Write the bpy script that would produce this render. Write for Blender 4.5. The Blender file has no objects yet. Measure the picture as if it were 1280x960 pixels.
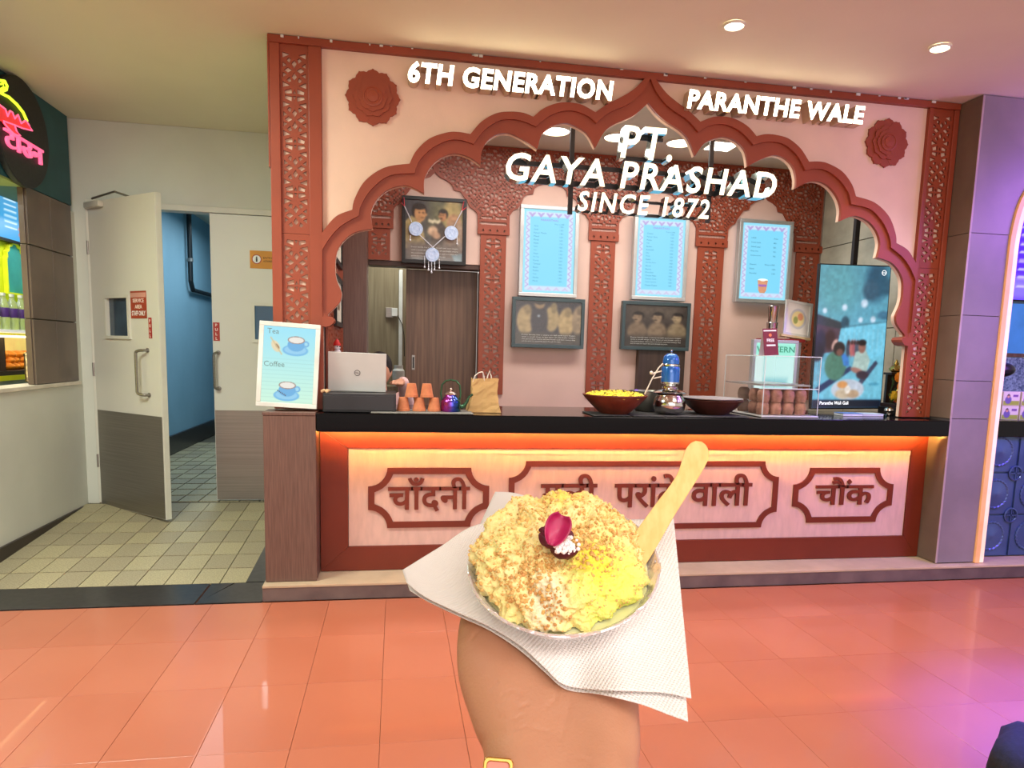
import bpy, bmesh, math, random
import numpy as np
from mathutils import Vector, Matrix
random.seed(7); np.random.seed(7)
SC = bpy.context.scene; COL = SC.collection; D = bpy.data
PI = math.pi

# ------------------------------------------------------------------ camera
CH = 1.36325
FPX, CX, CY = 886.196, 652.262, 552.977
CM = Matrix(((0.98457875, -0.17273406, 0.02770615),
             (0.00543114, -0.1281162, -0.99174429),
             (0.17485762, 0.97660083, -0.12520235)))      # rows: right, down, forward
cam = D.objects.new('camera', D.cameras.new('camera')); COL.objects.link(cam)
cam.data.sensor_width = 36.0; cam.data.lens = FPX * 36.0 / 1280.0
cam.data.shift_x = (640 - CX) / 1280.0; cam.data.shift_y = (CY - 480) / 1280.0
cam.data.clip_start = 0.02; cam.data.clip_end = 60
R = Matrix((CM[0], -Vector(CM[1]), -Vector(CM[2]))).transposed().to_4x4()
cam.matrix_world = Matrix.Translation((0, 0, CH)) @ R
SC.camera = cam

# ------------------------------------------------------------------ world, lamps, exposure
vs = SC.view_settings
SC.display_settings.display_device = 'sRGB'
vs.view_transform = 'Standard'; vs.look = 'None'; vs.gamma = 1.0; vs.use_curve_mapping = False
vs.exposure = 0.62
w = D.worlds.new('mall_world'); SC.world = w; w.use_nodes = True
w.node_tree.nodes['Background'].inputs[0].default_value = (1.0, 0.90, 0.82, 1)
w.node_tree.nodes['Background'].inputs[1].default_value = 0.55

def area(name, loc, size, energy, color, rot=(0, 0, 0), size_y=None):
    l = D.lights.new(name, 'AREA'); l.energy = energy; l.color = color; l.size = size
    if size_y: l.shape = 'RECTANGLE'; l.size_y = size_y
    o = D.objects.new(name, l); COL.objects.link(o); o.location = loc; o.rotation_euler = rot; return o
def spot(name, loc, energy, color, angle=100, blend=0.6, rad=0.05, rot=(0, 0, 0)):
    l = D.lights.new(name, 'SPOT'); l.energy = energy; l.color = color
    l.spot_size = math.radians(angle); l.spot_blend = blend; l.shadow_soft_size = rad
    o = D.objects.new(name, l); COL.objects.link(o); o.location = loc; o.rotation_euler = rot; return o

CEIL = 2.966
# added fill lights, unseen, behind and above the visitor
area('hall_fill', (0.4, -1.6, CEIL - 0.03), 3.0, 60, (1.0, 0.95, 0.88), size_y=1.2)
area('hall_fill', (-1.75, 2.9, CEIL - 0.03), 0.8, 62, (0.93, 1.0, 0.88), size_y=0.8)
area('hall_fill', (2.6, 1.4, CEIL - 0.03), 1.2, 20, (1.0, 0.90, 0.82), size_y=1.0)
area('rear_fill', (1.4, -3.4, 1.9), 5.0, 60, (1.0, 0.90, 0.84), rot=(PI/2, 0, 0), size_y=2.2)  # added unseen fill from behind the visitor
# purple light of the stall on the right, first spot added
spot('purple_spot', (2.75, 1.7, 2.85), 2000, (0.03, 0.04, 1.0), 48, 0.9, 0.15)  # added spot, stands in for the violet screens mirrored in the floor
spot('purple_spot', (4.3, 2.2, 2.75), 190, (0.26, 0.14, 1.0), 120, 0.8, 0.15, rot=(math.radians(20), math.radians(8), 0))
area('purple_tube', (4.5, 3.2, 2.5), 0.6, 14, (0.4, 0.15, 1.0), rot=(math.radians(55), 0, math.radians(20)))
# kiosk interior, corridor, left stall
area('kiosk_lamp', (1.5, 4.75, CEIL - 0.04), 2.6, 34, (1.0, 0.97, 0.93), size_y=0.4)
area('corridor_lamp', (-1.6, 8.4, 2.8), 0.8, 34, (0.74, 0.9, 1.0), size_y=3.0)
area('stall_lamp', (-2.70, 5.6, 2.28), 0.3, 9, (1.0, 0.98, 0.9), size_y=2.0)
area('back_room_fill', (0.0, 6.4, 2.7), 0.4, 9, (0.98, 1.0, 0.9))  # added to brighten the back room, no fixture there

# ------------------------------------------------------------------ pixel rays (to read sizes off the planes things stand in)
CMT = CM.transposed()
def ray(px, py): return CMT @ Vector(((px - CX) / FPX, (py - CY) / FPX, 1.0))
def onY(px, py, Y):
    r = ray(px, py); p = r * (Y / r.y); p.z += CH; return p
def onX(px, py, X):
    r = ray(px, py); p = r * (X / r.x); p.z += CH; return p
def near(px, py, d):
    p = ray(px, py) * d; p.z += CH; return p
def camv(x, y, z):
    return CMT @ Vector((x, y, z))

# ------------------------------------------------------------------ materials
def lin(c):
    return tuple(((v/255.0)/12.92 if v/255.0 <= 0.04045 else (((v/255.0)+0.055)/1.055)**2.4) for v in c)
MATS = {}
def mat(name, rgb, rough=0.5, metal=0.0, var=0.06, scale=6.0, bump=0.0, bscale=60.0, emit=0.0, ecol=None, rgb2=None, stretch=None, spec=0.5, coat=0.0, trans=0.0, ior=1.45, sss=0.0, alpha=1.0):
    if name in MATS: return MATS[name]
    m = D.materials.new(name); m.use_nodes = True; MATS[name] = m
    nt = m.node_tree; N = nt.nodes; L = nt.links; b = N['Principled BSDF']
    tc = N.new('ShaderNodeTexCoord'); mp = N.new('ShaderNodeMapping'); L.new(tc.outputs['Object'], mp.inputs[0])
    if stretch: mp.inputs['Scale'].default_value = stretch
    nz = N.new('ShaderNodeTexNoise'); nz.inputs['Scale'].default_value = scale; nz.inputs['Detail'].default_value = 5
    L.new(mp.outputs[0], nz.inputs['Vector'])
    c1 = lin(rgb); c2 = lin(rgb2) if rgb2 else tuple(min(1, v*(1+var*2)) for v in c1); c0 = c1 if rgb2 else tuple(v*(1-var*2) for v in c1)
    cr = N.new('ShaderNodeValToRGB'); cr.color_ramp.elements[0].position = 0.35; cr.color_ramp.elements[1].position = 0.65
    cr.color_ramp.elements[0].color = (*c0, 1); cr.color_ramp.elements[1].color = (*c2, 1)
    L.new(nz.outputs['Fac'], cr.inputs[0]); L.new(cr.outputs[0], b.inputs['Base Color'])
    b.inputs['Roughness'].default_value = rough; b.inputs['Metallic'].default_value = metal
    b.inputs['Specular IOR Level'].default_value = spec; b.inputs['Coat Weight'].default_value = coat
    b.inputs['Transmission Weight'].default_value = trans; b.inputs['IOR'].default_value = ior
    b.inputs['Alpha'].default_value = alpha
    if sss: b.inputs['Subsurface Weight'].default_value = sss; b.inputs['Subsurface Radius'].default_value = (0.012, 0.005, 0.003)
    if bump:
        n2 = N.new('ShaderNodeTexNoise'); n2.inputs['Scale'].default_value = bscale; n2.inputs['Detail'].default_value = 4
        L.new(mp.outputs[0], n2.inputs['Vector']); bp = N.new('ShaderNodeBump'); bp.inputs['Strength'].default_value = bump; bp.inputs['Distance'].default_value = 0.004
        L.new(n2.outputs['Fac'], bp.inputs['Height']); L.new(bp.outputs[0], b.inputs['Normal'])
    if emit:
        b.inputs['Emission Color'].default_value = (*(lin(ecol) if ecol else c1), 1); b.inputs['Emission Strength'].default_value = emit
    return m
def attr_mat(name, emit=0.0, rough=0.5, coat=0.0):
    if name in MATS: return MATS[name]
    m = D.materials.new(name); m.use_nodes = True; MATS[name] = m
    N = m.node_tree.nodes; L = m.node_tree.links; b = N['Principled BSDF']
    a = N.new('ShaderNodeAttribute'); a.attribute_name = 'Col'
    b.inputs['Roughness'].default_value = rough; b.inputs['Coat Weight'].default_value = coat
    if emit:
        b.inputs['Base Color'].default_value = (0.02, 0.02, 0.02, 1)
        L.new(a.outputs['Color'], b.inputs['Emission Color']); b.inputs['Emission Strength'].default_value = emit
    else: L.new(a.outputs['Color'], b.inputs['Base Color'])
    return m

# ------------------------------------------------------------------ mesh helpers
class MB:
    def __init__(s): s.v = []; s.f = []; s.m = []; s.mi = 0
    def add(s, vs_, fs_):
        o = len(s.v); s.v += [tuple(p) for p in vs_]; s.f += [tuple(i+o for i in f) for f in fs_]; s.m += [s.mi]*len(fs_); return s
    def box(s, x0, x1, y0, y1, z0, z1, T=None, bev=0.0):
        if bev > 0:
            bm = bmesh.new(); bmesh.ops.create_cube(bm, size=1)
            for v in bm.verts: v.co = Vector(((x0+x1)/2+v.co.x*(x1-x0), (y0+y1)/2+v.co.y*(y1-y0), (z0+z1)/2+v.co.z*(z1-z0)))
            bmesh.ops.bevel(bm, geom=bm.edges[:], offset=bev, segments=2, profile=0.5, affect='EDGES')
            bm.verts.index_update(); vv = [v.co.copy() for v in bm.verts]; ff = [[v.index for v in f.verts] for f in bm.faces]; bm.free()
        else:
            vv = [Vector(p) for p in ((x0,y0,z0),(x1,y0,z0),(x1,y1,z0),(x0,y1,z0),(x0,y0,z1),(x1,y0,z1),(x1,y1,z1),(x0,y1,z1))]
            ff = [(0,3,2,1),(4,5,6,7),(0,1,5,4),(1,2,6,5),(2,3,7,6),(3,0,4,7)]
        if T: vv = [T @ p for p in vv]
        return s.add(vv, ff)
    def prism(s, poly, y0, y1, T=None):
        """poly in XZ extruded along Y"""
        n = len(poly); a = sum(poly[i][0]*poly[(i+1) % n][1]-poly[(i+1) % n][0]*poly[i][1] for i in range(n))
        if a < 0: poly = poly[::-1]
        vv = [Vector((x, y0, z)) for x, z in poly]+[Vector((x, y1, z)) for x, z in poly]
        ff = [tuple(range(n)), tuple(range(2*n-1, n-1, -1))]+[(i, i+n, (i+1) % n+n, (i+1) % n) for i in range(n)]
        if T: vv = [T @ p for p in vv]
        return s.add(vv, ff)
    def lathe(s, prof, seg=24, T=None, a0=0, a1=2*PI, flute=0, famp=0):
        full = abs(a1-a0-2*PI) < 1e-6; n = seg if full else seg+1; vv = []; ff = []
        for r, z in prof:
            for i in range(n):
                a = a0+(a1-a0)*i/seg; rr = r*(1+famp*math.cos(flute*a)) if flute else r
                vv.append(Vector((rr*math.cos(a), rr*math.sin(a), z)))
        for j in range(len(prof)-1):
            for i in range(seg):
                k = (i+1) % n; ff.append((j*n+i, j*n+k, (j+1)*n+k, (j+1)*n+i))
        if T: vv = [T @ p for p in vv]
        return s.add(vv, ff)
    def tube(s, pts, r, seg=8, closed=False):
        pts = [Vector(p) for p in pts]; n = len(pts); rs = r if isinstance(r, (list, tuple)) else [r]*n; vv = []; ff = []; prev = None
        for i, p in enumerate(pts):
            t = (pts[(i+1) % n]-pts[i-1]) if closed else (pts[min(i+1, n-1)]-pts[max(i-1, 0)])
            t.normalize(); up = Vector((0, 0, 1)) if abs(t.z) < 0.9 else Vector((1, 0, 0))
            if prev is not None: up = prev
            a = t.cross(up); 
            if a.length < 1e-6: a = t.orthogonal()
            a.normalize(); b = a.cross(t).normalized(); prev = b
            for k in range(seg):
                an = 2*PI*k/seg; vv.append(p+(a*math.cos(an)+b*math.sin(an))*rs[i])
        m = n if closed else n-1
        for i in range(m):
            for k in range(seg):
                j = (i+1) % n; ff.append((i*seg+k, i*seg+(k+1) % seg, j*seg+(k+1) % seg, j*seg+k))
        if not closed: ff += [tuple(range(seg))[::-1], tuple(range((n-1)*seg, n*seg))]
        return s.add(vv, ff)
    def sphere(s, c, r, seg=12, rings=8, sc=(1, 1, 1), T=None):
        prof = [(math.sin(PI*j/rings), -math.cos(PI*j/rings)) for j in range(rings+1)]
        M = Matrix.Translation(c) @ Matrix.Diagonal((r*sc[0], r*sc[1], r*sc[2], 1))
        return s.lathe([(max(a, 1e-4), b) for a, b in prof], seg, (T @ M) if T else M)
    def build(s, name, m, parent=None, smooth=False, angle=35):
        me = D.meshes.new(name); me.from_pydata(s.v, [], s.f)
        ms = m if isinstance(m, (list, tuple)) else [m]
        for q in ms: me.materials.append(q)
        if len(ms) > 1: me.polygons.foreach_set('material_index', s.m)
        bm = bmesh.new(); bm.from_mesh(me); bmesh.ops.remove_doubles(bm, verts=bm.verts[:], dist=1e-5)
        bmesh.ops.recalc_face_normals(bm, faces=bm.faces[:]); bm.to_mesh(me); bm.free()
        return link(name, me, parent, smooth, angle)
def link(name, me, parent=None, smooth=False, angle=35):
    me.name = name; o = D.objects.new(name, me); COL.objects.link(o)
    if smooth:
        try: me.shade_smooth(); me.set_sharp_from_angle(angle=math.radians(angle))
        except Exception: 
            for p in me.polygons: p.use_smooth = True
    if parent is not None:
        o.parent = parent
        o.matrix_parent_inverse = Matrix.Identity(4)
        if parent.get('_w', None) is None: pass
        # children keep world coordinates: shift mesh data by the parent's placement
        inv = wm(parent).inverted(); me.transform(inv)
    return o
def wm(o):
    m = o.matrix_basis.copy()
    return (wm(o.parent) @ m) if o.parent else m
def tag(o, label=None, cat=None, group=None, kind=None):
    if label: o['label'] = label
    if cat: o['category'] = cat
    if group: o['group'] = group
    if kind: o['kind'] = kind
    return o
def thing(name, label, cat, loc=(0, 0, 0), group=None):
    o = D.objects.new(name, None); COL.objects.link(o); o.location = loc; o.empty_display_size = 0.05
    return tag(o, label, cat, group)
def struct(o, label=None): o['kind'] = 'structure'; return tag(o, label)
def copy_thing(root, loc, label=None, rotz=None):
    r = root.copy(); COL.objects.link(r); r.location = loc
    if rotz is not None: r.rotation_euler[2] = rotz
    if label: r['label'] = label
    for c in list(root.children):
        k = c.copy(); COL.objects.link(k); k.parent = r
        for g in c.children:
            q = g.copy(); COL.objects.link(q); q.parent = k
    return r
def recentre(o):
    """move a single mesh's origin to its base centre"""
    me = o.data; xs = [v.co for v in me.vertices]
    c = Vector(((min(p.x for p in xs)+max(p.x for p in xs))/2, (min(p.y for p in xs)+max(p.y for p in xs))/2, min(p.z for p in xs)))
    me.transform(Matrix.Translation(-c)); o.location = o.location+c; return o

from mathutils.geometry import delaunay_2d_cdt
def curve_mesh(loops, depth):
    """plate cut from closed loops: the first is the outline, the others are holes through it"""
    vs_ = []; fs_ = []
    for lp in loops:
        o = len(vs_); vs_ += [Vector((x, y)) for x, y in lp]; ar = sum(lp[i][0]*lp[(i+1) % len(lp)][1]-lp[(i+1) % len(lp)][0]*lp[i][1] for i in range(len(lp)))
        ix = list(range(o, len(vs_))); fs_.append(ix if ar > 0 else ix[::-1])
    V_, E_, F_, ov, oe, of = delaunay_2d_cdt(vs_, [], fs_, 1, 1e-7)
    keep = [f for f, src in zip(F_, of) if list(src) == [0] or set(src) == {0}]
    n = len(V_); h = depth/2; cnt = {}
    for f in keep:
        for i in range(len(f)): cnt[(f[i], f[(i+1) % len(f)])] = 1
    faces = [tuple(f) for f in keep]+[tuple(i+n for i in f[::-1]) for f in keep]
    faces += [(a_, a_+n, b_+n, b_)[::1] for (a_, b_) in cnt if (b_, a_) not in cnt]
    me = D.meshes.new('plate'); me.from_pydata([(v.x, v.y, h) for v in V_]+[(v.x, v.y, -h) for v in V_], [], faces)
    bm = bmesh.new(); bm.from_mesh(me); loose = [v for v in bm.verts if not v.link_faces]; bmesh.ops.delete(bm, geom=loose, context='VERTS'); bmesh.ops.recalc_face_normals(bm, faces=bm.faces[:]); bm.to_mesh(me); bm.free()
    return me
RX = Matrix.Rotation(PI/2, 4, 'X')       # XY plane -> XZ plane facing -Y
def panel(name, loops, yfront, depth, m, parent=None):
    """flat board cut from XZ loops (first the outline, then holes); its front at yfront"""
    me = curve_mesh(loops, depth); me.transform(Matrix.Translation((0, yfront+depth/2, 0)) @ RX); me.materials.clear(); me.materials.append(m)
    return link(name, me, parent)
def text_mesh(s, bold=0.0, shear=0.0, depth=0.01, spacing=1.0, res=3):
    cu = D.curves.new('t', 'FONT'); cu.body = s; cu.size = 1; cu.extrude = depth/2; cu.offset = bold; cu.shear = shear; cu.space_character = spacing
    cu.resolution_u = res
    ob = D.objects.new('t', cu); me = D.meshes.new_from_object(ob); D.objects.remove(ob); D.curves.remove(cu)
    return me
def fit_text(s, x0, x1, z0, z1, bold=0.0, shear=0.0, depth=0.01, spacing=1.0, keep=False, res=3):
    """text mesh in XY fitted in the box (x0..x1, z0..z1)"""
    me = text_mesh(s, bold, shear, 1.0, spacing, res)
    c = np.empty(len(me.vertices)*3); me.vertices.foreach_get('co', c); c = c.reshape(-1, 3)
    if len(c) == 0: return me
    a, b = c.min(0), c.max(0); sx = (x1-x0)/(b[0]-a[0]); sz = (z1-z0)/(b[1]-a[1])
    if keep: sx = sz
    c[:, 0] = x0+(c[:, 0]-a[0])*sx; c[:, 1] = z0+(c[:, 1]-a[1])*sz; c[:, 2] *= depth
    me.vertices.foreach_set('co', c.ravel()); return me
def split_islands(me):
    bm = bmesh.new(); bm.from_mesh(me); bm.verts.ensure_lookup_table(); bmesh.ops.remove_doubles(bm, verts=bm.verts[:], dist=1e-6)
    bm.verts.ensure_lookup_table(); seen = set(); out = []
    for v in bm.verts:
        if v in seen: continue
        st = [v]; seen.add(v); isl = []
        while st:
            q = st.pop(); isl.append(q)
            for e in q.link_edges:
                o = e.other_vert(q)
                if o not in seen: seen.add(o); st.append(o)
        idx = {q: i for i, q in enumerate(isl)}; fs = set(f for q in isl for f in q.link_faces)
        m2 = D.meshes.new('i'); m2.from_pydata([q.co[:] for q in isl], [], [[idx[q] for q in f.verts] for f in fs]); out.append(m2)
    bm.free(); return out
def letters(s, x0, x1, z0, z1, yfront, depth, m, parent, bold=0.02, shear=0.0, spacing=1.0, face=None, zmap=None, name='letter', keep=False):
    me = fit_text(s, x0, x1, z0, z1, bold, shear, depth, spacing, keep)
    res = []
    for q in split_islands(me):
        q.transform(Matrix.Translation((0, yfront+depth/2, 0)) @ RX)
        if zmap:
            for v in q.vertices: v.co.z += zmap(v.co.x)
        q.materials.append(m)
        if face:
            q.materials.append(face); q.update()
            for p in q.polygons:
                if p.normal.y < -0.9: p.material_index = 1
        res.append(link(name, q, parent))
    return res
def print_text(s, T, h, m, parent, x=0, y=0, bold=0.0, name='lettering', width=None, center=False, depth=0.0006):
    """flat lettering; T maps local XY (right, up) to world"""
    me = text_mesh(s, bold, 0, 1.0, 1.0, 2)
    c = np.empty(len(me.vertices)*3); me.vertices.foreach_get('co', c); c = c.reshape(-1, 3)
    if len(c) == 0: return None
    a, b = c.min(0), c.max(0); k = h/(b[1]-a[1]); kx = k
    if width: kx = width/(b[0]-a[0])
    wdt = (b[0]-a[0])*kx; ox = x-(wdt/2 if center else 0)
    c[:, 0] = ox+(c[:, 0]-a[0])*kx; c[:, 1] = y+(c[:, 1]-a[1])*k; c[:, 2] *= depth
    me.vertices.foreach_set('co', c.ravel()); me.transform(T); me.materials.clear(); me.materials.append(m)
    return link(name, me, parent)
def facing(x, y, z, rz=0.0, tilt=0.0):
    """frame whose local X is right, Y up, Z toward the viewer (-Y world)"""
    return Matrix.Translation((x, y, z)) @ Matrix.Rotation(rz, 4, 'Z') @ Matrix.Rotation(tilt, 4, 'X') @ RX
def picture(name, T, wd, ht, nx, ny, fn, m, parent, depth=0.0, blur=0, grain=0.0):
    """flat printed picture: a fine grid carrying printed colours; u right, v down, 0..1"""
    u = np.linspace(0, 1, nx); v = np.linspace(0, 1, ny); U, V = np.meshgrid(u, v)
    col = np.zeros((ny, nx, 3)); fn(U, V, col)
    if grain:
        g = np.random.rand(ny//6+3, nx//6+3); gi = np.kron(g, np.ones((6, 6)))[:ny, :nx]; g2 = np.random.rand(ny//2+2, nx//2+2); gi = gi*0.6+np.kron(g2, np.ones((2, 2)))[:ny, :nx]*0.4; col *= (1+(gi-0.5)*2*grain)[..., None]
    for _ in range(blur):
        p_ = np.pad(col, ((1, 1), (1, 1), (0, 0)), 'edge'); col = (p_[1:-1, 1:-1]*2+p_[:-2, 1:-1]+p_[2:, 1:-1]+p_[1:-1, :-2]+p_[1:-1, 2:])/6
    X = U*wd; Y = (1-V)*ht; co = np.stack([X.ravel(), Y.ravel(), np.zeros(nx*ny)], 1)
    i = np.arange(nx*ny).reshape(ny, nx)
    f = np.stack([i[1:, :-1].ravel(), i[1:, 1:].ravel(), i[:-1, 1:].ravel(), i[:-1, :-1].ravel()], 1)
    me = D.meshes.new(name); me.from_pydata(co.tolist(), [], f.tolist())
    c = np.clip(col.reshape(-1, 3)/255.0, 0, 1); c = np.where(c <= 0.04045, c/12.92, ((c+0.055)/1.055)**2.4)
    at = me.color_attributes.new('Col', 'FLOAT_COLOR', 'POINT'); at.data.foreach_set('color', np.hstack([c, np.ones((len(c), 1))]).ravel())
    me.transform(T); me.materials.append(m); return link(name, me, parent)
def sm(d, s): return np.clip(0.5-d/max(s, 1e-6), 0, 1)
def P_ell(col, U, V, cx, cy, rx, ry, rgb, soft=0.15, rot=0.0, a=1.0):
    x = U-cx; y = V-cy; c, s = math.cos(rot), math.sin(rot); xr = x*c+y*s; yr = -x*s+y*c
    k = (sm(np.sqrt((xr/rx)**2+(yr/ry)**2)-1, soft)*a)[..., None]; col[:] = col*(1-k)+np.array(rgb)*k
def P_rect(col, U, V, x0, y0, x1, y1, rgb, soft=0.01, a=1.0):
    d = np.maximum(np.maximum(x0-U, U-x1), np.maximum(y0-V, V-y1)); k = (sm(d, soft)*a)[..., None]; col[:] = col*(1-k)+np.array(rgb)*k
def P_poly(col, U, V, pts, rgb, a=1.0):
    ins = np.zeros(U.shape, bool); n = len(pts)
    for i in range(n):
        x1, y1 = pts[i]; x2, y2 = pts[(i+1) % n]
        if y1 == y2: continue
        c = ((V > min(y1, y2)) & (V <= max(y1, y2))) & (U < (x2-x1)*(V-y1)/(y2-y1)+x1); ins ^= c
    k = (ins.astype(float)*a)[..., None]; col[:] = col*(1-k)+np.array(rgb)*k
def P_line(col, U, V, x0, y0, x1, y1, w_, rgb, a=1.0, asp=1.0):
    dx, dy = x1-x0, (y1-y0)*asp; t = np.clip(((U-x0)*dx+(V-y0)*asp*dy)/(dx*dx+dy*dy+1e-9), 0, 1)
    d = np.hypot(U-x0-t*dx, (V-y0)*asp-t*dy)-w_; k = (sm(d, w_)*a)[..., None]; col[:] = col*(1-k)+np.array(rgb)*k

def point_in(poly, x, z):
    ins = False; n = len(poly); j = n-1
    for i in range(n):
        xi, zi = poly[i]; xj, zj = poly[j]
        if (zi > z) != (zj > z) and x < (xj-xi)*(z-zi)/(zj-zi)+xi: ins = not ins
        j = i
    return ins
def seg_d(poly, x, z):
    P = np.array(poly); Q = np.roll(P, -1, 0); d = Q-P; t = np.clip(((x-P[:, 0])*d[:, 0]+(z-P[:, 1])*d[:, 1])/(np.maximum((d**2).sum(1), 1e-12)), 0, 1)
    return np.sqrt((P[:, 0]+t*d[:, 0]-x)**2+(P[:, 1]+t*d[:, 1]-z)**2).min()
def keep_holes(poly, holes, margin):
    out = []
    for h in holes:
        if all(point_in(poly, x, z) for x, z in h) and all(seg_d(poly, x, z) > margin for x, z in h): out.append(h)
    return out
def jali_strip(cx, z0, z1, s=0.000513, zc=0.0):
    """pierced strip: pairs of petalled stars with small diamonds between, repeated up the strip"""
    A = [[(148,315),(212,345),(148,364)], [(188,292),(214,268),(226,304),(206,314)], [(150,226),(184,242),(150,268)],
         [(166,400),(226,378),(230,420),(173,428)]]
    C = [[(260,222),(282,262),(260,290),(238,262)], [(246,424),(260,392),(274,424)]]
    H5 = [(166,197),(198,173),(232,197),(198,221)]
    def mx(p): return [(520-x, y) for x, y in p]
    def my(p): return [(x, 394-y) for x, y in p]
    base = A+[mx(p) for p in A]+C; base = base+[my(p) for p in base]+[H5, mx(H5)]
    P = 480; out = []
    def grow(p, k=1.16):
        mx_, my_ = sum(x for x, _ in p)/len(p), sum(y for _, y in p)/len(p); return [(mx_+(x-mx_)*k, my_+(y-my_)*k) for x, y in p]
    base = [grow(p) for p in base]
    k0 = int((z0-zc)/(P*s))-2; k1 = int((z1-zc)/(P*s))+2
    for k in range(k0, k1+1):
        for p in base:
            q = [(cx+(x-260)*s, zc+k*P*s+(345-y)*s) for x, y in p]
            if min(z for _, z in q) > z0 and max(z for _, z in q) < z1: out.append(q)
    return out
def rosette(cx, cz, r, n=16):
    out = []
    for i in range(n):
        a = 2*PI*(i+0.5)/n; w1 = 2*PI/n*0.26; w2 = 2*PI/n*0.36
        out.append([(cx+rr*math.cos(a+t), cz+rr*math.sin(a+t)) for rr, t in ((r*.42, -w1), (r*.66, -w2), (r*.72, 0), (r*.66, w2), (r*.42, w1))])
        a = 2*PI*i/n; w = 2*PI/n*0.30
        out.append([(cx+rr*math.cos(a+t), cz+rr*math.sin(a+t)) for rr, t in ((r*.74, 0), (r*.86, -w), (r*.97, 0), (r*.86, w))])
    return out
def catmull(pts, n=6):
    out = []; P = [pts[0]]+list(pts)+[pts[-1]]
    for i in range(1, len(P)-2):
        for k in range(n):
            t = k/n; p = [0.5*((2*P[i][j])+(-P[i-1][j]+P[i+1][j])*t+(2*P[i-1][j]-5*P[i][j]+4*P[i+1][j]-P[i+2][j])*t*t+(-P[i-1][j]+3*P[i][j]-3*P[i+1][j]+P[i+2][j])*t**3) for j in (0, 1)]
            out.append(tuple(p))
    out.append(tuple(pts[-1])); return out
def smooth_segs(segs):
    out = []
    for s in segs:
        q = catmull(s) if len(s) > 2 else list(s)
        if out: q = q[1:]
        out += q
    return out
def remeshed(name, mb, voxel, m, parent=None, smooth_it=6, extra=None):
    me = D.meshes.new(name); me.from_pydata(mb.v, [], mb.f); o = D.objects.new(name, me); COL.objects.link(o)
    r = o.modifiers.new('r', 'REMESH'); r.mode = 'VOXEL'; r.voxel_size = voxel
    if smooth_it: q = o.modifiers.new('s', 'SMOOTH'); q.iterations = smooth_it; q.factor = 0.5
    bpy.context.view_layer.update(); dg = bpy.context.evaluated_depsgraph_get()
    m2 = D.meshes.new_from_object(o.evaluated_get(dg)); D.objects.remove(o)
    m2.materials.clear(); m2.materials.append(m)
    for p in m2.polygons: p.use_smooth = True
    if extra: extra(m2)
    m2.name = name; o = D.objects.new(name, m2); COL.objects.link(o)
    if parent is not None: o.parent = parent; m2.transform(wm(parent).inverted())
    return o
def limb(mb, pts, seg=14):
    """tapered chain of (Vector, r): cones with ball joints"""
    for i, (p, r) in enumerate(pts):
        mb.sphere(Vector(p), r, seg, 8)
        if i: mb.tube([pts[i-1][0], p], [pts[i-1][1], r], seg)

# ------------------------------------------------------------------ shared materials
M_red = mat('terracotta_paint', (144, 65, 40), 0.42, var=0.04, scale=3, bump=0.05)
M_cream = mat('cream_wall_paint', (226, 196, 174), 0.75, var=0.02, scale=4, bump=0.12, bscale=90)
M_pink = mat('pale_pink_paint', (214, 182, 168), 0.7, var=0.02, scale=3, bump=0.05)
M_counterpink = mat('pink_grey_panel', (208, 172, 160), 0.6, var=0.03, scale=9, stretch=(4, 4, 1), bump=0.05)
M_darkred = mat('dark_red_laminate', (108, 38, 19), 0.38, var=0.04, scale=4)
M_granite = mat('black_granite', (9, 8, 10), 0.12, var=0.4, scale=220, spec=0.22)
M_white = mat('white_emulsion', (206, 208, 198), 0.75, var=0.02, scale=2, bump=0.04)
M_ceil = mat('ceiling_paint', (224, 220, 198), 0.85, var=0.015, scale=1.5)
M_doorw = mat('off_white_door_laminate', (212, 210, 200), 0.4, var=0.015, scale=1.2)
M_steel = mat('brushed_steel', (150, 145, 140), 0.36, 0.9, var=0.05, scale=30, stretch=(0.05, 0.05, 6))
M_steelp = mat('polished_steel', (205, 200, 195), 0.14, 1.0, var=0.03)
M_brown = mat('brown_laminate', (112, 84, 74), 0.4, var=0.05, scale=14, stretch=(14, 14, 0.5), rgb2=(96, 70, 62))
M_brown2 = mat('dark_brown_cladding', (88, 72, 68), 0.45, var=0.05, scale=3)
M_wood = mat('walnut_laminate', (122, 92, 72), 0.4, scale=5, stretch=(9, 9, 0.35), rgb2=(92, 68, 54))
M_lwood = mat('grey_oak_laminate', (150, 138, 112), 0.5, scale=5, stretch=(8, 8, 0.35), rgb2=(128, 116, 92))
M_black = mat('black_plastic', (20, 20, 22), 0.4, var=0.1)
M_blackstone = mat('black_stone', (40, 38, 38), 0.28, var=0.2, scale=30)
M_alu = mat('aluminium_frame', (188, 190, 190), 0.35, 0.6, var=0.03)
M_pillar = mat('grey_stone_tile', (138, 126, 130), 0.42, scale=2.5, rgb2=(122, 112, 116), bump=0.04)
M_pillar_side = mat('brown_grey_tile', (122, 104, 90), 0.5, scale=2.5, rgb2=(104, 88, 76), bump=0.04)
M_plinth = mat('plinth_stone', (112, 96, 92), 0.4, scale=6, rgb2=(88, 74, 74))
M_edge = mat('pale_stone_edge', (186, 164, 136), 0.5, var=0.05)
M_lit = mat('lit_sign_face', (255, 240, 205), 0.5, emit=5.0, ecol=(255, 236, 200), var=0.0)
M_lit2 = mat('lit_sign_face_hanging', (255, 240, 200), 0.5, emit=1.15, ecol=(255, 246, 214), var=0.0)
M_letside = mat('letter_side', (196, 176, 150), 0.3, 0.3, var=0.04)
M_letmir = mat('mirror_letter_side', (170, 196, 200), 0.08, 1.0, var=0.02)
M_lamp = mat('lamp_glow', (255, 250, 235), 0.5, emit=6, ecol=(255, 246, 226), var=0)
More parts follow.
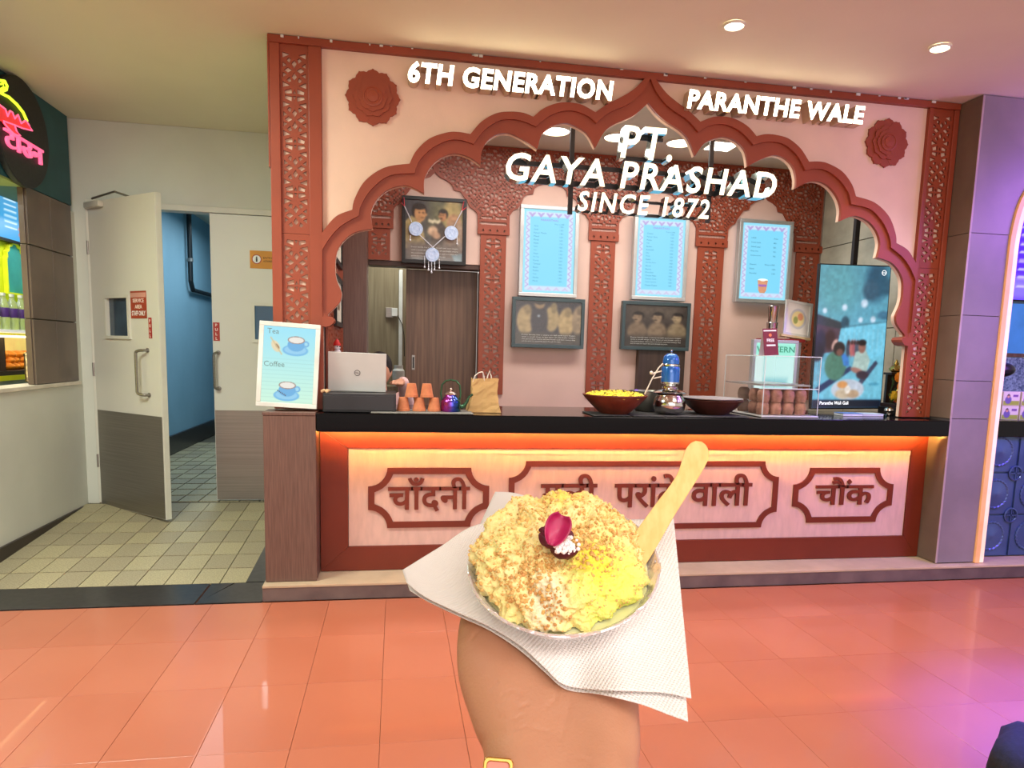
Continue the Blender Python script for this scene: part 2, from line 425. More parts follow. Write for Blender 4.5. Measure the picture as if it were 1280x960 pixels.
M_glass = mat('clear_glass', (250, 252, 250), 0.03, trans=1.0, ior=1.45, var=0)
M_ink = mat('dark_print', (60, 90, 110), 0.6, var=0)
M_inkw = mat('white_print', (235, 235, 235), 0.6, var=0)
M_teal = mat('teal_paint', (40, 84, 90), 0.6, var=0.04)
M_clay = mat('terracotta_clay', (196, 120, 80), 0.75, var=0.07, scale=25, bump=0.2)
M_claydk = mat('brown_clay', (172, 120, 98), 0.8, var=0.09, scale=30, bump=0.25)
M_bowl = mat('glazed_brown_clay', (104, 48, 32), 0.35, var=0.1, scale=12)

FY = 4.1       # kiosk front plane
GT = 1.014     # worktop height
AX = 1.409     # arch centre

# ------------------------------------------------------------------ floor with red tiles
fl = struct(MB().box(-6, 8, -4, 9, -0.1, -0.014).build('floor', mat('tile_bed', (170, 104, 82), 0.8)), 'red tiled mall floor')
tile_me = {}
M_tiles = [mat('red_floor_tile', (178, 104, 76), 0.33, scale=1.6, rgb2=(172, 98, 71), bump=0.03, coat=0.22),
           mat('red_floor_tile_worn', (174, 100, 73), 0.36, scale=1.6, rgb2=(180, 106, 79), bump=0.03, coat=0.22),
           mat('red_floor_tile_deep', (171, 97, 70), 0.33, scale=1.6, rgb2=(176, 102, 75), bump=0.03, coat=0.22)]
for q in range(3):
    me = D.meshes.new('tile'); b = MB().box(-0.1494, 0.1494, -0.2444, 0.2444, -0.0135, 0.0, bev=0.0012)
    me.from_pydata(b.v, [], b.f); me.materials.append(M_tiles[q]); tile_me[q] = me
n_t = 0
for j in range(8):
    yc = 3.588-j*0.49
    for i in range(-11, 18):
        xc = -0.20+i*0.3+(0.0 if j % 2 == 0 else 0.0)
        if xc < -2.35+0.0 and yc > 0 or xc > 4.9 and j > 3: continue
        if n_t >= 226: continue
        o = D.objects.new('tile', tile_me[random.choice((0, 0, 1, 2))]); COL.objects.link(o); o.parent = fl
        o.location = (xc, yc, random.uniform(-0.0004, 0.0)); n_t += 1
# ramp up to the service doors with small grey tiles
rm = MB(); 
rm.add([(-2.36, 4.18, -0.1), (-0.70, 4.18, -0.1), (-0.70, 5.86, -0.1), (-2.36, 5.86, -0.1), (-2.36, 4.18, -0.012), (-0.70, 4.18, -0.012), (-0.70, 5.86, 0.108), (-2.36, 5.86, 0.108)],
       [(0,3,2,1),(4,5,6,7),(0,1,5,4),(1,2,6,5),(2,3,7,6),(3,0,4,7)])
ramp = struct(rm.build('floor', mat('tile_grout', (96, 90, 74), 0.9)), 'ramp of small speckled grey tiles up to the service doors')
M_gt = [mat('speckled_grey_tile', (180, 168, 132), 0.55, scale=120, rgb2=(146, 138, 112)), mat('speckled_grey_tile_dull', (164, 154, 126), 0.6, scale=120, rgb2=(138, 128, 104))]
gme = []
for q in range(2):
    me = D.meshes.new('tile'); b = MB().box(-0.0725, 0.0725, -0.114, 0.114, -0.010, 0.0); me.from_pydata(b.v, [], b.f); me.materials.append(M_gt[q]); gme.append(me)
sl = math.atan2(0.12, 1.68)
for i in range(10):
    for j in range(7):
        xc = -2.27+i*0.15; yc = 4.18+0.118+j*0.2385
        if yc > 5.86: continue
        o = D.objects.new('tile', random.choice(gme)); COL.objects.link(o); o.parent = ramp; o.location = (xc, yc, (yc-4.18)/1.68*0.12); o.rotation_euler = (sl, 0, 0)
# dark stone border strips
tr = struct(MB().box(-2.34, -1.045, 3.845, 4.175, -0.013, 0.002, bev=0.001).build('trim_1', M_blackstone), 'black stone strip between red floor and grey ramp')
a = MB(); a.add([(-1.04, 3.845, -0.013), (-0.705, 3.845, -0.013), (-0.705, 4.175, -0.013), (-0.905, 4.175, -0.013), (-1.04, 3.845, 0.002), (-0.705, 3.845, 0.002), (-0.705, 4.175, 0.002), (-0.905, 4.175, 0.002)],
                [(0,3,2,1),(4,5,6,7),(0,1,5,4),(1,2,6,5),(2,3,7,6),(3,0,4,7)]); a.build('stone_piece', M_blackstone, tr)
a = MB(); a.add([(-1.035, 3.85, -0.013), (-0.915, 4.175, -0.013), (-1.035, 4.175, -0.013), (-1.035, 3.85, 0.002), (-0.915, 4.175, 0.002), (-1.035, 4.175, 0.002)],
                [(0,2,1),(3,4,5),(0,1,4,3),(1,2,5,4),(2,0,3,5)]); a.build('stone_piece', M_blackstone, tr)
a = MB(); a.add([(-0.85, 4.18, -0.005), (-0.705, 4.18, -0.005), (-0.705, 5.86, 0.112), (-0.85, 5.86, 0.112), (-0.85, 4.18, 0.004), (-0.705, 4.18, 0.004), (-0.705, 5.86, 0.124), (-0.85, 5.86, 0.124)],
                [(0,3,2,1),(4,5,6,7),(0,1,5,4),(1,2,6,5),(2,3,7,6),(3,0,4,7)]); a.build('stone_piece', M_blackstone, tr)
# corridor floor
cf = struct(MB().box(-2.5, -0.7, 5.87, 12.2, -0.1, 0.112).build('floor', mat('tile_grout')if False else MATS['tile_grout']), 'grey tiled corridor floor behind the doors')
for i in range(11):
    for j in range(14):
        xc = -2.40+i*0.155; yc = 6.02+j*0.26
        o = D.objects.new('tile', random.choice(gme)); COL.objects.link(o); o.parent = cf; o.location = (xc, yc, 0.119)
# ceiling
ce = struct(MB().box(-6, 8, -4, 12.3, CEIL, CEIL+0.12).build('ceiling', M_ceil), 'plain painted ceiling')
# ------------------------------------------------------------------ wall_left: other stall's side
WL = -2.349
wl = MB(); wl.box(WL-0.14, WL, -1.0, 5.95, 0.0, 1.035); wl.box(WL-0.10, WL, 5.83, 5.95, 1.035, 2.30)
wall_l = struct(wl.build('wall_left', M_white), 'low white wall under the left stall window')
hd = struct(MB().box(WL-0.35, WL, -1.0, 5.86, 2.34, CEIL-0.002).build('wall_left', M_teal), 'dark teal fascia of the left stall')
MB().box(WL-0.35, WL-0.002, -1.0, 5.18, 2.325, 2.339).build('soffit', mat('green_lit_soffit', (146, 160, 92), 0.6), hd)  # green light on the underside put into its colour
struct(MB().box(WL-0.16, WL+0.012, -1.0, 5.86, 1.036, 1.062, bev=0.003).build('trim_2', mat('ledge_white', (214, 206, 190), 0.5)), 'white ledge on top of the low wall')
bb = struct(MB().box(WL+0.001, WL+0.02, -1.0, 5.90, 0.0, 0.114, bev=0.002).build('baseboard_left', mat('dark_skirting', (52, 44, 42), 0.4)), 'dark skirting along the low white wall')
pl = struct(MB().box(WL-0.045, WL-0.012, 5.20, 5.84, 1.064, 2.338).build('wall_left', mat('tile_grout')if False else MATS['tile_grout']), 'brown tiled pier of the left stall')
M_pt = mat('brown_pier_tile', (112, 96, 84), 0.35, scale=3, rgb2=(96, 82, 74), coat=0.1)
for z0, z1 in ((1.066, 1.492), (1.500, 1.968), (1.976, 2.334)):
    MB().box(WL-0.011, WL+0.002, 5.20, 5.52, z0, z1, bev=0.0015).build('tile', M_pt, pl)
    MB().box(WL-0.011, WL+0.002, 5.523, 5.84, z0, z1, bev=0.0015).build('tile', M_pt, pl)
    MB().box(WL-0.045, WL-0.011, 5.188, 5.199, z0, z1, bev=0.0015).build('tile', M_pt, pl)
# ------------------------------------------------------------------ wall with the service doors
M_frame = mat('door_frame_paint', (210, 208, 196), 0.5, var=0.02)
wb = MB(); wb.box(WL-0.1, -0.70, 5.90, 6.02, 2.40, CEIL-0.002); wb.box(WL-0.1, -2.27, 5.90, 6.02, 0.0, 2.40)
struct(wb.build('wall_back', M_white), 'white wall above the service doors')
df = MB(); df.box(-2.268, -0.72, 5.885, 6.00, 2.355, 2.398, bev=0.003); df.box(-2.268, -2.225, 5.885, 6.00, 0.12, 2.354, bev=0.003)
struct(df.build('trim_3', M_frame), 'painted frame round the service doors')
M_push = mat('red_sticker', (168, 48, 44), 0.5, var=0.02); M_wpush = mat('sticker_print', (236, 214, 206), 0.6, var=0)
M_gls = mat('door_vision_glass', (60, 76, 92), 0.06, var=0.1, coat=0.3)
def tube_handle(x, z0, z1, y, ox, parent, nm='handle'):
    pts = [(x+ox, y, z0), (x+ox, y-0.035, z0)]
    for k in range(5): a = PI/2*k/4; pts.append((x+ox*(1-math.sin(a)) if ox else x, y-0.035-0.02*math.sin(a), z0+0.02*(1-math.cos(a))))
    for k in range(5): a = PI/2*k/4; pts.append((x+ox*(1-math.cos(a)) if ox else x, y-0.055+0.02*(1-math.cos(a)), z1-0.02+0.02*math.sin(a)))
    pts += [(x+ox, y, z1)]
    b = MB(); b.tube(pts, 0.010, 10)
    for z in (z0, z1): b.lathe([(0.001, 0), (0.017, 0), (0.017, 0.006), (0.001, 0.006)], 12, Matrix.Translation((x+ox, y, z)) @ RX)
    return b.build(nm, M_steel, parent, True)
# closed leaf
d2 = struct(thing('door_2', None, None, (-0.93, 5.93, 0.13)), 'closed off-white door leaf behind the kiosk column')
b = MB(); x0, x1 = -1.405, -0.56; y0, y1 = 5.895, 5.94
b.box(x0, -1.10, y0, y1, 0.13, 2.35); b.box(-0.86, x1, y0, y1, 0.13, 2.35); b.box(-1.10, -0.86, y0, y1, 0.13, 1.395); b.box(-1.10, -0.86, y0, y1, 1.68, 2.35)
b.build('leaf', M_doorw, d2)
MB().box(x0+0.004, x1, y0-0.004, y0-0.0005, 0.135, 0.85).build('kick_plate', M_steel, d2)
b = MB(); b.box(-1.115, -1.09, y0-0.012, y0, 1.385, 1.695); b.box(-1.09, -0.87, y0-0.012, y0, 1.67, 1.695); b.box(-1.09, -0.87, y0-0.012, y0, 1.385, 1.41); b.box(-0.87, -0.845, y0-0.012, y0, 1.385, 1.695)
wf = b.build('window_frame', M_frame, d2); MB().box(-1.098, -0.862, y0+0.015, y0+0.021, 1.397, 1.678).build('glass', M_glass, wf)
hh = tube_handle(-1.388, 1.02, 1.30, y0, 0.022, d2)
st = MB().box(-1.400, -1.352, y0-0.002, y0-0.0005, 1.39, 1.532).build('push_sticker', M_push, d2)
for k, ch in enumerate('PULL'): print_text(ch, facing(-1.376, y0-0.0028, 1.500-0.034*k), 0.022, M_wpush, st, center=True, bold=0.03)
sg = MB().box(-1.118, -0.90, y0-0.004, y0-0.0005, 1.955, 2.09, bev=0.001).build('notice_plate', mat('orange_notice', (206, 138, 28), 0.5), d2)
MB().lathe([(0.001, 0), (0.036, 0), (0.036, 0.001), (0.001, 0.001)], 20, facing(-1.068, y0-0.0045, 2.025)).build('disc', M_inkw, sg)
b = MB(); b.lathe([(0.030, 0.0012), (0.036, 0.0012), (0.036, 0.002), (0.030, 0.002)], 20, facing(-1.068, y0-0.0045, 2.025)); b.build('ring', M_push, sg)
b = MB(); T = facing(-1.068, y0-0.006, 2.025); b.sphere((0, 0.014, 0), 0.006, 8, 6, (1, 1, .2), T); b.box(-0.006, 0.006, -0.02, 0.008, 0, 0.001, T); b.build('figure', M_black, sg)
M_dk = mat('notice_print', (70, 36, 14), 0.6)
print_text('ENTRY FOR', facing(-1.018, y0-0.0048, 2.030), 0.016, M_dk, sg); print_text('AUTHORISED ONLY', facing(-1.018, y0-0.0048, 2.006), 0.014, M_dk, sg, width=0.11)
# open leaf, hinged at the left jamb
hx, hy = -2.25, 5.885; ang = math.atan2(5.33-hy, -1.617-hx)
d1 = struct(thing('door_1', None, None, (hx, hy, 0.10)), 'open off-white door leaf with steel kick plate'); d1.rotation_euler[2] = ang
TD = Matrix.Translation((hx, hy, 0)) @ Matrix.Rotation(ang, 4, 'Z'); DT = TD.inverted()
def dl(px, py):
    nrm = (TD.to_3x3() @ Vector((0, 1, 0))); r = ray(px, py); o = Vector((0, 0, CH)); t = (Vector((hx, hy, 0))-o).dot(nrm)/r.dot(nrm); return DT @ (o+r*t)
def TB(b, name, m, parent, smooth=False):
    o = MB(); o.v = [tuple(TD @ Vector(p)) for p in b.v]; o.f = b.f; o.m = b.m; return o.build(name, m, parent, smooth)
p0, p1 = dl(133, 373), dl(162, 420); wx0, wx1, wz1, wz0 = p0.x, p1.x, p0.z, p1.z
b = MB(); Lw = 0.84; ZB, ZT = 0.105, 2.375
b.box(0, wx0, 0, 0.045, ZB, ZT); b.box(wx1, Lw, 0, 0.045, ZB, ZT); b.box(wx0, wx1, 0, 0.045, ZB, wz0); b.box(wx0, wx1, 0, 0.045, wz1, ZT)
TB(b, 'leaf', M_doorw, d1)
TB(MB().box(0.012, Lw-0.004, -0.004, -0.0005, ZB+0.005, 0.845), 'kick_plate', M_steel, d1)
TB(MB().box(Lw+0.0005, Lw+0.004, 0.004, 0.041, ZB, ZT), 'edge_strip', M_frame, d1)
b = MB()
for (a0, a1, c0, c1) in ((wx0-0.022, wx0, wz0-0.022, wz1+0.022), (wx1, wx1+0.022, wz0-0.022, wz1+0.022), (wx0, wx1, wz1, wz1+0.022), (wx0, wx1, wz0-0.022, wz0)): b.box(a0, a1, -0.014, 0, c0, c1)
wf = TB(b, 'window_frame', M_frame, d1); TB(MB().box(wx0, wx1, 0.018, 0.024, wz0, wz1), 'glass', M_gls, wf)
p0, p1 = dl(163, 364), dl(184, 398)
st = TB(MB().box(p0.x, p1.x, -0.003, -0.0005, p1.z, p0.z), 'notice_plate', mat('red_brown_notice', (160, 66, 44), 0.5), d1)
cxn = (p0.x+p1.x)/2; h = p0.z-p1.z
for i, (t, s, mm) in enumerate((('SERVICE', 0.027, M_wpush), ('AREA', 0.027, M_wpush), ('STAFF ONLY', 0.034, M_inkw))):
    print_text(t, TD @ facing(cxn, -0.0035, p1.z+h*(0.58, 0.36, 0.10)[i]), s, mm, st, center=True, width=(p1.x-p0.x)*(0.7, 0.45, 0.86)[i], bold=0.02)
TB(MB().box(p0.x+0.004, p1.x-0.004, -0.0036, -0.003, p0.z-0.045, p0.z-0.012), 'notice_band', mat('notice_band_pink', (206, 150, 136), 0.5), st)
p0, p1 = dl(185.5, 397), dl(190.5, 423)
st = TB(MB().box(p0.x, p1.x, -0.002, -0.0005, p1.z, p0.z), 'push_sticker', M_push, d1)
for k, ch in enumerate('PULL'): print_text(ch, TD @ facing((p0.x+p1.x)/2, -0.0028, p0.z-0.034-0.034*k), 0.022, M_wpush, st, center=True, bold=0.03)
p0, p1 = dl(186, 438), dl(188, 494)
hb = tube_handle(p0.x-0.07, p1.z, p0.z, 0.0, 0.06, None); hb.data.transform(TD); hb.data.transform(wm(d1).inverted()); hb.parent = d1
hb2 = tube_handle(p0.x-0.02, p1.z, p0.z, 0.0, 0.0, None); hb2.data.transform(TD @ Matrix.Translation((2*(p0.x-0.02), 0.045, 0)) @ Matrix.Rotation(PI, 4, 'Z')); hb2.data.transform(wm(d1).inverted()); hb2.parent = d1
# closer: body plus two-link arm
b = MB(); p = dl(117, 256); b.box(0.02, 0.22, -0.045, 0, p.z-0.028, p.z+0.018, bev=0.011); cl = TB(b, 'door_closer', mat('closer_enamel', (196, 192, 180), 0.4), d1, True)
b = MB(); b.tube([tuple(TD @ Vector((0.12, -0.03, p.z+0.035))), (-1.99, 5.68, p.z+0.075), (-1.85, 5.82, p.z+0.045)], 0.008, 8); b.build('closer_arm', M_steel, cl)
for z in (0.45, 1.15, 2.05): TB(MB().lathe([(0.001, -0.05), (0.008, -0.05), (0.008, 0.05), (0.001, 0.05)], 8, Matrix.Translation((-0.008, -0.008, z))), 'hinge', M_steel, d1)
# corridor
M_blue = mat('corridor_blue_paint', (128, 166, 184), 0.6, scale=1.2, rgb2=(118, 156, 174))
cw = MB(); cw.box(-2.62, -2.5, 6.03, 12.2, 0.0, CEIL-0.002); cw.box(-2.5, -0.6, 12.2, 12.3, 0, CEIL-0.002); cw.box(-0.68, -0.6, 6.03, 12.2, 0, CEIL-0.002)
struct(cw.build('wall_back', M_blue), 'blue painted corridor walls behind the doors')
struct(MB().box(-2.499, -2.47, 6.05, 12.1, 0.125, 0.33).build('baseboard_corridor', M_blackstone), 'black skirting of the blue corridor')
b = MB(); pa = onX(236, 268, -2.45); pb = onX(239, 362, -2.45); pc = onX(265, 377, -2.45)
b.tube([pa, (pa.x, pa.y, pb.z+0.1), (pa.x, pa.y+0.08, pb.z), (pc.x, pa.y+1.6, pb.z)], 0.028, 10)
cp = b.build('pipe', mat('black_pipe', (24, 30, 34), 0.35), None, True); recentre(cp); tag(cp, 'black pipe bending along the blue corridor wall', 'pipe')
for q in (0.35, 0.9): 
    k = MB().lathe([(0.036, -0.02), (0.036, 0.02)], 10, Matrix.Translation((pa.x, pa.y, pb.z+q))).build('clamp', M_steel, cp)
# ------------------------------------------------------------------ kiosk shell
struct(MB().box(-0.42, 3.80, 4.62, 6.3, -0.01, 0.10).build('floor', mat('kiosk_floor', (150, 140, 130), 0.5)), 'kiosk inner floor')
pth = MB(); pth.box(-0.70, 6.0, 3.845, 4.6, 0.0, 0.074, bev=0.002)
pt = struct(pth.build('trim_4', M_plinth), 'grey brown stone plinth under the kiosk')
MB().box(-0.70, 6.0, 3.842, 4.6, 0.0745, 0.088, bev=0.002).build('capping', M_edge, pt)
wk = MB(); wk.box(-0.46, -0.40, 4.14, 6.3, 0.10, CEIL-0.002); 
struct(wk.build('wall_kiosk_left', M_brown2), 'side wall of the kiosk')
wk = MB(); wk.box(-0.218, 3.62, 5.77, 5.89, 2.05, CEIL-0.002); wk.box(0.66, 3.62, 5.77, 5.89, 0.10, 2.05)
struct(wk.build('wall_kiosk_back', M_pink), 'pale pink back wall of the kiosk')
wr = struct(MB().box(3.63, 3.76, 4.16, 5.89, 0.10, CEIL-0.002).build('wall_kiosk_right', MATS['tile_grout']), 'veined stone side wall of the kiosk')
M_marble = mat('veined_beige_stone', (196, 192, 172), 0.25, scale=1.7, rgb2=(158, 156, 138), stretch=(1, 1.5, 2.2), bump=0.02)
for yy in ((4.18, 4.72), (4.726, 5.27), (5.276, 5.76)):
    for zz in ((0.12, 0.9), (0.906, 1.62), (1.626, 2.32), (2.326, 2.955)):
        MB().box(3.615, 3.629, yy[0], yy[1], zz[0], zz[1], bev=0.0015).build('slab', M_marble, wr)
struct(MB().box(-0.399, -0.219, 5.42, 5.80, 0.10, CEIL-0.002).build('wall_kiosk_left', M_brown), 'dark brown pilaster inside the kiosk')
# back room seen through the open doorway, sliding walnut door
struct(MB().box(-0.30, 0.30, 6.9, 6.96, 0.1, 2.3).build('wall_back_room', M_lwood), 'grey oak panelled wall behind the open doorway')
struct(MB().box(-0.219, 0.70, 5.78, 5.93, 2.012, 2.048, bev=0.002).build('trim_5', mat('dark_door_track', (72, 44, 34), 0.4)), 'dark track above the sliding door')
sd = struct(thing('door_3', None, None, (0.36, 5.95, 0.1)), 'walnut sliding door at the back of the kiosk')
MB().box(0.075, 0.655, 5.93, 5.965, 0.105, 2.01, bev=0.002).build('leaf', M_wood, sd)
hp = MB().box(0.125, 0.150, 5.925, 5.931, 1.20, 1.32, bev=0.001).build('recessed_pull', M_steel, sd); MB().box(0.131, 0.144, 5.9235, 5.9245, 1.215, 1.305).build('slot', M_black, hp)
MB().box(0.020, 0.055, 6.86, 6.898, 0.2, 2.1, bev=0.003).build('white_conduit', mat('white_plastic', (226, 230, 228), 0.4), None)
o = D.objects['white_conduit']; o.name = 'conduit'; recentre(o); tag(o, 'white vertical conduit beside the walnut sliding door', 'conduit')
sk = thing('wall_socket', 'white plug in a grey wall socket left of the sliding door', 'socket', (-0.04, 6.89, 1.66))
MB().box(-0.10, -0.03, 6.872, 6.899, 1.66, 1.75, bev=0.002).build('plate', M_steel, sk); MB().box(-0.045, 0.008, 6.84, 6.871, 1.67, 1.745, bev=0.004).build('plug', MATS['white_plastic'], sk)
MB().tube([(0.0, 6.85, 1.70), (0.05, 6.84, 1.60), (0.07, 6.84, 1.50), (0.075, 6.84, 1.3)], 0.004, 6).build('cable', M_black, sk)
o = MB().lathe([(0.001, 0), (0.05, 0), (0.055, 0.02), (0.055, 0.14), (0.04, 0.16), (0.04, 0.19), (0.001, 0.19)], 16, Matrix.Translation((0.02, 6.6, 1.03))).build('water_filter', MATS['white_plastic'], None, True); recentre(o); tag(o, 'small white cylinder behind the laptop, by the doorway', 'canister')
MB().box(-0.1, 0.25, 6.5, 6.899, 0.95, 1.03).build('shelf', M_lwood); tag(D.objects['shelf'], 'oak shelf under the white canister behind the doorway', 'shelf'); recentre(D.objects['shelf'])
sb = MB().box(0.66, 0.685, 5.90, 5.96, 0.1, 2.0).build('trim_6', MATS['dark_door_track']); struct(sb, 'dark jamb of the sliding door')
# dark cabinet niche in the back wall behind the pot
cb = tag(MB().box(1.99, 2.40, 5.70, 5.765, 0.95, 1.42, bev=0.002).build('cabinet', mat('dark_walnut', (74, 56, 48), 0.4, scale=6, stretch=(8, 8, .4), rgb2=(60, 44, 38))), 'dark walnut cabinet door low on the kiosk back wall', 'cabinet'); recentre(cb)

# ------------------------------------------------------------------ kiosk front: arch
INN = [[(-0.365,1.523),(-0.371,1.544),(-0.343,1.572),(-0.308,1.614),(-0.298,1.656),(-0.308,1.690),(-0.326,1.737),(-0.332,1.80),(-0.322,1.883),(-0.283,1.946),(-0.222,1.992),(-0.131,2.015)],
       [(-0.131,2.015),(-0.140,2.101),(-0.109,2.172),(-0.048,2.227),(0.031,2.254),(0.080,2.248),(0.146,2.218)],
       [(0.146,2.218),(0.146,2.292),(0.180,2.363),(0.242,2.419),(0.313,2.442),(0.386,2.430),(0.455,2.391)],
       [(0.455,2.391),(0.458,2.452),(0.484,2.515),(0.538,2.558),(0.601,2.572),(0.652,2.560),(0.711,2.533),(0.772,2.498)],
       [(0.772,2.498),(0.793,2.575),(0.837,2.620),(0.896,2.646),(0.957,2.648),(1.051,2.609),(1.108,2.532)],
       [(1.108,2.532),(1.158,2.624),(1.219,2.672),(1.295,2.707),(1.356,2.748),(AX,2.801)]]
OUT = [[(-0.400,1.974),(-0.326,2.064),(-0.239,2.105)], [(-0.239,2.105),(-0.226,2.164),(-0.170,2.262),(-0.066,2.337),(0.065,2.366)],
       [(0.065,2.366),(0.100,2.435),(0.170,2.504),(0.267,2.544),(0.330,2.551),(0.393,2.545)],
       [(0.393,2.545),(0.454,2.616),(0.535,2.666),(0.617,2.681),(0.685,2.680),(0.741,2.664)],
       [(0.741,2.664),(0.796,2.712),(0.870,2.746),(0.940,2.757),(1.017,2.750),(1.095,2.717)],
       [(1.095,2.717),(1.165,2.768),(1.240,2.810),(1.315,2.860),(1.385,2.934)]]
GRV = [[(-0.398,1.56),(-0.398,1.885)], [(-0.398,1.885),(-0.352,1.959),(-0.291,2.023),(-0.205,2.076)], [(-0.205,2.076),(-0.192,2.132),(-0.135,2.222),(-0.040,2.297),(0.092,2.318)],
       [(0.092,2.318),(0.118,2.385),(0.188,2.458),(0.277,2.504),(0.348,2.509),(0.412,2.494)], [(0.412,2.494),(0.473,2.575),(0.554,2.629),(0.620,2.642),(0.686,2.636),(0.758,2.614)],
       [(0.758,2.614),(0.820,2.668),(0.887,2.702),(0.962,2.715),(1.045,2.697),(1.104,2.660)], [(1.104,2.660),(1.177,2.722),(1.292,2.782),(1.366,2.852),(AX,2.925)]]
def mir(p): return [(2*AX-x, z) for x, z in reversed(p)]
def whole(segs):
    h = smooth_segs(segs); return h+mir(h)[(1 if abs(h[-1][0]-AX) < 1e-6 else 0):]
inn, outl, grv = whole(INN), whole(OUT), whole(GRV)
XL0, XR0 = -0.397, 2*AX+0.397
fac = thing('arch_facade', 'cream kiosk front with terracotta scalloped arch between two pierced columns', 'kiosk front', (AX, FY, 1.5))
panel('facade_board', [[(XL0, 1.55), (XL0, 2.925), (XR0, 2.925), (XR0, 1.55)]+inn[::-1][4:-4]], FY, 0.028, M_cream, fac)
foot = [(-0.398, 1.56)]
ring = [(XL0, 1.502), (-0.366, 1.506)]+inn+[(2*AX+0.366, 1.506), (XR0, 1.502)]+outl[::-1]
panel('arch_band', [ring], FY-0.022, 0.0215, M_red, fac)
ring2 = grv+outl[::-1] if False else [(XL0-0.002, 1.56)]+grv[1:-1]+[(XR0+0.002, 1.56)]+[(XR0+0.004, 1.97)]+outl[::-1]+[(XL0-0.004, 1.97)]
panel('arch_moulding', [ring2], FY-0.040, 0.0175, M_red, fac)
# scroll feet under the arch
for sx in (1, -1):
    pts = [(-0.400,1.478),(-0.385,1.474),(-0.36,1.480),(-0.340,1.498),(-0.335,1.512),(-0.342,1.526),(-0.362,1.532),(-0.40,1.530)]
    if sx < 0: pts = mir(pts)
    panel('arch_foot', [pts], FY-0.046, 0.10, M_red, fac)
MB().box(XL0-0.27, XR0+0.21, FY-0.03, FY+0.06, 2.9255, CEIL-0.003, bev=0.002).build('top_beam', M_red, fac)
# chipped plaster specks along the ceiling line
b = MB()
for q in range(26):
    x = random.uniform(-0.6, 3.4); b.box(x, x+random.uniform(0.006, 0.03), FY-0.036, FY-0.0305, CEIL-0.004-random.uniform(0.004, 0.014), CEIL-0.0035)
tag(b.build('plaster_speck', M_white, fac), kind='stuff')
def side_col(xa, xb, cxl, name='side_column'):
    zc = 2.233-0.001
    segs = [(GT+0.006, 1.965), (1.967, 2.925)] 
    par = MB().box(xa+0.001, xb-0.001, FY+0.002, FY+0.028, GT+0.006, 2.925).build(name, M_cream, fac)
    for z0, z1 in segs:
        holes = jali_strip(cxl, z0+0.018, z1-0.018, 0.000513, zc)
        holes = [[(x, z) for x, z in h] for h in holes]
        panel('lattice_panel', [[(xa, z0), (xb, z0), (xb, z1), (xa, z1)]]+holes, FY-0.012, 0.013, M_red, par)
    MB().box(xa, cxl-0.072, FY-0.026, FY-0.0125, GT+0.006, 2.925, bev=0.003).build('edge_moulding', M_red, par)
    MB().box(cxl+0.072, xb, FY-0.026, FY-0.0125, GT+0.006, 2.925, bev=0.003).build('edge_moulding', M_red, par)
    return par
side_col(-0.660, XL0-0.0005, -0.536)
MB().box(-0.668, -0.6605, FY-0.028, FY+0.05, 2.30, 2.925).build('edge_strip', M_red, fac)
side_col(XR0+0.0005, 3.424, XR0+0.102)
# lotus rosettes
def lotus(cx, cz, label):
    t = thing('lotus_rosette', label, 'rosette', (cx, FY, cz), 'lotus rosettes on the kiosk front')
    def ringp(n, r, w, y0, th, off, nm):
        for i in range(n):
            a = 2*PI*(i+off)/n+PI/2; ca, sa = math.cos(a), math.sin(a)
            loc = [(0.15*r, -w*0.30), (0.50*r, -w*0.44), (0.72*r, -w*0.56), (0.84*r, -w*0.52), (0.92*r, -w*0.34), (0.955*r, -w*0.12), (r, 0), (0.955*r, w*0.12), (0.92*r, w*0.34), (0.84*r, w*0.52), (0.72*r, w*0.56), (0.50*r, w*0.44), (0.15*r, w*0.30)]
            b = MB(); b.prism([(cx+x*ca-y*sa, cz+x*sa+y*ca) for x, y in loc], y0-(i % 2)*0.0012, y0+th); b.build(nm, M_red, t)
    ringp(12, 0.146, 0.068, FY-0.014, 0.0135, 0, 'petal'); ringp(10, 0.104, 0.056, FY-0.022, 0.0062, 0.5, 'petal'); ringp(8, 0.078, 0.052, FY-0.029, 0.0055, 0, 'petal')
    b = MB(); b.lathe([(0.001, 0), (0.052, 0), (0.052, 0.006), (0.044, 0.007), (0.042, 0.004), (0.032, 0.004), (0.030, 0.008), (0.001, 0.010)], 28, facing(cx, FY-0.0295, cz)); b.build('centre_boss', M_red, t, True)
lotus(-0.132, 2.70, 'terracotta lotus rosette on the cream front, left of the GENERATION letters')
lotus(2*AX+0.132, 2.70, 'terracotta lotus rosette on the cream front, right of the WALE letters')
# lit lettering on the facade
def lit_sign(txt, x0, x1, z0, z1, label, y=FY-0.085, par=None, sh=0.0, face=M_lit, side=M_letside, dep=0.082, bold=0.038, nm='lit_sign', sp=1.0):
    t = par or thing(nm, label, 'sign', ((x0+x1)/2, FY, z0))
    letters(txt, x0, x1, z0, z1, y, dep, side, t, bold=bold, shear=sh, face=face, spacing=sp); return t
lit_sign('6TH GENERATION', 0.052, 1.182, 2.768, 2.878, 'glowing white 3D letters reading 6TH GENERATION over the arch, left side', sh=0.12, sp=1.08)
lit_sign('PARANTHE WALE', 1.618, 2.735, 2.768, 2.872, 'glowing white 3D letters reading PARANTHE WALE over the arch, right side', sh=0.12, sp=1.08)
HY = 4.17
hs = thing('hanging_sign', 'glowing hanging letters reading PT. GAYA PRASHAD SINCE 1872 in the arch', 'sign', (AX, HY, 2.16))
def hrow(txt, a, b_, dep, sp):
    p, q = onY(*a, HY), onY(*b_, HY); return lit_sign(txt, p.x, q.x, q.z if q.z < p.z else p.z, max(p.z, q.z), None, y=HY, par=hs, sh=0.16, face=M_lit2, side=M_letmir, dep=dep, sp=sp, bold=0.032)
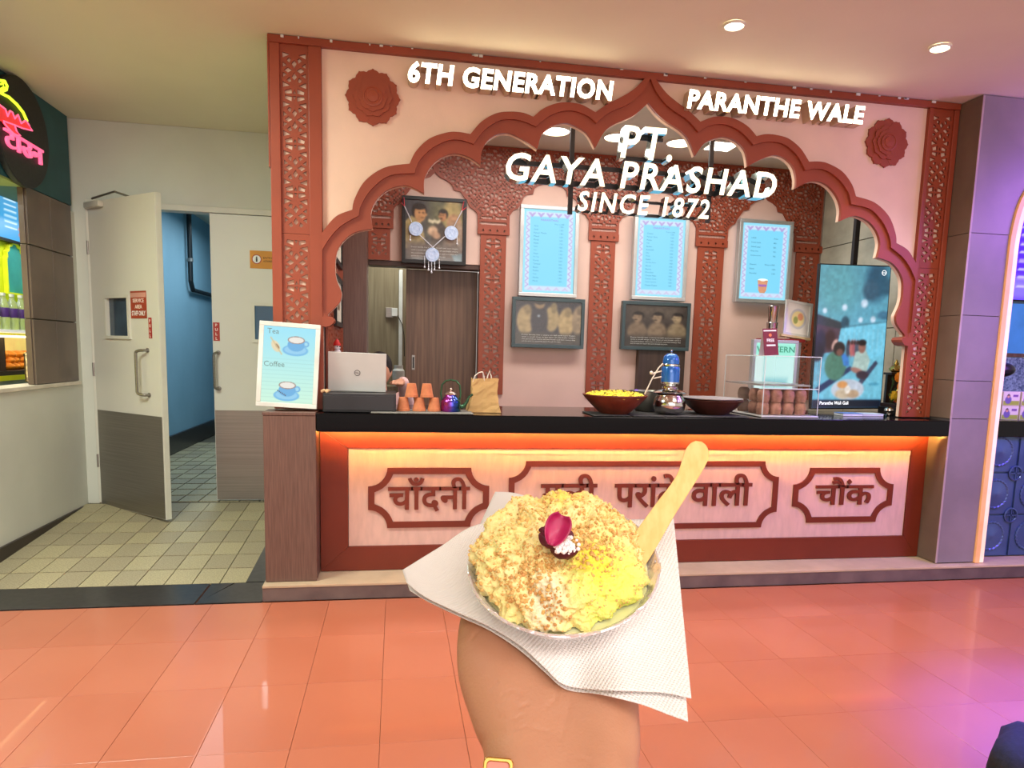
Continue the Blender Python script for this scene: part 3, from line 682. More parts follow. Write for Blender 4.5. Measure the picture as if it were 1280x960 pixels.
def hz(py0, px0): return onY(px0, py0, HY).z
for txt, xa, xb, zt, zb, dep, sp in (('PT.', 776, 841, hz(156, 780), hz(200, 806), 0.085, 1.18), ('GAYA PRASHAD', 632, 972, hz(191, 655), hz(227, 660), 0.085, 1.14), ('SINCE 1872', 722, 887, hz(239, 735), hz(265, 740), 0.07, 1.2)):
    zm = (zt+zb)/2; ym = {'P': 178, 'G': 218, 'S': 255}[txt[0]]
    lit_sign(txt, onY(xa, ym, HY).x, onY(xb, ym, HY).x, zb, zt, None, y=HY, par=hs, sh=0.16, face=M_lit2, side=M_letmir, dep=dep, sp=sp, bold=0.020)
M_rod = mat('black_rod', (34, 26, 24), 0.4)
gx0, gx1 = onY(640, 215, HY).x, onY(965, 235, HY).x; g0, g1 = hz(227, 660), hz(191, 655); s0, s1 = hz(265, 740), hz(239, 735); q0, q1 = hz(200, 806), hz(156, 780)
for x in (onY(716, 175, 4.27).x, onY(890, 195, 4.27).x): MB().box(x-0.013, x+0.013, HY+0.101, HY+0.121, s0, CEIL-0.004).build('hanging_rod', M_rod, hs)
px0, px1 = onY(785, 180, HY).x, onY(835, 185, HY).x; sx0, sx1 = onY(728, 250, HY).x, onY(880, 262, HY).x
for z0, z1, xa, xb in ((g0+0.012, g0+0.042, gx0, gx1), (g1-0.045, g1-0.02, gx0, gx1), (q0+0.015, q0+0.035, px0, px1), (q1-0.05, q1-0.03, px0, px1), (s0+0.010, s0+0.026, sx0, sx1), (s1-0.03, s1-0.015, sx0, sx1)):
    MB().box(xa, xb, HY+0.0865, HY+0.1005, z0, z1).build('support_bar', M_rod, hs)
# ------------------------------------------------------------------ back wall jali columns
BY = 5.753
def jali_col(cx, hw, li, ri, label, shaft_z0=1.02):
    t = thing('jali_column', label, 'column', (cx, BY, shaft_z0), 'pierced columns on the back wall')
    xa, xb = cx-hw, cx+hw
    holes = jali_strip(cx, shaft_z0+0.02, 2.27, 0.00058 if hw > 0.09 else 0.00050, 2.0)
    panel('shaft', [[(xa, shaft_z0), (xb, shaft_z0), (xb, 2.2885), (xa, 2.2885)]]+holes, BY, 0.012, M_red, t)
    cap = [(xa-0.024, 2.289), (xb+0.024, 2.289), (xb+0.024, 2.345), (xa-0.024, 2.345)]
    hl = [[(cx+k*hw*0.55+dx, 2.317+dz) for dx, dz in ((0, -0.012), (0.010, 0), (0, 0.012), (-0.010, 0))] for k in (-1.5, -0.5, 0.5, 1.5)]
    panel('capital', [cap]+hl, BY-0.012, 0.023, M_red, t)
    def half(kind, s, lim):
        if kind == 'cut': return [(cx+s*lim, 2.3455), (cx+s*lim, CEIL-0.004)]
        if kind == 'ogee': pr = [(0.325,2.345),(0.322,2.44),(0.300,2.469),(0.262,2.490),(0.243,2.530),(0.205,2.58),(0.190,2.602),(0.140,2.612),(0.127,2.650),(0.085,2.680),(0.035,2.700),(0.0,2.735)]
        else: pr = [(0.325,2.345),(0.325,2.440),(0.295,2.488),(0.262,2.500),(0.235,2.540),(0.215,2.590),(0.190,2.613),(0.140,2.620),(0.130,2.662),(0.100,2.688),(0.050,2.702),(0.0,2.706)]
        g = lim; k = (lim-hw-0.024)/0.325
        return [(cx+s*(lim-x*k), z) for x, z in pr]+[(cx+s*lim, CEIL-0.004)]
    L = half(li[0], -1, li[1]); Rr = half(ri[0], 1, ri[1])
    outl_ = L+Rr[::-1]
    outl_ = [outl_[0]]+L[1:]+Rr[::-1]
    hs_ = []
    r = 0.112
    for k, (dx, z) in enumerate(((0, 2.78), (-0.225, 2.87), (0.225, 2.87), (0, 2.53), (-0.2, 2.66), (0.2, 2.66), (-0.36, 2.80), (0.36, 2.80))):
        rr = r if abs(dx) < 0.3 else 0.09
        if k in (4, 5): rr = 0.105
        hs_ += rosette(cx+dx, z, rr, 12)
    # keep only holes that stay clear of each other
    kept = []
    def clear(c, h, gap=0.0045):
        for q, g in kept:
            if (c[0]-q[0])**2+(c[1]-q[1])**2 < 0.05**2:
                if min(seg_d(g, x, z) for x, z in h) < gap or min(seg_d(h, x, z) for x, z in g) < gap or point_in(g, c[0], c[1]) or point_in(h, q[0], q[1]): return False
        return True
    for h in keep_holes(outl_, hs_, 0.008):
        c = (sum(x for x, _ in h)/len(h), sum(z for _, z in h)/len(h))
        if clear(c, h, 0.002): kept.append((c, h))
    z = 2.375
    while z < CEIL-0.02:
        x = cx-0.5
        while x < cx+0.5:
            for k_ in (1.0, 0.7):
                h = [(x, z-0.015*k_), (x+0.012*k_, z), (x, z+0.015*k_), (x-0.012*k_, z)]
                if point_in(outl_, x, z) and seg_d(outl_, x, z) > 0.011+0.012*k_ and clear((x, z), h): kept.append(((x, z), h)); break
            x += 0.0145
        z += 0.0145
    panel('spandrel', [outl_]+[h for _, h in kept], BY, 0.012, M_red, t)
jali_col(-0.135, 0.083, ('cut', 0.083), ('ogee', 0.4245), 'pierced terracotta column above the doorway, left of the garlanded photograph', 2.052)
jali_col(0.755, 0.103, ('ogee', 0.4655), ('round', 0.450), 'pierced terracotta column between the garlanded photograph and the first lit menu')
jali_col(1.661, 0.103, ('round', 0.455), ('round', 0.470), 'pierced terracotta column between the first and second lit menus')
jali_col(2.600, 0.118, ('round', 0.468), ('ogee', 0.450), 'pierced terracotta column between the second and third lit menus')
jali_col(3.490, 0.108, ('ogee', 0.439), ('cut', 0.108), 'pierced terracotta column at the right end, behind the screen')
# left side lattice of the kiosk
t = thing('jali_panel', 'pierced terracotta panel on the side wall behind the laptop', 'panel', (-0.38, 4.8, 1.02))
def side_T(me):
    me.transform(Matrix.Translation((-0.385, 0, 0)) @ Matrix.Rotation(PI/2, 4, 'Z'))
me = curve_mesh([[(4.2, 1.05), (5.40, 1.05), (5.40, 2.9), (4.2, 2.9)]]+sum([jali_strip(4.32+k*0.155, 1.08, 1.72, 0.00055, 1.3+0.06*k) for k in range(7)], []), 0.012)
me.transform(Matrix(((0, 0, 1, -0.390), (1, 0, 0, 0), (0, 1, 0, 0), (0, 0, 0, 1)))); me.materials.clear(); me.materials.append(M_red); link('lattice_panel', me, t)
# two small dark frames on it
def wall_photo_side(y0, y1, z0, z1, label):
    t = thing('photo_frame', label, 'picture frame', (-0.37, (y0+y1)/2, z0), 'small frames on the kiosk side wall')
    b = MB(); X0, X1 = -0.383, -0.365; w_ = 0.03
    b.box(X0, X1, y0, y1, z0, z0+w_); b.box(X0, X1, y0, y1, z1-w_, z1); b.box(X0, X1, y0, y0+w_, z0+w_, z1-w_); b.box(X0, X1, y1-w_, y1, z0+w_, z1-w_); b.build('frame', M_black, t)
    MB().box(X0, X0+0.008, y0+w_, y1-w_, z0+w_, z1-w_).build('mount', mat('cream_mount', (214, 206, 186), 0.5), t)
    MB().box(X0+0.0082, X0+0.010, y0+w_+0.16, y1-w_-0.16, z0+w_+0.08, z1-w_-0.08).build('print', mat('sepia_print', (120, 96, 70), 0.4), t)
wall_photo_side(4.60, 5.12, 1.50, 1.82, 'lower small dark framed print on the kiosk side wall')
wall_photo_side(4.60, 5.12, 1.89, 2.24, 'upper small dark framed print on the kiosk side wall')
# ------------------------------------------------------------------ counter
ct = thing('serving_counter', 'long counter with black worktop and terracotta framed pink panel of Hindi lettering', 'counter', (1.5, 4.2, 0.09))
MB().box(-0.420, 3.427, 3.90, 4.61, 0.915, GT-0.001, bev=0.004).build('worktop', M_granite, ct)
MB().box(-0.415, 3.425, 4.11, 4.58, 0.09, 0.914).build('carcass', M_counterpink, ct)
x0, x1, z0, z1 = -0.418, 3.424, 0.092, 0.912; a, b_, c_ = 0.153, 0.110, 0.140
ix0, ix1, iz0, iz1 = x0+a, x1-0.112, z0+c_, z1-b_
for poly in ([(x0, z1), (x1, z1), (ix1, iz1), (ix0, iz1)], [(x0, z0), (ix0, iz0), (ix1, iz0), (x1, z0)], [(x0, z0+.001), (x0, z1-.001), (ix0-.001, iz1-.001), (ix0-.001, iz0+.001)], [(x1, z0+.001), (ix1+.001, iz0+.001), (ix1+.001, iz1-.001), (x1, z1-.001)]):
    MB().prism(poly, 4.066, 4.109).build('frame_board', M_darkred, ct)
MB().box(ix0+.001, ix1-.001, 4.080, 4.1095, iz0+.001, iz1-.001).build('front_panel', M_counterpink, ct)
MB().box(ix0+.002, ix1-.002, 4.074, 4.0798, iz1-0.032, iz1-0.002).build('top_lip', M_counterpink, ct)
# LED strip below the overhang
M_led = mat('led_strip', (255, 190, 110), 0.5, emit=330, ecol=(255, 196, 96), var=0)
MB().box(-0.40, 3.42, 3.948, 3.956, 0.9078, 0.9147).box(-0.40, 3.42, 3.9565, 3.966, 0.9076, 0.9083).build('led_shield', M_black, ct)  # added black shield, keeps the strip out of the floor reflections
MB().box(-0.40, 3.42, 3.9565, 3.9655, 0.9086, 0.9146).build('led_strip', M_led, ct)
def medallion(x0, x1, z0, z1, n, band, words):
    def outline(d):
        pts = []; r = n; X0, X1, Z0, Z1 = x0+d, x1-d, z0+d, z1-d; nn = n; rr = math.hypot(1, 1)
        for cx, cz, a0 in ((x0, z0, 90), (x1, z0, 180), (x1, z1, 270), (x0, z1, 0)):
            R_ = n+d; loc = []
            for k in range(9):
                a = math.radians(a0-90*k/8); px_, pz_ = cx+R_*math.cos(a), cz+R_*math.sin(a); loc.append((min(max(px_, X0), X1), min(max(pz_, Z0), Z1)))
            pts += loc
        out = []
        for p in pts:
            if not out or (abs(p[0]-out[-1][0])+abs(p[1]-out[-1][1])) > 1e-5: out.append(p)
        return out
    md = panel('medallion_frame', [outline(0), outline(band)], 4.070, 0.0095, M_darkred, ct)
    for t_, a0, a1, b0, b1 in words:
        letters(t_, a0, a1, b0, b1, 4.068, 0.011, M_darkred, md, bold=0.016)
medallion(-0.155, 0.542, 0.338, 0.690, 0.108, 0.036, [('चाँदनी', -0.043, 0.429, 0.432, 0.634)])
medallion(0.659, 2.388, 0.305, 0.730, 0.100, 0.034, [('गली', 0.853, 1.200, 0.444, 0.652), ('परांठे', 1.312, 1.720, 0.440, 0.652), ('वाली', 1.800, 2.209, 0.444, 0.652)])
medallion(2.495, 3.205, 0.330, 0.688, 0.108, 0.036, [('चौक', 2.652, 3.062, 0.446, 0.628)])
pd = onY(1062.5, 602.5, 4.068); MB().prism([(pd.x-0.018, pd.z), (pd.x, pd.z-0.018), (pd.x+0.018, pd.z), (pd.x, pd.z+0.018)], 4.068, 4.079).build('letter_dot', M_darkred, [o for o in ct.children if o.name.startswith('medallion_frame')][-1])
# brown low pillar on the left with the stand-up menu
lp = thing('low_pillar', 'brown laminate low pillar carrying the tea and coffee board', 'pillar', (-0.56, 4.0, 0.088))
MB().box(-0.692, -0.4225, 3.902, 4.088, 0.090, 1.000, bev=0.003).build('post', M_brown, lp); MB().box(-0.695, -0.4225, 3.899, 4.088, 1.0005, GT+0.003, bev=0.002).build('cap', M_brown, lp)
MB().box(-0.69, -0.425, 4.09, 4.60, 0.09, 1.0).build('side_panel', M_brown, lp)
struct(MB().box(-0.655, -0.462, 4.165, 5.89, 0.01, CEIL-0.002).build('wall_kiosk_left', M_white), 'outer side of the kiosk wall')
# ------------------------------------------------------------------ right pillar and next stall
arch_in = [(3.66, 0.10), (3.705, 0.923), (3.712, 1.65), (3.712, 2.12), (3.722, 2.26), (3.745, 2.36), (3.80, 2.47), (3.90, 2.57), (4.05, 2.66), (4.30, 2.73), (4.9, 2.75)]
ai = [(3.705, 0.092), (3.705, 2.10)]+catmull([(3.708, 2.16), (3.722, 2.27), (3.752, 2.38), (3.81, 2.48), (3.90, 2.57), (4.05, 2.66), (4.30, 2.73), (4.6, 2.75), (4.9, 2.73), (5.15, 2.66), (5.30, 2.57), (5.39, 2.48), (5.448, 2.38), (5.478, 2.27), (5.492, 2.16)], 3)+[(5.495, 2.10), (5.495, 0.092)]
wrp = struct(panel('wall_right', [[(3.437, 0.092)]+ai+[(5.9, 0.092), (5.9, CEIL-0.003), (3.437, CEIL-0.003)]], 3.915, 0.22, mat('tile_joint', (96, 88, 90), 0.8)), 'tiled pillar and arch of the right stall')
zz = [0.094, 1.028, 1.266, 1.670, 2.164, CEIL-0.005]
for k in range(5):
    z0, z1 = zz[k]+0.002, zz[k+1]-0.002
    edge = [(x, z) for x, z in ai if z0 <= z <= z1 and x < 4.0]
    xr = 3.703
    if k < 4:
        pts = [(3.437, z0), (3.703, z0), (3.703, z1), (3.437, z1)] if z1 < 2.17 else None
        MB().prism(pts, 3.902, 3.9145).build('tile', M_pillar, wrp)
    else:
        c = [p for p in ai if p[1] > z0 and p[0] < 4.55]
        pts = [(3.437, z0), (c[0][0]-0.003, z0)]+[(x-0.003, z+0.002) for x, z in c]+[(4.55, z1), (3.437, z1)]
        panel('tile', [pts], 3.902, 0.0125, M_pillar, wrp)
        c = [p for p in ai if p[1] > z0 and p[0] >= 4.55]
        panel('tile', [[(4.554, z1), (4.554, 2.752)]+[(x+0.003, z+0.002) for x, z in c]+[(5.9, z0), (5.9, z1)]], 3.902, 0.0125, M_pillar, wrp)
for z0, z1 in ((0.094, 0.90), (1.028, 1.266), (1.270, 1.668), (1.672, 2.162), (2.166, CEIL-0.005)):
    MB().box(3.4285, 3.4365, 3.905, 4.095, z0, z1).build('tile', M_pillar_side, wrp)
MB().box(3.425, 3.437, 3.900, 3.9045, 0.094, CEIL-0.006).build('corner_bead', mat('bead_worn', (170, 150, 150), 0.4), wrp)
# lit profile following the arch
b = MB(); ledp = [p for p in ai]
def off(pts, d):
    out = []
    for i, p in enumerate(pts):
        a = pts[max(i-1, 0)]; c = pts[min(i+1, len(pts)-1)]; dx, dz = c[0]-a[0], c[1]-a[1]; l = math.hypot(dx, dz); out.append((p[0]+dz/l*d, p[1]-dx/l*d))
    return out
o1 = off(ledp, 0.0015); o2 = off(ledp, 0.070)
ap = thing('arch_light_profile', 'peach glowing strip lining the arch of the right stall', 'light strip', (3.74, 3.93, 0.09))
panel('profile', [o1+off(ledp, 0.034)[::-1]], 3.888, 0.07, mat('peach_profile', (240, 178, 120), 0.5, emit=0.12, ecol=(255, 186, 120)), ap)
panel('diffuser', [off(ledp, 0.0345)+o2[::-1]], 3.895, 0.06, mat('warm_diffuser', (255, 226, 196), 0.5, emit=0.28, ecol=(255, 206, 160)), ap)
# next stall: counter with embossed blue tiles
rc = thing('stall_counter', 'counter of the right stall with embossed blue panels and black top', 'counter', (4.6, 4.3, 0.09))
M_bl = mat('embossed_blue', (74, 98, 140), 0.3, 0.3, scale=4, rgb2=(56, 78, 122))
MB().box(3.785, 5.42, 4.03, 4.60, 0.092, 0.905).build('carcass', M_bl, rc); MB().box(3.785, 5.45, 3.99, 4.62, 0.906, 1.010, bev=0.003).build('worktop', M_granite, rc)
for i in range(5):
    xl = 3.800+i*0.29-0.145
    for j in range(3):
        zc = 0.235+j*0.285; cxp = xl+0.145+0.125
        pn = MB(); pn.box(max(xl+0.135, 3.79), xl+0.405, 4.018, 4.0295, zc-0.137, zc+0.137, bev=0.003); po = pn.build('panel_tile', M_bl, rc)
        b = MB(); r_ = 0.10; cx_ = (max(xl+0.135, 3.79)+xl+0.405)/2
        b.lathe([(r_, 0), (r_, 0.006), (r_*0.93, 0.009), (r_*0.86, 0.003), (r_*0.3, 0.006), (r_*0.2, 0.010), (0.001, 0.012)], 48, facing(cx_, 4.0175, zc), flute=24, famp=0.03); b.build('fluted_disc', M_bl, po, True)
        b = MB(); cx2, cz2 = xl+0.405+0.0, zc+0.14
        b.lathe([(0.052, 0), (0.052, 0.005), (0.044, 0.008), (0.040, 0.001)], 24, facing(cx2, 4.0150, cz2)); b.box(cx2-0.04, cx2+0.04, 4.0075, 4.0145, cz2-0.004, cz2+0.004); b.box(cx2-0.004, cx2+0.004, 4.0075, 4.0145, cz2-0.04, cz2+0.04)
        b.build('ring_boss', M_bl, po)
# its back: blue wall with screens
bk = struct(MB().box(3.775, 5.9, 5.9, 6.0, 0.0, CEIL-0.003).build('wall_right', mat('stall_blue_wall', (96, 130, 170), 0.6)), 'back wall of the right stall')
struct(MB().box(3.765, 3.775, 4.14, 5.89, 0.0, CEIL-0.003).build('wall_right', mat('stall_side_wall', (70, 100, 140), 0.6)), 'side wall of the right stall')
ms = thing('menu_screen', 'violet lit menu screen inside the right stall arch', 'screen', (4.75, 5.0, 2.0))
MB().box(4.36, 5.6, 4.95, 4.99, 1.88, 2.62, bev=0.004).build('casing', M_black, ms)
def fn(U, V, c):
    c[:] = (60, 20, 225); P_rect(c, U, V, 0, 0.75, 1, 1, (96, 80, 220), 0.1)
    for k in range(9): P_rect(c, U, V, 0.03, 0.12+k*0.09, 0.20+0.05*(k % 3), 0.145+k*0.09, (150, 140, 250), 0.01); P_rect(c, U, V, 0.36, 0.12+k*0.09, 0.44, 0.145+k*0.09, (150, 140, 250), 0.01)
picture('display', facing(4.37, 4.9485, 1.89), 1.22, 0.72, 60, 50, fn, attr_mat('screen_emit_violet', 1.5), ms)
o = MB().box(4.30, 5.6, 4.96, 4.985, 1.47, 1.86).build('panel', mat('sky_blue_panel', (70, 150, 205), 0.4, emit=0.15)); recentre(o); tag(o, 'sky blue panel below the violet screen in the right stall', 'panel')
o = MB().box(4.22, 5.6, 4.96, 4.985, 1.44, 1.468).build('rail', M_wood); recentre(o); tag(o, 'brown wooden rail under the sky blue panel', 'rail')
o = MB().box(4.15, 5.6, 4.97, 4.985, 1.06, 1.438).build('panel', mat('patterned_teal', (160, 190, 200), 0.5, scale=60, rgb2=(70, 96, 120))); recentre(o); tag(o, 'speckled teal and white panel low in the right stall', 'panel')
def product(x, z, label):
    t = thing('product_box', label, 'box', (x, 4.12, z), 'product boxes on the right stall counter')
    MB().box(x-0.065, x+0.065, 4.08, 4.16, z, z+0.092, bev=0.001).build('carton', mat('carton_cream', (222, 216, 190), 0.5), t)
    def f2(U, V, c):
        c[:] = (214, 206, 190); P_rect(c, U, V, 0, 0.66, 1, 1, (150, 170, 60), 0.05); P_ell(c, U, V, 0.3, 0.6, 0.2, 0.3, (104, 90, 150)); P_ell(c, U, V, 0.3, 0.3, 0.1, 0.16, (70, 54, 60)); P_ell(c, U, V, 0.3, 0.36, 0.07, 0.1, (210, 160, 130)); P_rect(c, U, V, 0.58, 0.2, 0.9, 0.36, (110, 60, 140), 0.03)
    picture('print', facing(x-0.062, 4.0785, z+0.003), 0.124, 0.086, 26, 20, f2, attr_mat('print_matte', 0, 0.5), t)
for i, nmx in enumerate(('left', 'middle', 'right')):
    for k in range(2): product(4.03+i*0.142, GT-0.003+k*0.094, ('%s cream carton in the %s row on the right stall counter' % (('lower', 'second layer')[k], nmx)).replace('second layer', 'upper'))
o = MB(); o.sphere((4.12, 4.30, 1.34), 0.09, 12, 8, (1.2, 1, 0.6)); o.lathe([(0.02, 1.01), (0.02, 1.3)], 8, Matrix.Translation((4.12, 4.30, 0))); o = o.build('lamp_head', M_black, None, True); o.name = 'desk_lamp'; recentre(o); tag(o, 'dark rounded lamp behind the cartons in the right stall', 'lamp')

# ------------------------------------------------------------------ lit menus on the back wall
MY = 5.69
M_scr = attr_mat('lit_menu_print', 0.66)
M_menuink = mat('menu_ink', (70, 130, 160), 0.6, emit=0.1)
def border(U, V, c, wd, ht, n):
    m = 0.05
    P_rect(c, U, V, 0.045, 0.045/ (ht/wd), 0.955, 1-0.045/(ht/wd), (206, 226, 250), 0.01)
    P_rect(c, U, V, 0.125, 0.085, 0.875, 0.915, (128, 218, 252), 0.02)
    a = ht/wd
    for k in range(5):
        x = 0.16+k*0.17
        for d, w_ in ((0.055, 0.012), (0.03, 0.008)):
            P_line(c, U, V, x-d, 0.045, x, 0.045+d*0.75, w_, (176, 150, 214), 0.8, a); P_line(c, U, V, x+d, 0.045, x, 0.045+d*0.75, w_, (176, 150, 214), 0.8, a)
            P_line(c, U, V, x-d, 0.965, x, 0.965-d*0.55, w_, (206, 196, 232), 0.8, a); P_line(c, U, V, x+d, 0.965, x, 0.965-d*0.55, w_, (206, 196, 232), 0.8, a)
    for k in range(12):
        z = 0.11+k*0.072
        for s, xx in ((1, 0.055), (-1, 0.945)):
            P_line(c, U, V, xx, z-0.028, xx+s*0.055, z, 0.010, (186, 164, 220), 0.8, a); P_line(c, U, V, xx, z+0.028, xx+s*0.055, z, 0.010, (186, 164, 220), 0.8, a)
def menu(x0, x1, z0, z1, rows, label, head='PARANTHAS', cup=False):
    t = thing('menu_board', label, 'menu', ((x0+x1)/2, MY, z0), 'lit menus on the back wall'); w_ = 0.030
    b = MB(); b.box(x0, x1, MY-0.02, MY+0.04, z0, z0+w_, bev=0.003); b.box(x0, x1, MY-0.02, MY+0.04, z1-w_, z1, bev=0.003); b.box(x0, x0+w_, MY-0.02, MY+0.04, z0+w_, z1-w_, bev=0.003); b.box(x1-w_, x1, MY-0.02, MY+0.04, z0+w_, z1-w_, bev=0.003)
    b.build('frame', M_alu, t)
    W, H = x1-x0-2*w_, z1-z0-2*w_
    def fn(U, V, c): c[:] = (150, 226, 250); border(U, V, c, W, H, 5)
    dp = picture('lit_panel', facing(x0+w_, MY-0.006, z0+w_), W, H, 110, 160, fn, M_scr, t)
    T = facing(x0+w_, MY-0.0068, z0+w_)
    if not cup:
        print_text(head, T, 0.016, mat('menu_violet', (130, 110, 190), 0.6, emit=0.1), dp, W/2, H*0.865, 0, center=True, width=W*0.34)
        print_text('Price in INR', T, 0.011, M_menuink, dp, W*0.60, H*0.825)
        n = len(rows)
        for i, r in enumerate(rows):
            z = H*0.795-i*H*0.66/(n-1); print_text(r, T, 0.0125, M_menuink, dp, W*0.20, z); print_text(str(120+10*(i % 7))+'/-', T, 0.0125, M_menuink, dp, W*0.70, z)
    else:
        for i, (r, p) in enumerate((('LASSI', 'Price'), ('Sweet Lassi', '80/-'), ('Salted Lassi', '80/-'), ('Mango Lassi', '90/-'), ('Strawberry Lassi', '90/-'), ('', ''), ('Dessert', 'Price in INR'), ('Rabdi', '120/-'), ('Rasmalai', '110/-'))):
            if r: z = H*0.80-i*H*0.058; print_text(r, T, 0.013, M_menuink, dp, W*0.20, z); print_text(p, T, 0.013, M_menuink, dp, W*(0.52 if i == 6 else 0.68), z)
        Tc = T; cu = MB()
        c1 = (W*0.5, H*0.13)
        cu.prism([(W*0.39, H*0.255), (W*0.61, H*0.255), (W*0.585, H*0.12), (W*0.55, H*0.085), (W*0.45, H*0.085), (W*0.415, H*0.12)], -0.0008, -0.0002, Tc @ Matrix(((1,0,0,0),(0,0,1,0),(0,-1,0,0),(0,0,0,1))))
        cu.build('cup_picture', mat('printed_clay_cup', (206, 150, 120), 0.6, emit=0.25), dp)
        cu = MB(); 
        cu.lathe([(W*0.11, 0.0006), (0.0001, 0.0010)], 20, Tc @ Matrix.Translation((W*0.5, H*0.255, 0)) @ Matrix.Diagonal((1, 0.3, 1, 1))); cu.build('cup_top_picture', mat('printed_foam', (220, 250, 240), 0.6, emit=0.4), dp)
        cu = MB(); cu.prism([(W*0.41, H*0.20), (W*0.59, H*0.20), (W*0.58, H*0.17), (W*0.42, H*0.17)], -0.0012, -0.0009, Tc @ Matrix(((1,0,0,0),(0,0,1,0),(0,-1,0,0),(0,0,0,1)))); cu.build('cup_band_picture', mat('printed_violet', (160, 110, 190), 0.6, emit=0.2), dp)
    return t
R1 = ['Aloo', 'Gobi', 'Paneer Masala', 'Mixed', 'Mooli', 'Methi', 'Papad', 'Gajar', 'Matar', 'Mix Veg', 'Karela', 'Tamatar', 'Besan', 'Pudina', 'Pyaaz', 'Nimbu', 'Mirch']
R2 = ['Cheese', 'Paneer Aloo', 'Mewa', 'Kaju', 'Badam', 'Kishmish', 'Dal', 'Khoya', 'Rabdi', 'Mix Pyaz Paneer', 'Bhindi', 'Banana', 'Khurchan', 'Cheese Naan', 'Cheese Corn', 'Cheese Capsicum', 'Cheese Paneer']
menu(0.955, 1.432, 1.815, 2.522, R1, 'lit blue menu of paranthas nearest the garlanded photograph')
menu(1.895, 2.362, 1.825, 2.510, R2, 'lit blue menu of paranthas right under the figures 1872')
menu(2.808, 3.292, 1.840, 2.522, [], 'lit blue menu of lassi with a clay cup picture at the bottom', cup=True)
# ------------------------------------------------------------------ framed photographs
M_pf = attr_mat('photo_print', 0, 0.25, 0.3)
M_frm = mat('slate_frame', (62, 78, 82), 0.35, 0.2)
M_cap = mat('caption_print', (206, 206, 200), 0.5)
def photo(x0, x1, z0, z1, fn, label, frm, nx=110, ny=84, lines=4, y=5.69, grp='framed photographs on the back wall'):
    t = thing('photo_frame', label, 'picture frame', ((x0+x1)/2, y, z0), grp); w_ = 0.028
    b = MB(); b.box(x0, x1, y-0.012, y+0.035, z0, z0+w_, bev=0.002); b.box(x0, x1, y-0.012, y+0.035, z1-w_, z1, bev=0.002); b.box(x0, x0+w_, y-0.012, y+0.035, z0+w_, z1-w_, bev=0.002); b.box(x1-w_, x1, y-0.012, y+0.035, z0+w_, z1-w_, bev=0.002); b.build('frame', frm, t)
    W, H = x1-x0-2*w_, z1-z0-2*w_; pc = picture('photograph', facing(x0+w_, y-0.002, z0+w_), W, H, nx, ny, fn, M_pf, t, blur=5, grain=0.16)
    txt = ('Every family has a story to tell and ours began', 'with a small shop in the lane of old Delhi where', 'the paranthas were served fresh and hot every day', 'and the taste has stayed the same through the years')
    for k in range(lines): print_text(txt[k % 4], facing(x0+w_, y-0.0028, z0+w_), 0.011, M_cap, pc, W*0.10, H*(0.20-0.05*k), width=W*(0.82 if k < 3 else 0.6))
    return t
def face_blob(c, U, V, x, y, r, skin, hair, look=1, mous=False, asp=1.0):
    ry = r*1.25*asp
    P_ell(c, U, V, x-look*r*0.12, y-ry*0.28, r*1.12, ry*0.95, hair, 0.12); P_ell(c, U, V, x, y, r*0.86, ry, skin, 0.12); P_ell(c, U, V, x-look*r*0.1, y-ry*0.80, r*0.95, ry*0.36, hair, 0.2)
    P_ell(c, U, V, x+look*r*0.88, y+ry*0.12, r*0.18, ry*0.16, skin, 0.3); d = tuple(v*0.55 for v in skin)
    P_ell(c, U, V, x+look*r*0.45, y-ry*0.10, r*0.17, ry*0.06, hair, 0.4); P_ell(c, U, V, x-look*r*0.12, y-ry*0.10, r*0.15, ry*0.06, hair, 0.4)
    P_ell(c, U, V, x+look*r*0.35, y+ry*0.48, r*0.32, ry*(0.10 if mous else 0.06), hair if mous else d, 0.4)
def ph1(U, V, c):
    c[:] = (62, 62, 66); P_rect(c, U, V, 0.45, 0, 1, 0.5, (122, 122, 74), 0.4, 0.8); P_ell(c, U, V, 0.82, 0.25, 0.16, 0.35, (170, 150, 96), 0.5, 0, 0.8)
    P_poly(c, U, V, [(0, 0.36), (0.10, 0.26), (0.26, 0.36), (0.32, 0.55), (0.36, 0.82), (0, 0.82)], (160, 142, 96)); face_blob(c, U, V, 0.25, 0.22, 0.115, (186, 138, 92), (26, 20, 20), 1)
    P_poly(c, U, V, [(0.46, 0.42), (0.62, 0.34), (0.72, 0.46), (0.70, 0.8), (0.44, 0.8)], (66, 58, 52)); face_blob(c, U, V, 0.645, 0.24, 0.075, (160, 112, 76), (24, 20, 20), -1, True)
    P_ell(c, U, V, 0.84, 0.34, 0.12, 0.14, (170, 130, 96), 0.4); P_ell(c, U, V, 0.88, 0.62, 0.2, 0.28, (150, 128, 108), 0.4)
    for k in range(7): P_ell(c, U, V, 0.41+0.03*k, 0.33+0.01*(k % 3), 0.02, 0.03, (214, 204, 170), 0.5)
    P_ell(c, U, V, 0.47, 0.50, 0.09, 0.08, (188, 158, 128), 0.4, -0.5); P_ell(c, U, V, 0.53, 0.57, 0.08, 0.06, (170, 136, 108), 0.4, 0.4)
    P_rect(c, U, V, 0, 0.70, 1, 1, (106, 96, 88), 0.12); P_poly(c, U, V, [(0.80, 0.90), (1, 0.86), (1, 1), (0.86, 1)], (110, 130, 136))
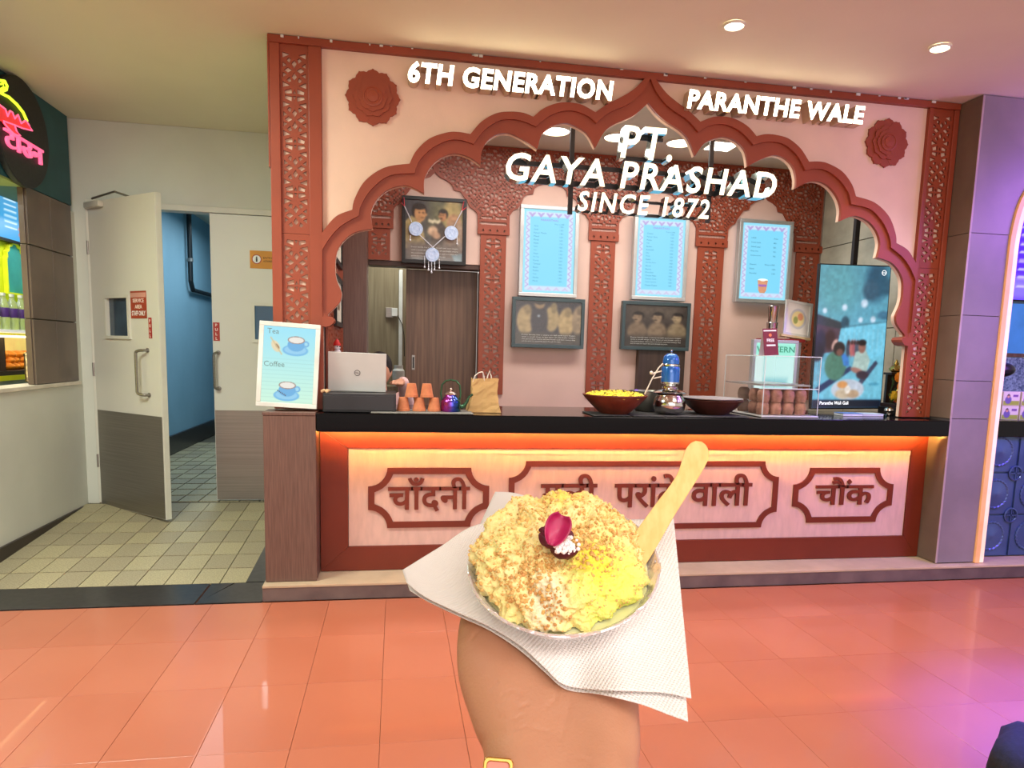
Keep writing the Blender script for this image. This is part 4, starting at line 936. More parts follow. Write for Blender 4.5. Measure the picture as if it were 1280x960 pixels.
def ph2(U, V, c):
    c[:] = (34, 32, 40)
    for x, y, rx, ry, col in ((0.15, 0.32, 0.13, 0.34, (152, 132, 92)), (0.55, 0.26, 0.11, 0.30, (146, 128, 88)), (0.77, 0.36, 0.12, 0.36, (160, 138, 94)), (0.95, 0.30, 0.09, 0.34, (128, 110, 84))):
        P_ell(c, U, V, x, y+0.14, rx, ry, col, 0.2); P_ell(c, U, V, x+0.03, y-0.12, rx*0.45, 0.12, tuple(v*0.8 for v in col), 0.3)
    P_ell(c, U, V, 0.36, 0.42, 0.13, 0.40, (36, 34, 42), 0.2); P_ell(c, U, V, 0.36, 0.06, 0.08, 0.12, (140, 116, 84), 0.2); P_ell(c, U, V, 0.36, 0.0, 0.09, 0.08, (24, 22, 24), 0.2)
    P_ell(c, U, V, 0.35, 0.34, 0.02, 0.03, (170, 190, 200), 0.5); P_rect(c, U, V, 0, 0.74, 1, 1, (62, 56, 46), 0.1)
def ph3(U, V, c):
    c[:] = (50, 44, 42); P_rect(c, U, V, 0.1, 0, 0.9, 0.3, (86, 76, 66), 0.4)
    for x, col in ((0.20, (132, 112, 92)), (0.52, (140, 120, 98)), (0.84, (150, 132, 104))):
        P_ell(c, U, V, x, 0.66, 0.16, 0.26, tuple(v*0.86 for v in col), 0.25); face_blob(c, U, V, x, 0.30, 0.085, col, (34, 28, 26), -1, x < 0.7, 1.1)
    P_rect(c, U, V, 0, 0.74, 1, 1, (58, 52, 48), 0.12)
g = photo(0.036, 0.532, 2.030, 2.532, ph1, 'large black framed photograph of men with a garland hung over it', M_black, 120, 120)
photo(0.910, 1.508, 1.408, 1.808, ph2, 'slate framed sepia photograph below the first lit menu', M_frm)
photo(1.826, 2.420, 1.416, 1.812, ph3, 'slate framed photograph of three faces below the second lit menu', M_frm)
# garland with three discs
gl = thing('garland', 'silver bead garland with three pale blue woven discs over the photograph', 'garland', (0.28, 5.66, 2.0))
M_bead = mat('pale_bead', (214, 214, 220), 0.4, 0.3); M_disc = mat('pale_blue_weave', (168, 192, 228), 0.6, scale=60, rgb2=(200, 214, 240), bump=0.5, bscale=120); M_redthread = mat('red_thread', (190, 60, 70), 0.6)
gy = 5.662
def gp(px, py): p = onY(490+px/9.145, 240+py/9.143, gy); return p
cs = [gp(272, 422), gp(678, 470), gp(460, 718)]
for a, b_ in (((145, 165), (222, 335)), ((320, 495), (462, 628)), ((600, 512), (470, 628)), ((708, 395), (800, 215))):
    p, q = gp(*a), gp(*b_); n = int((q-p).length/0.009); b = MB()
    for k in range(n+1): b.sphere(p.lerp(q, k/n), 0.0050, 6, 4)
    b.build('bead_strand', M_bead, gl, True)
for a, b_ in (((145, 165), (135, 60)), ((800, 215), (822, 105)), ((145, 165), (105, 120)), ((800, 215), (850, 175))): MB().tube([gp(*a), gp(*b_)], 0.0035, 6).build('red_thread', M_redthread, gl)
for c in cs:
    b = MB(); b.lathe([(0.001, 0), (0.050, 0), (0.054, 0.005), (0.050, 0.010), (0.042, 0.008), (0.034, 0.011), (0.024, 0.008), (0.001, 0.011)], 28, facing(c.x, c.y+0.004, c.z)); b.build('woven_disc', M_disc, gl, True)
for (a, b_) in (((208, 500), (208, 548)), ((745, 505), (745, 595)), ((372, 735), (372, 860)), ((418, 800), (418, 890)), ((452, 805), (452, 918)), ((487, 800), (487, 890)), ((540, 770), (540, 870))):
    p, q = gp(*a), gp(*b_); b = MB(); n = max(3, int((q-p).length/0.009))
    for k in range(n+1): b.sphere(p.lerp(q, k/n), 0.0048 if k < n else 0.0085, 6, 4)
    b.build('bead_drop', M_bead, gl, True)
# ------------------------------------------------------------------ tea and coffee board on the low pillar
tb = thing('menu_board', 'leaning aluminium framed tea and coffee board on the low brown pillar', 'menu', (-0.57, 4.0, GT+0.006))
ht, wd = 0.455, 0.315; tilt = math.radians(-6)
TT = Matrix.Translation((-0.742, 3.965, GT+0.0075)) @ Matrix.Rotation(math.radians(4), 4, 'Y') @ Matrix.Rotation(tilt, 4, 'X') @ RX
TT = Matrix.Translation((-0.738, 3.962, GT+0.030)) @ Matrix.Rotation(math.radians(2.6), 4, 'Y') @ Matrix.Rotation(tilt, 4, 'X') @ RX
b = MB(); w_ = 0.024
for (a0, a1, c0, c1) in ((0, wd, 0, w_), (0, wd, ht-w_, ht), (0, w_, w_, ht-w_), (wd-w_, wd, w_, ht-w_)): b.box(a0, a1, c0, c1, -0.016, 0.003, TT, bev=0.002)
b.build('frame', mat('white_frame', (206, 206, 200), 0.4, 0.1), tb); MB().box(w_, wd-w_, w_, ht-w_, -0.016, -0.006, TT).build('backing', M_black, tb)
def fteas(U, V, c):
    k = V[..., None]; c[:] = np.array((150, 226, 248))*(1-k)+np.array((205, 246, 222))*k
    for z in np.linspace(0.42, 0.98, 12): P_rect(c, U, V, 0, z, 1, z+0.005, (150, 196, 190), 0.006, 0.5)
    for cx_, cy_, s in ((0.63, 0.20, 1.0), (0.50, 0.80, 1.0)):
        P_ell(c, U, V, cx_-0.01, cy_+0.10*s, 0.25, 0.075, (110, 186, 232), 0.1); P_ell(c, U, V, cx_-0.01, cy_+0.095*s, 0.21, 0.055, (142, 206, 240), 0.1)
        P_ell(c, U, V, cx_+0.19, cy_+0.01, 0.065, 0.042, (110, 180, 226), 0.1); P_ell(c, U, V, cx_+0.19, cy_+0.01, 0.035, 0.022, (160, 220, 240), 0.1)
        P_ell(c, U, V, cx_, cy_+0.03, 0.165, 0.085, (96, 174, 226), 0.08); P_ell(c, U, V, cx_, cy_-0.035, 0.165, 0.05, (150, 120, 110), 0.08); P_ell(c, U, V, cx_, cy_-0.035, 0.145, 0.040, (236, 232, 224), 0.1)
    P_ell(c, U, V, 0.24, 0.26, 0.10, 0.06, (228, 214, 178), 0.2, 0.6); P_ell(c, U, V, 0.27, 0.26, 0.05, 0.02, (140, 110, 80), 0.3, 0.6); P_line(c, U, V, 0.14, 0.15, 0.36, 0.36, 0.012, (214, 190, 140), 0.9, 1.4)
    for k in range(6): P_ell(c, U, V, 0.32+0.03*k, 0.84+0.012*k, 0.012, 0.009, (60, 50, 60), 0.3)
pn = picture('lit_panel', TT @ Matrix.Translation((w_, w_, 0.001)), wd-2*w_, ht-2*w_, 90, 130, fteas, attr_mat('lit_tea_print', 0.62), tb)
M_gink = mat('grey_blue_ink', (96, 120, 122), 0.6)
print_text('Tea', TT @ Matrix.Translation((0, 0, 0.0016)), 0.028, M_gink, pn, w_+0.018, ht-w_-0.040); print_text('Coffee', TT @ Matrix.Translation((0, 0, 0.0016)), 0.028, M_gink, pn, w_+0.008, ht*0.475)
b = MB(); b.box(0.13, 0.18, 0.03, 0.30, -0.030, -0.0165, TT); b.build('prop', M_black, tb)
# ------------------------------------------------------------------ cash drawer, laptop, cashier
cd = thing('cash_drawer', 'black cash drawer under the laptop', 'box', (-0.2, 4.15, GT))
MB().box(-0.392, 0.000, 3.965, 4.33, GT+0.001, 1.117, bev=0.004).build('body', mat('black_drawer', (34, 34, 38), 0.35, var=0.1), cd); MB().box(-0.386, -0.010, 3.9575, 3.9645, GT+0.012, 1.105, bev=0.002).build('front', MATS['black_drawer'], cd)
lt = thing('laptop', 'open silver laptop seen from behind on the black cash drawer', 'laptop', (-0.2, 4.15, 1.118))
M_lap = mat('silver_lid', (196, 198, 196), 0.4, 0.3, var=0.02)
T = Matrix.Translation((-0.376, 4.10, 1.122)) @ Matrix.Rotation(math.radians(1.0), 4, 'Y') @ Matrix.Rotation(math.radians(8), 4, 'X') @ RX
LW, LH = 0.318, 0.222
MB().box(0, LW, 0.002, LH, -0.006, 0.0, T, bev=0.003).build('lid', M_lap, lt)
MB().box(0.01, LW-0.01, 0.008, LH-0.008, -0.0075, -0.0062, T).build('display', M_black, lt)
MB().box(-0.376, -0.376+LW, 4.105, 4.315, 1.1185, 1.131, bev=0.003).build('base', M_lap, lt)
b = MB(); b.lathe([(0.0135, 0.0002), (0.0165, 0.0002), (0.0165, 0.0014), (0.0135, 0.0014)], 28, T @ Matrix.Translation((LW/2, LH*0.49, 0))); lg = b.build('logo_ring', mat('logo_grey', (84, 88, 92), 0.3, 0.6), lt)
print_text('DELL', T @ Matrix.Translation((0, 0, 0.0006)), 0.0065, MATS['logo_grey'], lg, LW/2, LH*0.49-0.0032, center=True, bold=0.03, width=0.021)
cs_ = thing('person', 'dark haired cashier in a pale pink sleeve half hidden behind the laptop', 'person', (-0.02, 4.75, 0.12))
M_skin = mat('skin_cashier', (206, 150, 120), 0.5, sss=0.1); M_hair = mat('black_hair', (22, 18, 18), 0.5, scale=80, rgb2=(34, 28, 26), bump=0.6, bscale=150); M_shirt = mat('pale_pink_shirt', (226, 190, 186), 0.8, bump=0.3)
b = MB(); V3 = Vector
hx_, hy_, hz_ = -0.108, 4.79, 1.222
b.sphere((hx_, hy_, hz_), 0.085, 20, 14, (0.86, 1.0, 1.18)); b.sphere((hx_, hy_-0.035, hz_-0.055), 0.052, 16, 10, (0.95, 0.9, 1.0)); b.sphere((hx_, hy_-0.092, hz_-0.012), 0.013, 10, 8, (0.8, 1.2, 1.4))
for s in (-1, 1): b.sphere((hx_+s*0.074, hy_+0.0, hz_-0.01), 0.018, 8, 8, (0.4, 0.9, 1.4))
limb(b, [(V3((hx_, hy_+0.02, hz_-0.07)), 0.045), (V3((hx_, hy_+0.03, hz_-0.17)), 0.05)])
rx_ = 0.105
for s, hand in ((1, (0.012, 4.46, 1.158)), (-1, (-0.22, 4.44, 1.145))):
    limb(b, [(V3((hx_+s*0.17, hy_+0.03, hz_-0.20)), 0.05), (V3((hx_+s*0.205, hy_-0.02, hz_-0.32)), 0.04), (V3((hand[0]+s*0.03, hand[1]+0.10, hand[2]+0.0)), 0.028), (V3(hand), 0.024)])
    for k in range(4):
        fx = hand[0]-s*0.030+s*0.019*k
        limb(b, [(V3((fx*0.5+hand[0]*0.5, hand[1]-0.005, hand[2]+0.004)), 0.014), (V3((fx, hand[1]-0.045, hand[2]+0.010)), 0.0095), (V3((fx-0.004, hand[1]-0.072, hand[2]-0.004)), 0.0082)], 8)
    limb(b, [(V3(hand), 0.014), (V3((hand[0]-s*0.035, hand[1]-0.01, hand[2]+0.002)), 0.011), (V3((hand[0]-s*0.045, hand[1]-0.035, hand[2]-0.002)), 0.009)], 8)
limb(b, [(V3((hx_-0.13, hy_+0.04, hz_-0.23)), 0.075), (V3((hx_+0.13, hy_+0.04, hz_-0.23)), 0.075)]); limb(b, [(V3((hx_-0.06, hy_+0.05, hz_-0.27)), 0.11), (V3((hx_-0.05, hy_+0.07, hz_-0.72)), 0.11)]); limb(b, [(V3((hx_+0.06, hy_+0.05, hz_-0.27)), 0.11), (V3((hx_+0.05, hy_+0.07, hz_-0.72)), 0.11)])
for s in (-1, 1): limb(b, [(V3((hx_+s*0.09, hy_+0.08, 0.56)), 0.085), (V3((hx_+s*0.12, hy_-0.0, 0.56)), 0.07), (V3((hx_+s*0.12, hy_-0.04, 0.54)), 0.06), (V3((hx_+s*0.12, hy_+0.02, 0.20)), 0.04), (V3((hx_+s*0.12, hy_-0.06, 0.145)), 0.035)])
remeshed('body', b, 0.0055, M_skin, cs_, 3)
b = MB(); b.sphere((hx_, hy_+0.016, hz_+0.022), 0.094, 20, 14, (0.90, 0.98, 1.12)); b.sphere((hx_, hy_-0.05, hz_+0.07), 0.05, 12, 8, (1.1, 0.7, 0.6)); hr = remeshed('hair', b, 0.008, M_hair, cs_, 4)
# clothing: slightly larger sleeves and shirt
b = MB()
for s, hand in ((1, (0.012, 4.46, 1.158)), (-1, (-0.22, 4.44, 1.145))): limb(b, [(V3((hx_+s*0.15, hy_+0.03, hz_-0.20)), 0.066), (V3((hx_+s*0.205, hy_-0.02, hz_-0.32)), 0.052), (V3((hand[0]+s*0.03, hand[1]+0.085, hand[2]+0.0)), 0.038)])
limb(b, [(V3((hx_-0.13, hy_+0.04, hz_-0.235)), 0.085), (V3((hx_+0.13, hy_+0.04, hz_-0.235)), 0.085)]); limb(b, [(V3((hx_-0.06, hy_+0.05, hz_-0.29)), 0.125), (V3((hx_-0.05, hy_+0.07, hz_-0.70)), 0.125)]); limb(b, [(V3((hx_+0.06, hy_+0.05, hz_-0.29)), 0.125), (V3((hx_+0.05, hy_+0.07, hz_-0.70)), 0.125)])
remeshed('shirt', b, 0.010, M_shirt, cs_, 3)
b = MB()
for s in (-1, 1): limb(b, [(V3((hx_+s*0.07, hy_+0.08, 0.56)), 0.105), (V3((hx_+s*0.12, hy_-0.0, 0.56)), 0.085), (V3((hx_+s*0.12, hy_-0.04, 0.54)), 0.072), (V3((hx_+s*0.12, hy_+0.02, 0.22)), 0.055)])
remeshed('trousers', b, 0.010, mat('dark_trousers', (40, 42, 54), 0.8), cs_, 3)
b = MB(); st_ = thing('stool', 'black stool behind the counter under the cashier', 'stool', (-0.108, 4.90, 0.10)); MB().lathe([(0.001, 0.40), (0.16, 0.40), (0.17, 0.415), (0.16, 0.435), (0.001, 0.435)], 24, Matrix.Translation((-0.108, 4.90, 0))).build('seat', M_black, st_, True)
for k in range(4): a = PI/4+k*PI/2; MB().tube([(-0.108+0.11*math.cos(a), 4.90+0.11*math.sin(a), 0.40), (-0.108+0.17*math.cos(a), 4.90+0.17*math.sin(a), 0.102)], 0.011, 8).build('leg', M_steel, st_)
# small toy and odds behind the laptop
ty = thing('figurine', 'tiny white figurine with a red cap behind the laptop', 'figurine', (-0.335, 4.36, GT+0.06))
bz = 1.318; bx = -0.345; by = 4.36
b = MB(); b.sphere((bx, by, bz+0.012), 0.024, 14, 10, (1, 1, 1.0)); b.sphere((bx, by, bz+0.048), 0.019, 14, 10); b.build('body', mat('toy_white', (226, 220, 226), 0.5), ty, True)
MB().lathe([(0.022, 0), (0.021, 0.010), (0.012, 0.028), (0.001, 0.040)], 14, Matrix.Translation((bx-0.002, by, bz+0.058))).build('cap', mat('toy_red', (200, 40, 40), 0.6), ty, True)
b = MB(); b.sphere((bx+0.016, by-0.012, bz+0.052), 0.004, 6, 5); b.sphere((bx+0.003, by-0.019, bz+0.052), 0.0035, 6, 5); b.sphere((bx+0.027, by, bz+0.0), 0.010, 8, 6); b.sphere((bx-0.027, by, bz+0.0), 0.010, 8, 6); b.build('dark_trim', M_black, ty)
MB().lathe([(0.001, GT+0.001), (0.03, GT+0.001), (0.03, GT+0.006), (0.006, GT+0.01), (0.006, 1.31), (0.001, 1.31)], 12, Matrix.Translation((bx, by, 0))).build('stand', M_black, ty)
for i, (x, lab) in enumerate(((-0.386, 'crumpled cream paper scrap left of the laptop'),)):
    b = MB(); rnd = random.Random(5)
    for k in range(9): b.sphere((x+rnd.uniform(-.012, .03), 4.0+rnd.uniform(-.012, .02), 1.125+rnd.uniform(0, .006)), rnd.uniform(.006, .010), 5, 4)
    o = b.build('paper_scrap', mat('cream_scrap', (206, 170, 130), 0.8)); recentre(o); tag(o, lab, 'paper')
# ------------------------------------------------------------------ tray, cup pyramid, kettle, paper bag
mt = MB().box(-0.135, 0.425, 3.915, 4.16, GT+0.0008, GT+0.008, bev=0.003).build('slate_tray', mat('speckled_grey_slate', (96, 96, 92), 0.6, scale=150, rgb2=(140, 138, 130))); recentre(mt); tag(mt, 'speckled grey slate under the clay cups and kettle', 'tray')
kz = GT+0.0085
def kulhad(nm, lab, grp, loc, up=True, m=M_clay, s=1.0):
    t = thing(nm, lab, 'cup', loc, grp)
    prof = [(0.001, 0), (0.026, 0), (0.027, 0.006), (0.031, 0.028), (0.036, 0.058), (0.039, 0.072), (0.041, 0.078), (0.040, 0.082), (0.037, 0.080), (0.034, 0.060), (0.028, 0.02), (0.001, 0.014)]
    prof = [(r*s, z*s) for r, z in prof]
    Tm = Matrix.Translation(loc) if up else Matrix.Translation((loc[0], loc[1], loc[2]+0.082*s)) @ Matrix.Rotation(PI, 4, 'X')
    MB().lathe(prof, 24, Tm).build('cup_body', m, t, True)
    MB().lathe([(0.0385*s, 0.066*s), (0.0405*s, 0.069*s), (0.0385*s, 0.072*s)], 24, Tm).build('rim_band', m, t, True)
    return t
k0 = kulhad('clay_cup', 'upside down terracotta cup, bottom row left of the pyramid', 'pyramid of terracotta cups', (0.040, 4.03, kz), False, M_clay, 0.93)
for x, z, lab in ((0.128, kz, 'upside down terracotta cup, bottom row middle of the pyramid'), (0.212, kz, 'upside down terracotta cup, bottom row right beside the kettle'), (0.085, kz+0.078, 'upside down terracotta cup, top left of the pyramid'), (0.170, kz+0.078, 'upside down terracotta cup, top right of the pyramid')):
    copy_thing(k0, (x, 4.03, z), lab)
kt = thing('kettle', 'small rainbow purple steel kettle beside the clay cup pyramid', 'kettle', (0.305, 4.03, kz))
M_ket = D.materials.new('rainbow_steel'); M_ket.use_nodes = True; N = M_ket.node_tree.nodes; L = M_ket.node_tree.links; b_ = N['Principled BSDF']
tc = N.new('ShaderNodeTexCoord'); sxx_ = N.new('ShaderNodeSeparateXYZ'); cr = N.new('ShaderNodeValToRGB'); mr = N.new('ShaderNodeMapRange'); L.new(tc.outputs['Object'], sxx_.inputs[0]); L.new(sxx_.outputs['X'], mr.inputs[0]); mr.inputs[1].default_value = -0.06; mr.inputs[2].default_value = 0.06; L.new(mr.outputs[0], cr.inputs[0])
cr.color_ramp.elements[0].position = 0.0; cr.color_ramp.elements[0].color = (*lin((120, 40, 120)), 1); cr.color_ramp.elements[1].position = 1.0; cr.color_ramp.elements[1].color = (*lin((50, 110, 70)), 1)
for p, c in ((0.3, (170, 60, 150)), (0.55, (70, 80, 190)), (0.75, (40, 70, 130))): e = cr.color_ramp.elements.new(p); e.color = (*lin(c), 1)
L.new(cr.outputs[0], b_.inputs['Base Color']); b_.inputs['Metallic'].default_value = 0.9; b_.inputs['Roughness'].default_value = 0.22
Tk = Matrix.Translation((0.305, 4.03, kz))
MB().lathe([(0.001, 0), (0.055, 0), (0.057, 0.004), (0.057, 0.052), (0.054, 0.062), (0.044, 0.076), (0.034, 0.086), (0.032, 0.094), (0.001, 0.094)], 32, Tk).build('kettle_body', M_ket, kt, True)
MB().lathe([(0.033, 0.0945), (0.034, 0.098), (0.022, 0.110), (0.006, 0.114), (0.005, 0.120), (0.010, 0.126), (0.006, 0.132), (0.001, 0.133)], 24, Tk).build('lid', mat('violet_steel', (190, 160, 150), 0.25, 0.8), kt, True)
b = MB(); b.tube([Tk @ Vector(p) for p in ((-0.050, 0, 0.060), (-0.056, 0, 0.100), (-0.050, 0, 0.150), (-0.030, 0, 0.172), (0, 0, 0.178), (0.030, 0, 0.172), (0.050, 0, 0.150), (0.056, 0, 0.100), (0.050, 0, 0.060))], 0.0055, 8); b.build('handle', mat('green_steel', (70, 110, 84), 0.25, 0.8), kt, True)
b = MB(); b.tube([Tk @ Vector(p) for p in ((0.045, 0, 0.025), (0.075, 0, 0.030), (0.092, 0, 0.055), (0.105, 0, 0.085), (0.125, 0, 0.098))], [0.014, 0.012, 0.009, 0.0075, 0.0065], 10); b.build('spout', MATS['green_steel'], kt, True)
bg = thing('paper_bag', 'open brown paper carry bag with white rope handles beside the kettle', 'bag', (0.50, 4.12, GT))
M_bag = mat('kraft_paper', (188, 152, 98), 0.8, var=0.05, bump=0.5, bscale=18)
me = D.meshes.new('bag'); rnd = random.Random(3); vs_ = []; fs_ = []; nu, nv = 28, 10
for j in range(nv+1):
    v = j/nv
    for i in range(nu):
        a = i/nu*4; sd_ = int(a); f = a-sd_; cn = [(-1, -1), (1, -1), (1, 1), (-1, 1)]; p, q = cn[sd_], cn[(sd_+1) % 4]
        x = p[0]+(q[0]-p[0])*f; y = p[1]+(q[1]-p[1])*f
        w1 = 0.098-0.020*v; d1_ = 0.055*(1-v*0.55); pin = 0.012*math.sin(v*PI)*(1 if abs(x) > 0.99 else 0)
        vs_.append((0.502+x*(w1-pin)+v*0.006+rnd.uniform(-.003, .003), 4.12+y*d1_+rnd.uniform(-.003, .003), GT+0.001+v*(0.188+0.010*math.sin(a*2.2))+ (rnd.uniform(-.002, .002) if j else 0)))
for j in range(nv):
    for i in range(nu): k = (i+1) % nu; fs_.append((j*nu+i, j*nu+k, (j+1)*nu+k, (j+1)*nu+i))
fs_.append(tuple(range(nu))[::-1])
me.from_pydata(vs_, [], fs_); me.materials.append(M_bag); o = link('bag_body', me, bg); mo = o.modifiers.new('s', 'SOLIDIFY'); mo.thickness = 0.0012
for s in (-1, 1):
    y = 4.12+s*0.022
    b = MB(); b.tube([(0.435, y, 1.185), (0.448, y, 1.225), (0.470, y-0.004, 1.243), (0.492, y-0.005, 1.248)] if s < 0 else [(0.52, y, 1.185), (0.528, y, 1.225), (0.537, y, 1.252), (0.548, y, 1.225), (0.553, y, 1.185)], 0.0038, 8); b.build('rope_handle', mat('white_rope', (226, 216, 204), 0.8), bg, True)
b = MB(); b.tube([(0.492, 4.093, 1.248), (0.50, 4.095, 1.22), (0.505, 4.098, 1.185)], 0.0038, 8); b.build('rope_handle', MATS['white_rope'], bg, True)
# ------------------------------------------------------------------ bowls, pot, cloth
ch_ = tag(recentre(MB().box(1.36, 2.08, 3.925, 4.40, GT+0.0006, GT+0.005, bev=0.002).build('cloth', mat('dark_grey_cloth', (74, 74, 72), 0.9, scale=40, rgb2=(54, 54, 54), bump=0.6))), 'dark grey cloth under the steel pot and bowls', 'cloth')
ch2 = tag(recentre(MB().box(1.12, 1.345, 3.93, 4.20, GT+0.0006, GT+0.005, bev=0.002).build('cloth', MATS['dark_grey_cloth'])), 'dark grey cloth under the bowl of yellow rice', 'cloth')
cz_ = GT+0.006
bw = thing('clay_bowl', 'wide brown clay bowl heaped with yellow rice', 'bowl', (1.285, 4.07, cz_))
MB().lathe([(0.001, 0), (0.085, 0), (0.092, 0.006), (0.150, 0.060), (0.185, 0.098), (0.193, 0.108), (0.192, 0.114), (0.184, 0.113), (0.150, 0.075), (0.08, 0.02), (0.001, 0.018)], 48, Matrix.Translation((1.285, 4.07, cz_))).build('bowl_body', M_bowl, bw, True)
rc_ = thing('yellow_rice', 'bright yellow rice with dark specks heaped in the clay bowl', 'food', (1.285, 4.07, cz_+0.100))
def mound(cx, cy, cz, r, h, m, nm, parent, n=60, amp=0.004, fr=40):
    b = MB(); pr = []; 
    from mathutils import noise
    for j in range(17):
        t_ = j/16; rr = r*math.sin(t_*PI/2+1e-4); pr.append((max(rr, 1e-4), h*math.cos(t_*PI/2)))
    b.lathe(pr[::-1], n, Matrix.Translation((cx, cy, cz)))
    b.v = [(x+noise.noise((x*fr, y*fr, z*fr))*amp, y+noise.noise((y*fr+9, x*fr, z*fr))*amp, z+noise.noise((z*fr, x*fr+5, y*fr))*amp) for x, y, z in b.v]
    return b.build(nm, m, parent, True, 180)
mound(1.285, 4.07, cz_+0.098, 0.181, 0.036, mat('saffron_rice', (232, 222, 40), 0.6, scale=90, rgb2=(214, 190, 30), bump=1.0, bscale=220), 'rice_heap', rc_, 72, 0.008, 60)
b = MB(); rnd = random.Random(11)
for k in range(260):
    a = rnd.uniform(0, 2*PI); r = 0.17*math.sqrt(rnd.random()); z = cz_+0.098+0.036*math.sqrt(max(0, 1-(r/0.181)**2)); b.sphere((1.285+r*math.cos(a), 4.07+r*math.sin(a), z+0.003), rnd.uniform(0.003, 0.006), 5, 4, (1.3, 1, .7))
b.mi = 0; tag(b.build('rice_grains', mat('rice_grain', (244, 236, 90), 0.6, scale=70, rgb2=(170, 140, 40)), rc_), kind='stuff')
b = MB()
for k in range(34):
    a = rnd.uniform(0, 2*PI); r = 0.15*math.sqrt(rnd.random()); z = cz_+0.098+0.036*math.sqrt(max(0, 1-(r/0.181)**2)); b.sphere((1.285+r*math.cos(a), 4.07+r*math.sin(a), z+0.008), 0.004, 5, 4, (1.4, 1, .8))
tag(b.build('dark_specks', mat('clove_brown', (70, 50, 30), 0.7), rc_), kind='stuff')
b2 = thing('clay_bowl', 'wide dark clay bowl covered with a grey lid left of the acrylic case', 'bowl', (1.925, 4.10, cz_))
MB().lathe([(0.001, 0), (0.09, 0), (0.096, 0.005), (0.150, 0.045), (0.180, 0.080), (0.188, 0.088), (0.183, 0.092), (0.17, 0.086), (0.1, 0.02), (0.001, 0.016)], 48, Matrix.Translation((1.93, 4.12, cz_))).build('bowl_body', mat('dark_glazed_clay', (70, 36, 28), 0.3, var=0.1), b2, True)
lid = MB().lathe([(0.001, 0.094), (0.165, 0.094), (0.186, 0.097), (0.187, 0.101), (0.165, 0.101), (0.10, 0.106), (0.001, 0.106)], 48, Matrix.Translation((1.925, 4.12, cz_))).build('lid', mat('grey_lid', (152, 148, 146), 0.4, 0.3), b2, True)
hp_ = thing('steel_pot', 'round polished steel pot with a wide flat lid', 'pot', (1.625, 4.06, cz_))
Tp = Matrix.Translation((1.625, 4.06, cz_))
MB().lathe([(0.001, 0), (0.055, 0), (0.078, 0.010), (0.094, 0.035), (0.098, 0.060), (0.092, 0.090), (0.080, 0.108), (0.078, 0.116), (0.082, 0.120), (0.076, 0.121), (0.07, 0.11), (0.001, 0.10)], 48, Tp).build('pot_body', M_steelp, hp_, True)
MB().lathe([(0.001, 0.1225), (0.075, 0.1225), (0.104, 0.128), (0.106, 0.131), (0.080, 0.143), (0.050, 0.150), (0.046, 0.158), (0.001, 0.158)], 48, Tp).build('lid', M_steelp, hp_, True)
bl = thing('blue_flask', 'glossy blue cylinder with a chrome band standing on the steel pot lid', 'dispenser', (1.625, 4.06, cz_+0.159))
M_bluep = mat('gloss_blue', (28, 96, 176), 0.18, 0.2, coat=0.6, var=0.04)
Tb = Matrix.Translation((1.622, 4.06, cz_+0.1585))
MB().lathe([(0.001, 0), (0.044, 0), (0.046, 0.008), (0.036, 0.012), (0.036, 0.024), (0.001, 0.024)], 32, Tb).build('chrome_base', M_steelp, bl, True)
MB().lathe([(0.050, 0.0245), (0.055, 0.028), (0.055, 0.036), (0.001, 0.036)], 32, Tb).build('lower_ring', M_steelp, bl, True)
MB().lathe([(0.001, 0.0365), (0.056, 0.0365), (0.056, 0.118), (0.052, 0.128), (0.001, 0.128)], 32, Tb).build('lower_body', M_bluep, bl, True)
MB().lathe([(0.050, 0.1285), (0.0525, 0.131), (0.0525, 0.140), (0.050, 0.143), (0.001, 0.143)], 32, Tb).build('chrome_band', M_steelp, bl, True)
MB().lathe([(0.050, 0.1435), (0.050, 0.165), (0.044, 0.188), (0.030, 0.202), (0.012, 0.207), (0.001, 0.207)], 32, Tb).build('dome', M_bluep, bl, True)
MB().lathe([(0.004, 0.2075), (0.004, 0.214), (0.009, 0.221), (0.006, 0.229), (0.001, 0.231)], 12, Tb).build('knob', M_steelp, bl, True)
b = MB(); b.tube([Tb @ Vector(p) for p in ((-0.050, 0, 0.145), (-0.075, 0.0, 0.120), (-0.115, 0.0, 0.05), (-0.155, 0.0, -0.04))], 0.0042, 8); b.build('white_lever', mat('ivory_plastic', (226, 214, 196), 0.4), bl, True)
b = MB(); b.tube([Tb @ Vector(p) for p in ((-0.056, 0, 0.10), (-0.115, 0, 0.082))], 0.0045, 8); b.sphere(Tb @ Vector((-0.12, 0, 0.088)), 0.011, 10, 8); b.tube([Tb @ Vector(p) for p in ((-0.056, 0, 0.065), (-0.105, 0, 0.055))], 0.004, 8); b.build('side_tap', MATS['ivory_plastic'], bl, True)
gj = thing('mixing_bowl', 'steel mixing bowl with a rolled rim behind the round pot', 'bowl', (1.56, 4.26, cz_))
MB().lathe([(0.001, 0), (0.06, 0), (0.085, 0.03), (0.10, 0.08), (0.104, 0.125), (0.108, 0.128), (0.102, 0.130), (0.098, 0.12), (0.08, 0.03), (0.001, 0.01)], 36, Matrix.Translation((1.555, 4.28, cz_))).build('bowl_body', mat('dull_steel', (150, 150, 140), 0.3, 0.8), gj, True)
